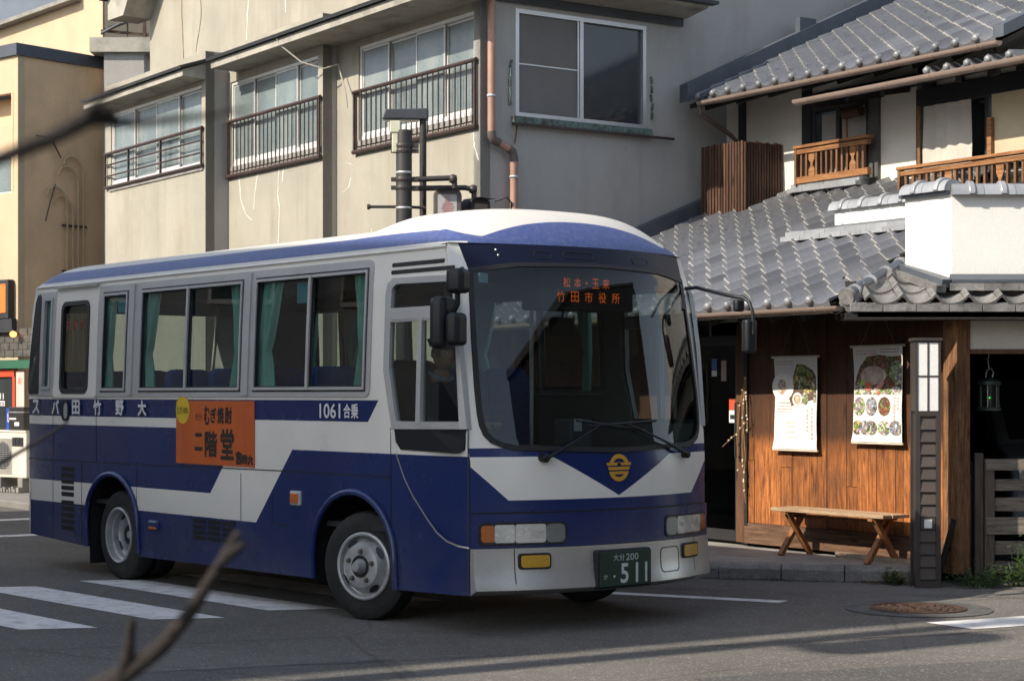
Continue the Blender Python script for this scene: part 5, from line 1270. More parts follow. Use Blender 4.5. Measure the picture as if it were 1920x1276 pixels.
# --- roof -------------------------------------------------------------------------
def roof_pt(a, b):
    """a: 0 front .. 1 rear, b: 0 near side .. 1 far side"""
    v = .045 + b * 2.21; w = (v - BW) / 1.105
    uf = dfr(2.645) - BOW * (1 - ((v - BW) / BW) ** 2); u = uf + a * (6.85 - uf)
    ds = 1 - abs(w) ** 3.2; ds = max(0, ds) ** .55
    base = 2.625 + .245 * ds
    v2 = abs(w) / .93; uu = max(0., min(1., (u - uf) / .75)); ur = max(0., min(1., (1.62 - u) / .55))
    fr_ = math.sin(uu * PI / 2) ** .75; rr_ = ur * ur * (3 - 2 * ur)
    dome = (max(0, 1 - v2 ** 4.5)) ** .6 * fr_ * rr_
    z0 = base * 1.0
    ff = min(1, max(0, (u - uf) / .40)); z0 = 2.645 + (base - 2.645) * math.sin(ff * PI / 2) ** .8
    z = z0 + .125 * dome * (1 - .35 * ds) + (.0)
    fr2 = max(0, min(1, (6.85 - u) / .30)); z = 2.625 + (z - 2.625) * math.sin(fr2 * PI / 2) ** .6
    return Vector((-u, -BW + v, z)), u - uf, abs(w), u
mb = MB(); NA, NB = 96, 56; attr = []; dist_ = []
for i in range(NA + 1):
    a = (i / NA); a = a ** 1.35
    for j in range(NB + 1):
        b = .5 - .5 * math.cos(PI * j / NB); p, d, w, u = roof_pt(a, b)
        mb.v.append(p)
        # blue bands: along both edges and as a crescent over the visor
        s1 = min(p.z - 2.655, 2.745 + .012 * min(1, u) - p.z) if u > .45 else min(p.z - 2.655, 2.66 + .1 * max(0, (u - .05)) / .4 - p.z)
        vcen = 1 - w; cres = .0 + .17 * (1 - (w / .90) ** 2)
        s2 = min(cres - d, d + .2)
        if w > .90: s2 = -1
        attr.append(max(s1, s2 * 1.0))
for i in range(NA):
    for j in range(NB):
        q = i * (NB + 1) + j; mb.f.append([q, q + NB + 1, q + NB + 2, q + 1]); mb.mi.append(0)
def two_tone(name, m1, c1, c2, worn):
    m, nt, b = new_mat(name); at = nt.nodes.new('ShaderNodeAttribute'); at.attribute_name = 'band'
    v = coords(nt); n1 = noise(nt, v, 3, 6, .65); n2 = noise(nt, v, 30, 5, .7)
    g = maprange(nt, at.outputs['Fac'], -.003, .003, 0, 1)
    c = mixc(nt, maprange(nt, n1, .45, .75, 0, .25), (*c1, 1), (.42, .39, .34, 1))
    cb_ = mixc(nt, maprange(nt, n2, .45, .75, 0, .55), (*c2, 1), (*worn, 1)); c = mixc(nt, g, c, cb_)
    nt.links.new(c, b.inputs['Base Color']); b.inputs['Roughness'].default_value = .42; return m
rf = mb.build('roof_shell', two_tone('bus_roof_paint', None, (.66, .64, .59), (.055, .082, .235), (.17, .20, .31)), bus, FBus, smooth=50, recalc=False)
at = rf.data.attributes.new('band', 'FLOAT', 'POINT'); at.data.foreach_set('value', attr)
for s_ in (-1, 1):   # gutter rail between side and roof
    MB().tube([(-u, s_ * (BW - tum(2.62) + .004 - side_in(u)), 2.622) for u in (.27, .6, 1.5, 3, 5, 6.4, 6.8)], .012, 6).build('roof_rail', M_bw, bus, FBus)
q = MB()
for (a, b) in (((-.95, -.82), (-1.2, -.82)), ((-1.2, -.82), (-1.2, -.62)), ((-1.2, -.62), (-.95, -.62)), ((-.95, -.62), (-.95, -.82))): q.bar((a[0], a[1], 2.972), (b[0], b[1], 2.972), .006, .006)
# dirt caught in the roof corner
# rear wall
fr_r = sheet(0, 2.3, .26, 2.62, .25, .3, [R(.25, 2.05, 1.6, 2.4)])
def rearf(ex=0):
    def f(v, z): w = (v - BW) / BW; return Vector((-(BL - drr(z)) + .30 * abs(w) ** 6 - ex, -BW + .045 + v * (2.21 / 2.3) + (.115 * (1 if w < 0 else -1) * abs(w) ** 8), z))
    return f
emit(MB(), [f for f in fr_r if not pip(R(.25, 2.05, 1.6, 2.4), *cen(f))], rearf(), rearf(-.03)).build('rear_panel', M_bw, bus, FBus, smooth=40)
emit(MB(), [f for f in fr_r if pip(R(.25, 2.05, 1.6, 2.4), *cen(f))], rearf(-.01)).build('rear_window', M_bgl, bus, FBus, recalc=False)
emit(MB(), sheet(0, 2.3, .25, .77, .2, .2, []), rearf(.05), rearf(-.02)).build('rear_bumper', M_silver, bus, FBus, smooth=40)
for k in range(5): MB().box(-7.06, -6.98, -1.03, -.95, 1.36 + .06 * k, 1.385 + .06 * k).build('rear_vent', M_rub, bus, FBus)

# --- wheels -----------------------------------------------------------------------
def wheel(u, side_, steer, rear):
    c = Vector((-u, side_ * (BW - .05), .355)); out = Matrix.Rotation(steer, 3, 'Z') @ Vector((0, side_, 0)); r = .395; w = .21
    t = MB().lathe([(.25, -.19), (.30, -.20), (.35, -.195), (.385, -.175), (.395, -.15), (.395, -.05), (.385, -.02), (.36, -.005), (.31, .003), (.262, .0), (.245, -.015)], c, out, 48, cap=False)
    wh_ = t.build('wheel', M_tyre, bus, FBus, smooth=35)
    tr = MB()
    for k in range(4): tr.lathe([(.3965, -.145 + .027 * k), (.3985, -.142 + .027 * k), (.3985, -.128 + .027 * k), (.3965, -.125 + .027 * k)], c, out, 48, cap=False)
    tr.build('tread_rib', M_tyre, wh_, FBus)
    if not rear:
        prof = [(.25, -.015), (.248, .004), (.236, .010), (.222, .006), (.214, -.03), (.205, -.035), (.17, .012), (.155, .03), (.13, .036), (.075, .036), (.065, .03), (.062, .02), (.0, .02)]
    else:
        prof = [(.25, -.015), (.248, .004), (.238, .010), (.226, .004), (.222, -.045), (.205, -.055), (.20, -.10), (.185, -.115), (.175, -.15), (.12, -.155), (.07, -.155), (.065, -.12), (.0, -.12)]
    MB().lathe(prof, c, out, 40, cap=False).build('rim', M_rim, wh_, FBus, smooth=35)
    ax = out; e1 = ax.cross(Vector((0, 0, 1))).normalized(); e2 = e1.cross(ax)
    hz = .036 if not rear else -.155
    for k in range(5 if not rear else 6):
        a = 2 * PI * (k + .3) / (5 if not rear else 6); p = c + (e1 * math.cos(a) + e2 * math.sin(a)) * .112 + ax * hz
        MB().lathe([(.021, -.004), (.021, .004), (.015, .005), (.015, .022), (.008, .026), (.0, .026)], p, ax, 6, cap=False).build('wheel_nut', M_nut, wh_, FBus)
    MB().lathe([(.058, hz - .01), (.056, hz + .008), (.046, hz + .02), (.040, hz + .045), (.032, hz + .058), (0, hz + .062)], c, ax, 18, cap=False).build('hub_cap', M_rim, wh_, FBus, smooth=35)
    MB().lathe([(.060, hz + .001), (.082, hz + .0015)], c, ax, 24, cap=False).build('hub_gap', M_rub, wh_, FBus)
    for k in range(4):
        a = 2 * PI * (k + .5) / 4 + .2; rr = .184 if not rear else .188; m = MB()
        ctr = c + (e1 * math.cos(a) + e2 * math.sin(a)) * rr + ax * ((-.004) if not rear else -.108); er = (e1 * math.cos(a) + e2 * math.sin(a)); et = (-e1 * math.sin(a) + e2 * math.cos(a))
        n_s = (er * .55 + ax * .83).normalized() if not rear else er * .0 + ax
        er2 = et.cross(n_s)
        m.add([ctr + n_s * .008 + et * .05 * math.cos(q) + er2 * .022 * math.sin(q) for q in [2 * PI * i / 14 for i in range(14)]], [list(range(14))]); m.build('hand_hole', M_rub, wh_, FBus)
    if rear: MB().lathe([(.25, -.42), (.385, -.40), (.395, -.37), (.395, -.26), (.385, -.23), (.25, -.22)], c, out, 40, cap=False).build('inner_tyre', M_tyre, wh_, FBus, smooth=35)
st_ = math.radians(16)
wheel(1.285, -1, st_, False); wheel(1.285, 1, st_, False); wheel(5.14, -1, 0, True); wheel(5.14, 1, 0, True)
for u_0, s_ in ((5.66, -1), (5.66, 1)): MB().box(-u_0 - .012, -u_0, s_ * 1.12, s_ * .75, .07, .42).build('mud_flap', M_rub, bus, FBus)
und = MB().box(-6.8, -.2, -.75, .75, .28, .42); und.box(-4.6, -1.9, -1.08, 1.08, .25, .40); und.box(-6.7, -5.75, -1.05, 1.05, .28, .5); und.tube([(-5.14, -1, .355), (-5.14, 1, .355)], .09, 10); und.tube([(-1.285, -1, .33), (-1.285, 1, .33)], .06, 10)
und.build('chassis', M_rub, bus, FBus)

# --- inside -----------------------------------------------------------------------
MB().box(-6.9, -.2, -1.08, 1.08, .62, .66).build('floor', M_intdk, bus, FBus)
MB().box(-6.8, -.55, -1.02, 1.02, 2.55, 2.58).build('ceiling', M_int, bus, FBus)
for y in (-.9, .9): MB().box(-6.6, -1.2, y - .13, y + .13, 2.38, 2.48).build('luggage_rack', M_intdk, bus, FBus)
sp_ = None
seatm = MB(); seatm.box(-.24, .22, -.42, .42, .40, .52); 
for y0, y1 in ((-.43, -.01), (.01, .43)):
    seatm.prism(rrect(y0, y1, .5, 1.16, .09, 4), lambda y, z, d: (-.28 + d - .14 * (z - .5), y, z), 0, .11)
def add_seat(u, y, first=[None]):
    if first[0] is None: first[0] = seatm.build('passenger_seat', M_seat, bus, FBus, bevel=.02); first[0].matrix_local = Matrix.Translation((-u, y, .66))
    else: inst(first[0], bus, Matrix.Translation((-u, y, .66)))
for u in (1.75, 2.55, 3.3, 4.05, 4.8, 5.5, 6.2): add_seat(u, -.62); add_seat(u, .62)
# curtains gathered at their middle
def curtain(u0, u1, umid, wmid, s=-1, top=2.52, bot=1.63, y=.055):
    m = MB()
    def f(a, b):
        z = bot + (top - bot) * b; k = abs(b - .36) / (.64 if b > .36 else .36); k = min(1, k) ** .7
        L, Rr = umid - wmid + (u0 - umid + wmid) * k * (1 if b > .36 else .55), umid + wmid + (u1 - umid - wmid) * k * (1 if b > .36 else .55)
        u = L + (Rr - L) * a; return Vector((-u, s * (BW - tum(z) - y - .022 * math.sin(a * 31 + b * 1.5) - .012 * math.sin(a * 12 + b * 5)), z))
    m.grid(42, 14, f); return m.build('curtain', M_cur, bus, FBus, smooth=80)
for s in (-1, 1):
    curtain(4.42, 4.74, 4.66, .06, s); curtain(3.02, 3.22, 3.07, .05, s); curtain(2.44, 2.80, 2.70, .07, s); curtain(1.27, 1.44, 1.30, .035, s); curtain(5.24, 5.46, 5.40, .05, s); curtain(6.5, 6.68, 6.58, .06, s)
# cab: dashboard, wheel, driver's seat, partition, destination display
M_dash = pm('dashboard', (.11, .115, .12), .65, var=.15)
dsh = MB(); dsh.grid(24, 5, lambda a, b: front(-.10 - .42 * b)(.08 + 2.14 * a, 1.22 - .06 * b * b + .09 * math.exp(-((a - .26) / .16) ** 2) * b)); dsh.build('dashboard', M_dash, bus, FBus, smooth=60)
MB().box(-.65, -.25, -1.05, 1.05, .66, 1.14).build('dash_base', M_intdk, bus, FBus)
swc = Vector((-.62, -.58, 1.33)); sax = Vector((-.55, 0, .83)).normalized(); e1 = sax.cross(Vector((0, 1, 0))).normalized(); e2 = sax.cross(e1)
sw_ = MB().tube([swc + (e1 * math.cos(t) + e2 * math.sin(t)) * .22 for t in [2 * PI * k / 28 for k in range(29)]], .014, 7, cap=False)
for t in (.5, 2.6, 4.7): sw_.tube([swc, swc + (e1 * math.cos(t) + e2 * math.sin(t)) * .21], .012, 5)
sw_.tube([swc + sax * .02, swc - sax * .45], .035, 8); sw_.build('steering_wheel', M_blk, bus, FBus, smooth=60)
ds = MB().box(-1.36, -.88, -.84, -.34, 1.02, 1.14); ds.prism(rrect(-.84, -.34, 1.12, 1.86, .12, 4), lambda y, z, d: (-1.38 + d - .12 * (z - 1.1), y, z), 0, .12); ds.box(-1.3, -.95, -.75, -.45, .66, 1.02)
ds.build('driver_seat', pm('seat_maroon', (.05, .03, .04), .9), bus, FBus, bevel=.025)
MB().tube([(-1.55, -.15, .66), (-1.55, -.15, 2.55)], .018, 8).build('grab_pole', M_alu, bus, FBus); MB().tube([(-1.0, .25, .66), (-1.0, .25, 2.55)], .016, 8).build('grab_pole', M_alu, bus, FBus)
MB().box(-1.56, -1.54, -.95, -.15, 1.0, 1.55).build('partition', M_intdk, bus, FBus)
fb_ = MB().box(-.78, -.58, .28, .50, 1.10, 1.42); fb_.build('fare_box', M_dash, bus, FBus, bevel=.02)
MB().box(-.577, -.57, .31, .385, 1.33, 1.42).build('fare_notice', M_white, bus, FBus)
db = MB().box(-.30, -.06, -.42, .44, 2.20, 2.48).build('destination_box', M_intdk, bus, FBus, bevel=.015)
M_led = glow('led_orange', (1., .17, .015), .75)
def led(body, y, z, w, h):
    return text(body, w, h, M_led, FBus, basis((-.052, y, z), (0, 1, 0), (0, 0, 1)), db)
# dot matrix look: glyphs over a black mask of fine bars
for ch, y in (('松', -.205), ('本', -.105), ('玉', .065), ('来', .165)): led(ch, y, 2.395, .066, .070)
led('・', -.02, 2.395, .016, .016)
for ch, y in (('竹', -.26), ('田', -.13), ('市', .0), ('役', .13), ('所', .26)): led(ch, y, 2.295, .072, .076)
mb = MB()
for k in range(40): mb.box(-.0505, -.050, -.40, .42, 2.222 + .0062 * k, 2.2235 + .0062 * k)
for k in range(120): mb.box(-.0497, -.0492, -.40 + .0068 * k, -.3983 + .0068 * k, 2.222, 2.47)
tag(mb.build('dot_mask', M_rub, db, FBus), kind='stuff')
MB().box(.045, .0455, -1.0, -.92, 2.36, 2.43) 
stk = front(-.006)(.20, 2.40); MB().box(stk.x - .004, stk.x + .0, stk.y - .02, stk.y + .06, 2.37, 2.435).build('windshield_sticker', pm('sticker_aqua', (.35, .62, .66), .6), bus, FBus)
im = MB().box(-.36, -.34, -.12, .12, 2.02, 2.16); im = im.build('inside_mirror', M_blk, bus, FBus, bevel=.01); MB().tube([(-.35, 0, 2.16), (-.30, 0, 2.3)], .008, 5).build('stalk', M_blk, im, FBus)
# --- outside mirrors ---------------------------------------------------------------
def mirror_head(c, w, h, d, tilt, name='mirror_head', parent=None):
    f = MB().prism(rrect(-w / 2, w / 2, -h / 2, h / 2, min(w, h) * .22, 4), lambda a, b, t: (t, a, b), -d / 2, d / 2)
    M = Matrix.Translation(c) @ Matrix.Rotation(tilt, 4, 'Z'); g = MB(); g.add([M @ v for v in f.v], f.f)
    return g.build(name, M_blk, parent, FBus, bevel=d * .3, smooth=60)
mr = MB().tube([front(0.0)(.06, 2.44), (.06, -1.22, 2.44), (.115, -1.30, 2.42), (.115, -1.30, 2.20), (.06, -1.30, 2.14)], .018, 8).build('near_mirror', M_blk, bus, FBus, smooth=60)
mirror_head((.12, -1.30, 2.355), .15, .165, .13, .5, parent=mr)
mirror_head((-.02, -1.32, 2.08), .22, .35, .12, .5, parent=mr); mirror_head((.115, -1.31, 2.035), .17, .22, .10, .5, parent=mr)
p0 = front(.0)(2.24, 2.40)
mr2 = MB().tube([p0, p0 + Vector((.04, .08, .01)), (.05, 1.33, 2.345), (.15, 1.36, 2.33), (.21, 1.365, 2.295), (.245, 1.365, 2.22), (.25, 1.365, 2.05)], .014, 8).build('far_mirror', M_blk, bus, FBus, smooth=60)
mirror_head((.215, 1.36, 2.04), .10, .25, .08, -.2, parent=mr2); mirror_head((.12, 1.345, 2.27), .08, .09, .06, -.2, parent=mr2)
mr3 = MB().tube([front(.02)(2.12, 2.42), front(.12)(2.0, 2.33), front(.16)(1.9, 2.22)], .012, 6).build('under_mirror', M_blk, bus, FBus, smooth=60)

# --- driver ------------------------------------------------------------------------
FD = Fr(mat=FBus.m @ Matrix.Translation((-1.08, -.58, 1.14)))   # seat reference
dv = thing('person', 'driver in dark navy jacket and pale blue collar holding the steering wheel', 'person', FD)
def skin_body(name, nodes, edges, mat, parent, fr, sub=2):
    me = bpy.data.meshes.new(name); me.from_pydata([n[:3] for n in nodes], edges, []); o = bpy.data.objects.new(name, me); COL.objects.link(o)
    sk = o.modifiers.new('skin', 'SKIN'); sk.use_smooth_shade = True
    for v, n in zip(me.skin_vertices[0].data, nodes): v.radius = (n[3], n[4] if len(n) > 4 else n[3]); v.use_root = False
    me.skin_vertices[0].data[0].use_root = True
    sb_ = o.modifiers.new('sub', 'SUBSURF'); sb_.levels = sub; sb_.render_levels = sub
    bpy.context.view_layer.update()
    m2 = bpy.data.meshes.new_from_object(o.evaluated_get(bpy.context.evaluated_depsgraph_get())); bpy.data.objects.remove(o)
    m2.materials.clear(); m2.materials.append(mat); m2.transform(WM[parent.name].inverted() @ fr.m); m2.name = name
    ob = bpy.data.objects.new(name, m2); COL.objects.link(ob); ob.parent = parent; WM[ob.name] = WM[parent.name]; return ob
M_navy = pm('uniform_navy', (.012, .018, .045), .85, var=.15, vscale=9); M_skin = pm('skin', (.42, .24, .16), .55, var=.06)
sh = lambda s: [(.0, .20 * s, .50, .075)]
nodes = [(-.03, 0, .06, .17, .15), (.0, 0, .25, .17, .13), (.03, 0, .43, .18, .125), (.035, 0, .54, .10), (.04, 0, .60, .062), (.06, 0, .66, .065)]
edges = [(0, 1), (1, 2), (2, 3), (3, 4), (4, 5)]
def limb(start, pts):
    prev = start
    for p in pts: nodes.append(p); edges.append((prev, len(nodes) - 1)); prev = len(nodes) - 1
    return prev
ends = []
for s_ in (-1, 1):
    e = limb(2, [(.02, .17 * s_, .49, .07), (.10, .235 * s_, .28, .055), (.24, .22 * s_, .22, .045), (.37, .19 * s_, .24, .034)]); ends.append(e)
    limb(0, [(.03, .10 * s_, .04, .10), (.38, .11 * s_, .06, .075), (.42, .11 * s_, -.20, .055), (.46, .11 * s_, -.40, .045), (.56, .11 * s_, -.45, .035)])
bd = skin_body('body', nodes, edges, M_skin, dv, FD)
bd.data.materials.append(M_navy)
for p in bd.data.polygons:
    p.material_index = 1 if (p.center.z < .555 and p.center.x < .35) or p.center.z < .15 else 0
# head with face, ears; hair and cap as separate pieces
hm = MB(); hc = Vector((.075, 0, .755))
def headf(a, b):
    th = 2 * PI * a; ph = PI * b; x, y, z = math.sin(ph) * math.cos(th), math.sin(ph) * math.sin(th), math.cos(ph)
    p = Vector((x * .098, y * .076, z * .118))
    f = max(0, x)
    p.x += .022 * math.exp(-((y / .22) ** 2 + ((z + .12) / .25) ** 2)) * f          # nose
    p.x += .006 * math.exp(-((y / .35) ** 2 + ((z + .52) / .12) ** 2)) * f + .008 * math.exp(-((y / .3) ** 2 + ((z + .85) / .2) ** 2)) * f   # lips, chin
    p.x -= .012 * (math.exp(-(((abs(y) - .42) / .16) ** 2 + ((z - .08) / .14) ** 2))) * f   # eye sockets
    p.y *= 1 - .22 * max(0, -z)
    return hc + p
hm.grid(36, 26, headf); hm.build('head', M_skin, dv, FD, smooth=80)
for s_ in (-1, 1):
    MB().lathe([(.0, -.006), (.022, .0), (.026, .006), (.016, .012), (0, .008)], hc + Vector((-.005, s_ * .074, -.005)), (0, s_, 0), 12, cap=False).build('ear', M_skin, dv, FD, smooth=80)
    MB().lathe([(.0, .007), (.008, .004), (.010, -.004)], hc + Vector((.086, s_ * .031, .012)), (1, 0, 0), 8, cap=False).build('eye', M_white, dv, FD); MB().lathe([(.0, .0085), (.004, .007)], hc + Vector((.086, s_ * .031, .012)), (1, 0, 0), 8, cap=False).build('iris', M_ink, dv, FD)
mbh = MB().grid(24, 8, lambda a, b: hc + Vector((-.006 + .104 * math.sin(PI * .56 * b) * math.cos(2 * PI * a) * (1 if math.cos(2 * PI * a) < 0 else .9), .082 * math.sin(PI * .56 * b) * math.sin(2 * PI * a), .122 * math.cos(PI * .56 * b) + .004))); mbh.build('hair', M_ink, dv, FD, smooth=80)
cp = MB().lathe([(.104, .0), (.112, .03), (.125, .05), (.09, .068), (0, .07)], hc + Vector((-.005, 0, .055)), (.1, 0, 1), 24, cap=False); cp.prism([(.06, -.08), (.13, -.06), (.165, 0), (.13, .06), (.06, .08)], lambda a, b, t: hc + Vector((a, b, .055 + t - .15 * (a - .06))), 0, .006); cp.build('cap', M_navy, dv, FD, smooth=60)
# jacket over the torso and arms, leaving neck and hands
jn = [(-.03, 0, .02, .185, .16), (.0, 0, .25, .185, .145), (.03, 0, .42, .195, .14), (.034, 0, .525, .125, .1)]
je = [(0, 1), (1, 2), (2, 3)]
nodes, edges = jn, je
for s_ in (-1, 1): limb(2, [(.02, .18 * s_, .485, .09), (.10, .245 * s_, .28, .072), (.23, .228 * s_, .22, .058), (.33, .20 * s_, .235, .046)])
skin_body('jacket', nodes, edges, M_navy, dv, FD)
nodes, edges = [(-.02, 0, .0, .18, .14)], []
for s_ in (-1, 1): limb(0, [(.05, .10 * s_, .02, .115), (.38, .11 * s_, .05, .09), (.42, .11 * s_, -.2, .07), (.45, .11 * s_, -.36, .062)])
skin_body('trousers', nodes, edges, M_navy, dv, FD)
mbc = MB()
for s_ in (-1, 1): mbc.prism([(.125, .005 * s_), (.10, .075 * s_), (.0, .085 * s_), (-.03, .06 * s_), (.05, .07 * s_)], lambda a, b, t: (a, b, .56 + .05 * (1 - a / .13) + t), 0, .022)
mbc.build('collar', pm('shirt_blue', (.33, .44, .58), .8), dv, FD)
# hands closed round the wheel: palm, four fingers and thumb each its own chain in one surface
for s_ in (-1, 1):
    nodes, edges = [(.365, .19 * s_, .24, .03, .02), (.415, .18 * s_, .245, .036, .018), (.45, .175 * s_, .25, .034, .016)], [(0, 1), (1, 2)]
    for k, L in enumerate((.9, 1.0, .95, .78)):
        yy = .175 * s_ + (k - 1.5) * .020
        limb(2, [(.465, yy, .252, .0095), (.465 + .032 * L, yy, .256, .009), (.465 + .046 * L, yy, .236, .0085), (.465 + .030 * L, yy, .218, .0075)])
    limb(1, [(.425, .18 * s_ - .035 * s_, .238, .011), (.45, .18 * s_ - .05 * s_, .225, .010), (.475, .18 * s_ - .042 * s_, .215, .0085)])
    skin_body('hand', nodes, edges, M_skin, dv, FD, 1)
# ------------------------------------------------------------------ things in front of the wooden house
# bench with crossed legs
bfr = Fr(mat=FH.m @ Matrix.Translation((1.10, .27, .095)))
bench = thing('bench', 'plain wooden bench with crossed legs standing before the board wall', 'bench', bfr)
M_bseat = wood('bench_plank', (.30, .19, .11), (.50, .36, .23), .7, axis=0, inst=.08); M_bleg = wood('bench_leg', (.16, .06, .02), (.36, .16, .065), .6, axis=2, inst=.1)
def FHx(px): pass
bx0, bx1 = -.70, .78
for k in range(3): MB().box(bx0 + rnd.uniform(-.012, .012), bx1 + rnd.uniform(-.012, .012), -.165 + .112 * k, -.165 + .112 * k + .104, .415, .447).build('seat_plank', M_bseat, bench, bfr, bevel=.004)
for xq in (bx0 + .17, bx1 - .17):
    MB().bar((xq - .02, -.17, 0.002), (xq - .02, .13, .414), .042, .055, (1, 0, 0)).build('leg', M_bleg, bench, bfr, bevel=.003)
    MB().bar((xq + .024, .17, 0.002), (xq + .024, -.13, .414), .042, .055, (1, 0, 0)).build('leg', M_bleg, bench, bfr, bevel=.003)
    MB().box(xq - .03, xq + .03, -.155, .155, .385, .4145).build('cross_rail', M_bleg, bench, bfr)
MB().box(bx0 + .15, bx1 - .15, -.02, .02, .355, .384).build('stretcher', M_bleg, bench, bfr)
MB().bar((1.4, .02, .02), (.25, .10, .02), .05, .05).build('timber_offcut', wood('offcut_wood', (.2, .15, .1), (.42, .34, .26), .8, axis=0), None, Fr(mat=FH.m @ Matrix.Translation((-.05, .06, .10))))
oc = [o for o in COL.objects if o.name.startswith('timber_offcut')][0]; tag(oc, 'pale round timber lying on the ground between bench and lantern post', 'timber')
# printed hanging scrolls
def food_mat(name, pal, scale, seed):
    m, nt, b = new_mat(name); v = coords(nt)
    mp = nt.nodes.new('ShaderNodeMapping'); mp.inputs['Location'].default_value = (seed, seed * 2, seed); nt.links.new(v, mp.inputs[0])
    wv = nt.nodes.new('ShaderNodeMix'); wv.data_type = 'VECTOR'; wv.inputs[0].default_value = .12
    nz = nt.nodes.new('ShaderNodeTexNoise'); nz.inputs['Scale'].default_value = 14; nt.links.new(mp.outputs[0], nz.inputs['Vector']); nt.links.new(mp.outputs[0], wv.inputs[4]); nt.links.new(nz.outputs['Color'], wv.inputs[5])
    vo = nt.nodes.new('ShaderNodeTexVoronoi'); vo.inputs['Scale'].default_value = scale; nt.links.new(wv.outputs[1], vo.inputs['Vector'])
    sp = nt.nodes.new('ShaderNodeSeparateColor'); nt.links.new(vo.outputs['Color'], sp.inputs[0])
    rp = nt.nodes.new('ShaderNodeValToRGB'); rp.color_ramp.interpolation = 'CONSTANT'; nt.links.new(sp.outputs[0], rp.inputs[0])
    el = rp.color_ramp.elements; el[0].color = (*pal[0], 1); el[0].position = 0; el[1].color = (*pal[1], 1); el[1].position = 1 / len(pal)
    for k, c in enumerate(pal[2:], 2): e = el.new(k / len(pal)); e.color = (*c, 1)
    c = mult(nt, maprange(nt, vo.outputs['Distance'], 0, .6, 1.25, .6), rp.outputs[0]); nt.links.new(c, b.inputs['Base Color']); b.inputs['Roughness'].default_value = .7; return m
GR, DG, WHT, PK, BR, YL, RD = (.22, .30, .07), (.06, .10, .03), (.75, .72, .64), (.55, .25, .20), (.13, .065, .035), (.55, .45, .13), (.42, .08, .05)
M_food1 = food_mat('print_salad', [DG, GR, BR, GR, YL, BR, (.30, .12, .22), WHT], 34, 3); M_food2 = food_mat('print_wreath', [BR, RD, DG, (.30, .15, .07), BR, GR, (.22, .05, .05)], 42, 5)
M_food3 = food_mat('print_bowl', [(.6, .45, .28), WHT, (.5, .3, .15), WHT, (.65, .5, .35)], 60, 9); M_food4 = food_mat('print_garden', [GR, DG, WHT, (.35, .22, .32), GR, (.4, .5, .2), WHT], 52, 11)
M_people = food_mat('print_people', [(.30, .26, .30), WHT, (.35, .25, .2), (.25, .33, .42), (.1, .1, .1), (.5, .4, .45)], 46, 17)
M_cloth = pm('banner_cloth', (.70, .675, .63), .85, var=.03, vscale=3); M_pinkp = pm('print_pink', (.56, .34, .31), .8); M_greyp = pm('print_grey', (.30, .26, .25), .8)
M_dkwood = pm('print_board', (.12, .07, .05), .8, var=.3, vscale=20); M_plate = pm('print_plate', (.78, .75, .68), .8, var=.06)
def scroll(name, lab, x0, x1, z0, z1, fill, hook):
    f = Fr(mat=FH.m @ Matrix.Translation(((x0 + x1) / 2, .055, z0))); t = thing('poster_scroll', lab, 'poster', f, 'cloth posters on the board wall'); W, H = x1 - x0, z1 - z0
    cur = lambda a, b: .010 * math.sin(a * PI) + .006 * math.sin(b * 7) + .018 * (max(0, .12 - b) / .12) * (.3 + .7 * abs(a - .5) * 2)
    pin = lambda b: 1 - .035 * math.sin(PI * min(1, b * 1.02)) + .03 * max(0, .07 - b) / .07
    def pt(a, b, o=0): # a: 0 left .. 1 right as seen, b: 0 bottom .. 1 top
        return Vector((-(a - .5) * W * pin(b), cur(a, b) + o, .012 + b * (H - .02)))
    MB().grid(10, 24, lambda a, b: pt(a, b)).build('cloth', M_cloth, t, f, smooth=80)
    for z, ext in ((.0, .012), (H, .03)): MB().tube([(W / 2 + ext, .004, z), (-W / 2 - ext, .004, z + (.02 if ext > .02 else 0) * 0)], .011, 8).build('rod', pm('scroll_rod', (.62, .55, .44), .6), t, f)
    for sx in (-1, 1): MB().tube([(sx * W * .34, .0, H + .01), (sx * .015 + .02, -.03, hook - z0)], .0022, 4).build('string', pm('string', (.22, .19, .15), .9), t, f)
    def pr(poly, mat, lay):
        fs = [q for q in sheet(min(p[0] for p in poly), max(p[0] for p in poly), min(p[1] for p in poly), max(p[1] for p in poly), .12, .06, [poly]) if pip(poly, *cen(q))]
        emit(MB(), fs, lambda a, b: pt(a, b, .0015 * lay)).build('print', mat, t, f, recalc=False)
    fill(pr, W, H); return t
def el(cx, cy, ra, rb, n=20): return [(cx + ra * math.cos(2 * PI * k / n), cy + rb * math.sin(2 * PI * k / n)) for k in range(n)]
def dashes(pr, a0, b0, n, L, vertical=False, mat=None, s=.012, gap=.45):
    for k in range(n):
        l = L * rnd.uniform(.5, 1) / n
        if vertical: b = b0 - k * L / n; pr([(a0 - .02, b - l * .8), (a0 + .02, b - l * .8), (a0 + .02, b), (a0 - .02, b)], mat, 1)
        else: a = a0 + k * L / n; pr([(a, b0), (a + l, b0), (a + l, b0 + s), (a, b0 + s)], mat, 1)
M_brd = food_mat('print_table', [(.62, .50, .40), (.58, .46, .37), (.66, .54, .44)], 8, 4)
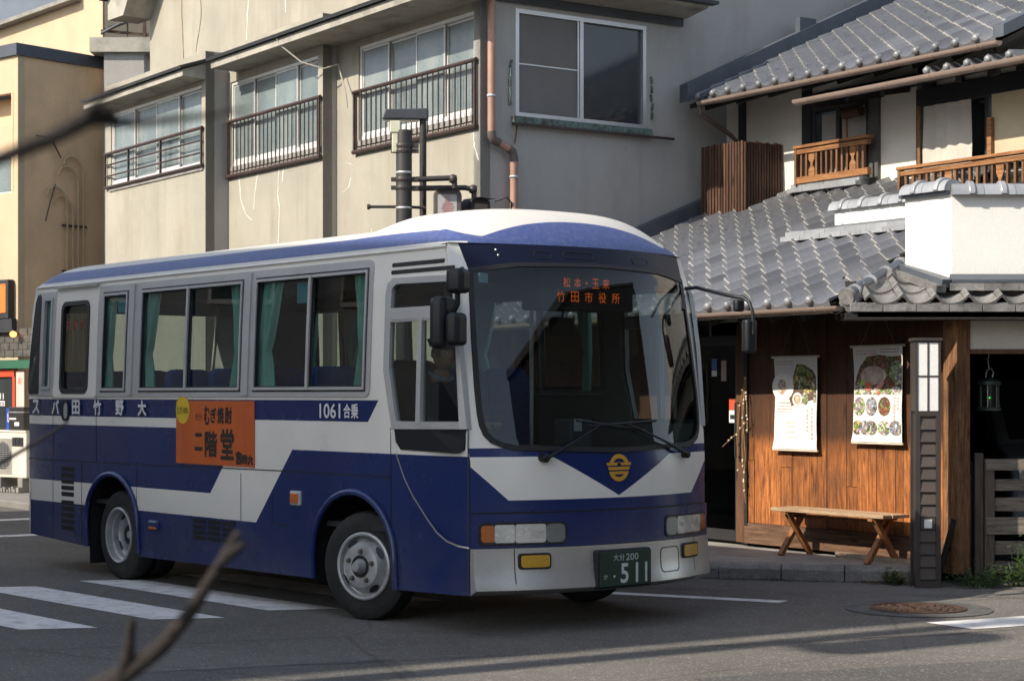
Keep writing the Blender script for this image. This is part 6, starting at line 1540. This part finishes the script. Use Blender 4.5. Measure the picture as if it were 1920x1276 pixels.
def fill1(pr, W, H):
    pr([(.46, .80), (.55, .93), (.72, .92), (.90, .86), (.97, .80), (.985, .55), (.42, .47), (.36, .55), (.44, .62)], M_dkwood, 1)
    pr([(.44, .70), (.50, .86), (.60, .92), (.75, .90), (.94, .80), (.96, .66), (.84, .60), (.62, .66)], M_food1, 2)
    pr(el(.20, .68, .27, .155), M_plate, 2); pr(el(.18, .68, .115, .085), M_food3, 3); pr(el(.56, .545, .115, .075), M_plate, 3); pr(el(.56, .545, .085, .055), M_food3, 4); pr(el(.74, .555, .07, .07), M_food4, 3)
    pr([(.92, .5), (.985, .52), (.985, .60), (.94, .62)], M_food4, 3)
    for b in (.955, .925): dashes(pr, .07, b, 7, .40, False, M_pinkp, .012)
    for b in (.50, .465, .435, .405): dashes(pr, .06, b, 9, .38, False, M_greyp, .009)
    dashes(pr, .80, .43, 6, .26, True, M_pinkp); dashes(pr, .90, .45, 8, .36, True, M_pinkp)
    for b in (.28, .24, .18, .12): dashes(pr, .30, b, 5, .22, False, pm('print_faint', (.60, .47, .43), .8) if b == .28 else bpy.data.materials['print_faint'], .014)
def fill2(pr, W, H):
    pr([(.02, .50), (.02, .62), (.06, .70), (.14, .80), (.30, .90), (.55, .915), (.80, .895), (.985, .905), (.985, .50)], M_food2, 1)
    pr([(.02, .50), (.02, .58), (.10, .64), (.3, .60), (.6, .54), (.985, .60), (.985, .50)], M_food4, 2)
    pr(el(.42, .70, .27, .10), M_brd, 3); pr([(.74, .70), (.80, .82), (.90, .86), (.985, .84), (.985, .62), (.88, .60)], M_food4, 3)
    pr(el(.32, .585, .075, .05), pm('print_tomato', (.62, .17, .11), .7), 4); pr(el(.20, .625, .05, .035), pm('print_apple', (.45, .52, .12), .7), 4); pr([(.46, .57), (.60, .64), (.66, .63), (.60, .57), (.5, .55)], pm('print_radish', (.66, .30, .25), .7), 4); pr(el(.53, .515, .035, .022), bpy.data.materials['print_tomato'], 4)
    for cx, m_ in ((.13, M_food4), (.39, M_people), (.66, M_food2)): pr(el(cx, .375, .125, .10), m_, 2)
    for cx, m_ in ((.10, M_food1), (.27, M_people), (.40, M_food4), (.66, M_food4), (.89, M_people)): pr([(max(.015, min(.985, a)), b) for a, b in el(cx, .15, .115 if cx < .6 else .13, .075)], m_, 2 + (cx > .2) + (cx > .35))
    for b in (.955, .925): dashes(pr, .08, b, 8, .42, False, M_pinkp, .012); dashes(pr, .58, b + .012, 9, .36, False, M_greyp, .012)
    dashes(pr, .86, .47, 7, .26, True, M_pinkp); dashes(pr, .93, .47, 4, .14, True, M_pinkp)
scroll('poster_scroll', 'narrow cloth poster with a white plate and green salad, hung left above the bench', 1.645, 2.255, 1.07, 1.965, fill1, 2.36)
scroll('poster_scroll', 'cloth poster with tomatoes and round photographs, hung beside the lantern post', .535, 1.165, 1.16, 2.045, fill2, 2.40)
# dry twig garland with little bulbs at the door post
gt = thing('twig_garland', 'dry twigs wound with tiny lights hanging at the wooden door jamb', 'garland', Fr(mat=FH.m @ Matrix.Translation((2.70, .035, 1.78))))
gf = Fr(mat=WM['twig_garland']); mb = MB(); M_bulb = pm('bulb_cream', (.75, .66, .52), .4)
for pts in ([(0, 0, 0), (.06, .02, -.25), (.10, .03, -.6), (.09, .02, -.95)], [(0, 0, 0), (.02, .02, -.4), (-.02, .02, -.8), (.01, .02, -1.1)], [(0, 0, 0), (-.04, .02, -.3), (-.06, .03, -.55)], [(-.07, .03, -.42), (.12, .04, -.58), (.30, .05, -.70)], [(.01, .01, 0), (.03, .02, -.7), (-.03, .03, -1.25)]):
    mb.tube(pts, .0045, 4)
    for k in range(5):
        i = rnd.randrange(len(pts) - 1); p = Vector(pts[i]).lerp(Vector(pts[i + 1]), rnd.random()); MB().lathe([(0, -.012), (.010, -.004), (.010, .006), (0, .013)], p + Vector((0, .006, 0)), (0, 0, 1), 6, cap=False).build('bulb', M_bulb, gt, gf)
mb.build('twig', pm('dry_twig', (.32, .20, .09), .8), gt, gf)
# lantern post with paper panes above and louvres below
FLn = Fr(3.535, 15.96, 0); lnt = thing('lantern_post', 'tall dark lantern post with white panes above louvred boards by the kerb', 'lamp', FLn)
M_lpost = pm('lantern_metal', (.055, .046, .042), .5, .2, var=.12); M_lslat = pm('lantern_louvre', (.075, .060, .052), .55, .1, var=.15, inst=.12)
hw_, hd_ = .108, .105
mb = MB()
for sx in (-1, 1):
    for sy in (-1, 1): mb.box(sx * hw_ - .02 * (sx > 0), sx * hw_ + .02 * (sx < 0), sy * hd_ - .02 * (sy > 0), sy * hd_ + .02 * (sy < 0), 0, 2.10)
mb.box(-hw_ - .012, hw_ + .012, -hd_ - .012, hd_ + .012, 2.10, 2.125); mb.box(-hw_ + .0201, hw_ - .0201, -hd_ + .002, hd_ - .002, 1.465, 1.50); mb.box(-hw_ + .02, hw_ - .02, -hd_ + .02, hd_ - .02, .02, 1.46); mb.box(-hw_ + .0201, hw_ - .0201, -hd_ + .001, hd_ - .001, 0, .06)
mb.build('frame', M_lpost, lnt, FLn)
for sx in (-1, 1): MB().box(sx * .06 - .028, sx * .06 + .028, -hd_ - .001, -hd_ + .0, 0.06, 1.46) if 0 else None
for sx in (-1, 1): MB().box(sx * (hw_ - .030) - .0105, sx * (hw_ - .030) + .0105, -hd_ + .002, -hd_ + .02, .06, 1.464).build('stile', M_lpost, lnt, FLn)
M_paper = pm('paper_pane', (.78, .78, .76), .55, var=.03)
MB().box(-hw_ + .003, -hw_ + .015, -hd_ + .0201, hd_ - .0201, 1.50, 2.10).build('side_board', M_lpost, lnt, FLn); MB().box(hw_ - .015, hw_ - .003, -hd_ + .0201, hd_ - .0201, 1.50, 2.10).build('side_board', M_lpost, lnt, FLn)
for face in (0, 2):
    Rm = Matrix.Rotation(face * PI / 2, 4, 'Z'); fq = Fr(mat=FLn.m @ Rm)
    for i in (-1, 1):
        for j in (0, 1): MB().box(min(0.006 * i, i * (hw_ - .021)), max(0.006 * i, i * (hw_ - .021)), -hd_ + .008, -hd_ + .012, 1.505 + j * .30, 1.505 + j * .30 + .288).build('pane', M_paper, lnt, fq)
    m = MB().box(-.006, .006, -hd_ + .001, -hd_ + .016, 1.50, 2.10); m.box(-hw_ + .0202, -.0061, -hd_ + .002, -hd_ + .016, 1.793, 1.805); m.box(.0061, hw_ - .0202, -hd_ + .002, -hd_ + .016, 1.793, 1.805); m.box(-hw_ + .0202, hw_ - .0202, -hd_ + .003, -hd_ + .018, 2.085, 2.10); m.build('pane_bar', M_lpost, lnt, fq)
for k in range(13):
    z = .075 + k * .106
    if k == 4:
        MB().box(-.06, .06, -hd_ + .004, -hd_ + .02, z, z + .098).build('louvre', M_lslat, lnt, FLn); MB().box(-.032, .032, -hd_ - .002, -hd_ + .004, z + .012, z + .085).build('pilot_window', M_paper, lnt, FLn); continue
    MB().prism([(-hd_ + .003, z), (-hd_ + .022, z + .1), (-hd_ + .028, z + .1), (-hd_ + .012, z)], lambda y, zz, x: (x, y, zz), -.0665, .0665).build('louvre', M_lslat, lnt, FLn)
# timber fence with open boards and its posts
FF = Fr(4.10, 16.42, 0); fe = thing('timber_fence', 'weathered grey board fence with gaps standing at the right edge', 'fence', FF)
M_fence = wood('fence_board', (.085, .072, .06), (.25, .215, .18), .85, axis=0, inst=.25, scale=18); M_fpost = wood('fence_post', (.06, .045, .036), (.16, .125, .10), .85, axis=2, inst=.15)
for x, w, h, y in ((0, .075, 1.13, 0), (.085, .085, 1.08, -.03), (.95, .09, 1.1, 0)): MB().box(x - w / 2, x + w / 2, y - .04, y + .04, 0, h).build('post', M_fpost, fe, FF, bevel=.004)
for z, h, y in ((.98, .10, -.075), (.80, .10, -.02), (.62, .12, -.02), (.42, .15, -.075), (.24, .12, -.02), (.07, .11, -.02)): MB().box(.05 if y < -.05 else .135, 1.7, y - .014, y + .014, z, z + h).build('board', M_fence, fe, FF, bevel=.004)
MB().box(-.16, -.05, .03, .06, 0, .94).build('board', M_fpost, fe, FF)
# hanging lantern with a small green light
FHg = Fr(4.28, 16.75, 1.50); hl = thing('hanging_lantern', 'round glazed metal lantern with a tiny green light hanging in the carport opening', 'lantern', FHg)
M_verd = pm('lantern_grey_green', (.07, .085, .08), .5, .4, var=.2)
MB().lathe([(.0, 0), (.105, 0), (.108, .02), (.095, .03), (.095, .03)], (0, 0, 0), (0, 0, 1), 20, cap=False).build('base', M_verd, hl, FHg, smooth=40)
MB().lathe([(.095, .225), (.110, .235), (.105, .26), (.06, .285), (.03, .295), (0, .297)], (0, 0, 0), (0, 0, 1), 20, cap=False).build('lid', M_verd, hl, FHg, smooth=40)
MB().lathe([(.088, .03), (.088, .225)], (0, 0, 0), (0, 0, 1), 20, cap=False).build('glass', thin_glass('lantern_glass', (.75, .82, .8), 1), hl, FHg, smooth=60)
for k in range(6): a = 2 * PI * (k + .4) / 6; MB().tube([(.09 * math.cos(a), .09 * math.sin(a), .03), (.09 * math.cos(a), .09 * math.sin(a), .23)], .006, 5).build('bar', M_verd, hl, FHg)
MB().tube([(-.03, 0, .295), (-.02, 0, .36), (.02, 0, .38), (.04, 0, .34), (.03, 0, .30)], .006, 6).build('handle', M_alu, hl, FHg)
MB().tube([(0, 0, .375), (-.01, 0, .45), (0, 0, .50), (-.012, 0, .56), (0, 0, .62), (0, 0, .93)], .005, 5).build('chain', M_alu, hl, FHg)
MB().prism([(0, .52), (.03, .60), (0, .70), (-.03, .60)], lambda x, z, y: (x, y, z), -.02, .02).build('finial', M_alu, hl, FHg)
MB().lathe([(0, -.012), (.012, 0), (0, .012)], (0, -.04, .115), (0, 0, 1), 8, cap=False).build('green_light', glow('green_led', (.02, 1, .08), 2.2), hl, FHg)
# van parked inside the carport
FV = Fr(5.55, 18.0, 0); van = thing('parked_van', 'pale van parked nose out in the dark carport behind the fence', 'van', FV)
M_van = pm('van_paint', (.20, .215, .23), .35, coat=.4, var=.05)
def vs_(y, z, t): return (t, y, z)
vb = MB(); prof = [(.25, .35), (.02, .45), (.0, .85), (.10, 1.02), (.55, 1.16), (1.15, 1.78), (1.5, 1.86), (4.0, 1.86), (4.15, 1.6), (4.15, .35)]
vb.prism(prof, vs_, -.72, .72); vb.build('body', M_van, van, FV, bevel=.05)
MB().prism([(.60, 1.185), (1.13, 1.735), (1.11, 1.75), (.58, 1.2)], vs_, -.60, .60).build('windshield', M_panedk, van, FV)
for sx in (-1, 1):
    MB().prism(rrect(-.15, .15, -.075, .075, .05), lambda a, b, t: (sx * .52 + a, t, .86 + b), -.03, .06).build('headlight', M_chrome, van, FV, bevel=.01)
    MB().box(sx * .70 - .01 * 0, sx * .725, .95, 2.2, 1.2, 1.7).build('side_window', M_panedk, van, FV)
    for y in (.75, 3.3): MB().lathe([(.0, .06), (.17, .06), (.19, .03), (.29, .02), (.31, -.03), (.31, -.16), (0, -.17)], (sx * .68, y, .31), (sx, 0, 0), 20, cap=False).build('wheel', M_tyre, van, FV, smooth=40)
MB().box(-.40, .40, -.02, .03, .62, .74).build('grille', M_blk, van, FV); MB().box(-.74, .74, -.06, .10, .34, .55).build('bumper', M_van, van, FV, bevel=.03)
# ------------------------------------------------------------------ signal pole and street lamp behind the bus
FP = Fr(-1.10, 19.0, 0); sgp = thing('signal_pole', 'thick black signal pole with two pedestrian lights behind the bus roof', 'traffic light', FP)
M_pole = pm('pole_brown_black', (.040, .036, .034), .55, .2, var=.15); M_poled = pm('pole_fittings', (.05, .043, .04), .5, .3)
MB().lathe([(.085, 0), (.083, 2), (.081, 4.31), (.078, 4.33), (0, 4.335)], (0, 0, 0), (0, 0, 1), 20).build('pole', M_pole, sgp, FP, smooth=40)
for z in (3.90, 3.54): MB().lathe([(.085, -.010), (.086, 0), (.085, .010)], (0, 0, z), (0, 0, 1), 20).build('steel_band', M_alu, sgp, FP)
for z in (3.83, 3.745, 4.17, 4.12): 
    m = MB().lathe([(.088, -.022), (.092, 0), (.088, .022)], (0, 0, z), (0, 0, 1), 20); m.box(-.13, -.08, -.03, .03, z - .02, z + .02); m.box(.07, .15, -.03, .03, z - .02, z + .02); m.build('clamp', M_poled, sgp, FP)
arm = MB().tube([(.08, 0, 3.83), (.46, 0, 3.845), (.50, 0, 3.84), (.515, 0, 3.80), (.515, 0, 3.72)], .028, 8).build('arm', M_poled, sgp, FP, smooth=50); MB().tube([(.08, .05, 3.745), (.62, .12, 3.76), (.69, .14, 3.745), (.71, .14, 3.70), (.71, .14, 3.60)], .028, 8).build('arm', M_poled, sgp, FP, smooth=50)
for p in ((.50, 0, 3.835), (.70, .14, 3.745)): MB().lathe([(0, -.05), (.04, -.035), (.046, 0), (.04, .035), (0, .05)], p, (0, 0, 1), 10, cap=False).build('elbow', M_poled, sgp, FP, smooth=60)
def ped(cx, cy, zt, w, turn, lit):
    Mx = FP.m @ Matrix.Translation((cx, cy, zt)) @ Matrix.Rotation(turn, 4, 'Z'); f = Fr(mat=Mx)
    s_ = MB().prism(rrect(-w / 2, w / 2, -.62, 0, .06, 4), lambda a, b, t: (a, t, b), -.07, .09).build('signal_head', pm('signal_housing', (.10, .085, .075), .5, .1) if lit else M_blk, sgp, f, bevel=.012)
    for z in (-.29, -.575):
        MB().prism(rrect(-w * .34, w * .34, z, z + .235, .02), lambda a, b, t: (a, t, b), -.074, -.0701).build('lens', pm('signal_lens', (.42, .43, .43), .25, .1, var=.1) if lit else M_panedk, s_, f)
        if lit:
            q = MB()
            shape = [(0, .20, .022)] + [(0, .16, .03), (0, .125, .05), (0, .09, .055), (0, .055, .05), (0, .02, .045)] if z > -.4 else []
            for _, zz, hw2 in shape:
                n_ = max(1, int(hw2 / .011))
                for k in range(-n_, n_ + 1):
                    for dz in (0, .017): q.lathe([(.0055, 0), (.0055, .003), (0, .004)], (k * .0115 + (.006 if dz else 0), -.0742, z + zz + dz), (0, -1, 0), 6, cap=False)
            if q.v: tag(q.build('led_dot', pm('led_dot_pink', (.45, .16, .15), .3), s_, f), kind='stuff')
    MB().prism([(-w * .45, 0), (w * .45, 0), (w * .45, .004), (-w * .45, .004)], lambda a, b, t: (a, t, b + .006 - .012), -.16, -.07).build('hood', M_blk, s_, f)
    return s_
ped(.445, -.02, 3.725, .285, .0, True); ped(.735, .16, 3.65, .27, .75, False)
MB().tube([(-.36, .02, 3.555), (.0, .02, 3.555), (.22, .02, 3.545)], .016, 7).build('step_bar', M_poled, sgp, FP); MB().lathe([(.028, -.015), (.028, .015)], (-.36, .02, 3.555), (1, 0, 0), 8).build('step_bar_end', M_poled, sgp, FP)
dv_ = MB().box(-.14, -.03, -.06, .02, 4.30, 4.42); dv_.box(-.12, -.05, -.05, .01, 4.10, 4.30); dv_.build('sensor_box', pm('sensor_cream', (.55, .56, .42), .5), sgp, FP, bevel=.01)
FSL = Fr(-.918, 19.25, 0); sl = thing('street_lamp', 'slim dark street lamp with a flat head just behind the signal pole', 'street lamp', FSL)
MB().tube([(0, 0, 0), (0, 0, 4.53)], .036, 12).build('pole', M_pole, sl, FSL, smooth=40)
MB().prism([(.055, 4.47), (-.42, 4.475), (-.385, 4.575), (.055, 4.585)], lambda x, z, y: (x, y, z), -.075, .075).build('lamp_head', pm('lamp_head', (.055, .06, .07), .45, .3), sl, FSL, bevel=.012)
MB().box(-.385, -.05, -.055, .055, 4.458, 4.47).build('lamp_glass', pm('lamp_cover', (.35, .32, .27), .3), sl, FSL)
# ------------------------------------------------------------------ bare tree close to the camera, out of focus
FT = Fr(-1.02, 2.05, 0); tr = thing('bare_tree', 'leafless dark twigs of a small tree close to the camera, out of focus', 'tree', FT)
M_bark = pm('bark', (.016, .012, .011), .9, var=.3, vscale=30, bmp=.5, bscale=90)
def tw(px, py, Y): return FT.m.inverted() @ Vector(((px - 960) / 3500 * Y, Y, 1.64 + (740 - py) / 3500 * Y))
def limb_(pts, r): 
    MB().tube([tuple(p) for p in pts], r, 9).build('branch', M_bark, tr, FT, smooth=60)
trk = MB().tube([(0, 0, 0), (-.01, .01, .5), (-.02, .0, 1.0), (-.05, .02, 1.5), (-.08, .0, 2.0), (-.05, -.02, 2.6)], [.05, .042, .036, .028, .02, .012], 12).build('trunk', M_bark, tr, FT, smooth=60)
limb_([Vector((-.015, .0, .95)), tw(90, 1330, 1.95), tw(235, 1262, 1.85), tw(300, 1215, 1.84), tw(355, 1150, 1.83), tw(395, 1085, 1.82), tw(425, 1035, 1.82), tw(448, 996, 1.82)], [.013, .0112, .0100, .0086, .0072, .006, .0050, .0038])
limb_([tw(228, 1268, 1.85), tw(242, 1220, 1.84), tw(247, 1160, 1.84)], [.008, .006, .0045])
limb_([tw(418, 1048, 1.82), tw(440, 1030, 1.80), tw(458, 1020, 1.79)], [.006, .005, .003])
limb_([Vector((-.04, .02, 1.35)), tw(-150, 930, 2.6), tw(0, 868, 2.8), tw(70, 828, 2.9), tw(126, 793, 2.95)], [.010, .007, .0035, .003, .002])
limb_([Vector((-.06, .0, 1.75)), tw(-200, 360, 1.25), tw(0, 297, 1.25), tw(90, 262, 1.25), tw(160, 225, 1.25), tw(215, 210, 1.25)], [.010, .007, .0050, .0055, .0065, .003])
limb_([tw(160, 225, 1.25), tw(195, 180, 1.24), tw(225, 165, 1.23)], [.005, .003, .0015]); limb_([tw(170, 225, 1.25), tw(260, 232, 1.26), tw(400, 215, 1.27), tw(470, 205, 1.28)], [.0045, .003, .002, .001])
# ------------------------------------------------------------------ surroundings outside the picture
M_wallA = pm('town_wall_tan', (.56, .51, .44), .9, var=.1); M_wallB = pm('town_wall_pale', (.46, .43, .38), .9, var=.1); M_wallD = pm('town_wall_shade', (.016, .014, .013), .9, var=.15); M_roofA = pm('town_roof', (.06, .06, .065), .7)  # M_wallD: shade painted in as near black, for the windshield reflection
cA = Vector((-1.0, 11.2)) - TRAV.normalized() * 9.9
plain_building('tall tan town building to the left of the camera whose shade crosses the road', cA.x, cA.y, math.degrees(math.atan2(TRAV.x, -TRAV.y)), 16, 9, 10.93, M_wallA, M_roofA, 3, 5)
plain_building('town house across the road on the right, walls painted dark as shade', 16.5, 3.0, 84, 11, 9, 5.0, M_wallD, M_roofA, 1, 4)
plain_building('tan three storey town building standing behind the camera', 18, -15, 172, 26, 9, 10.5, M_wallA, M_roofA, 3, 7)
plain_building('pale low town building farther up the street on the left', -17.2, 19.5, 108, 20, 9, 5.6, M_wallB, M_roofA, 2, 7)
# unseen pole added beside the tall building to cast its shadow over the road
up = cA + TRAV.normalized() * 1.2 - Vector((-.518, .855)) * .42
FU = Fr(up.x, up.y, 0, math.atan2(TRAV.y, TRAV.x)); upo = thing('shadow_pole', 'made-up utility pole with a transformer, out of view, added to shadow the road', 'utility pole', FU)
MB().lathe([(.16, 0), (.14, 6), (.12, 11.8), (0, 11.82)], (0, 0, 0), (0, 0, 1), 16).build('pole', M_conc, upo, FU, smooth=40)
for z in (10.4, 11.3): MB().box(-.05, .05, -1.0, .25, z, z + .1).build('cross_arm', M_dark, upo, FU)
MB().lathe([(.26, 0), (.27, .05), (.27, .85), (.2, .95), (0, .96)], (0, -.45, 8.9), (0, 0, 1), 16).build('transformer', M_conc, upo, FU, smooth=40)  # added to widen the pole's shadow into a blob
MB().box(-.1, .1, -.45, 0, 8.8, 8.9).build('bracket', M_dark, upo, FU)
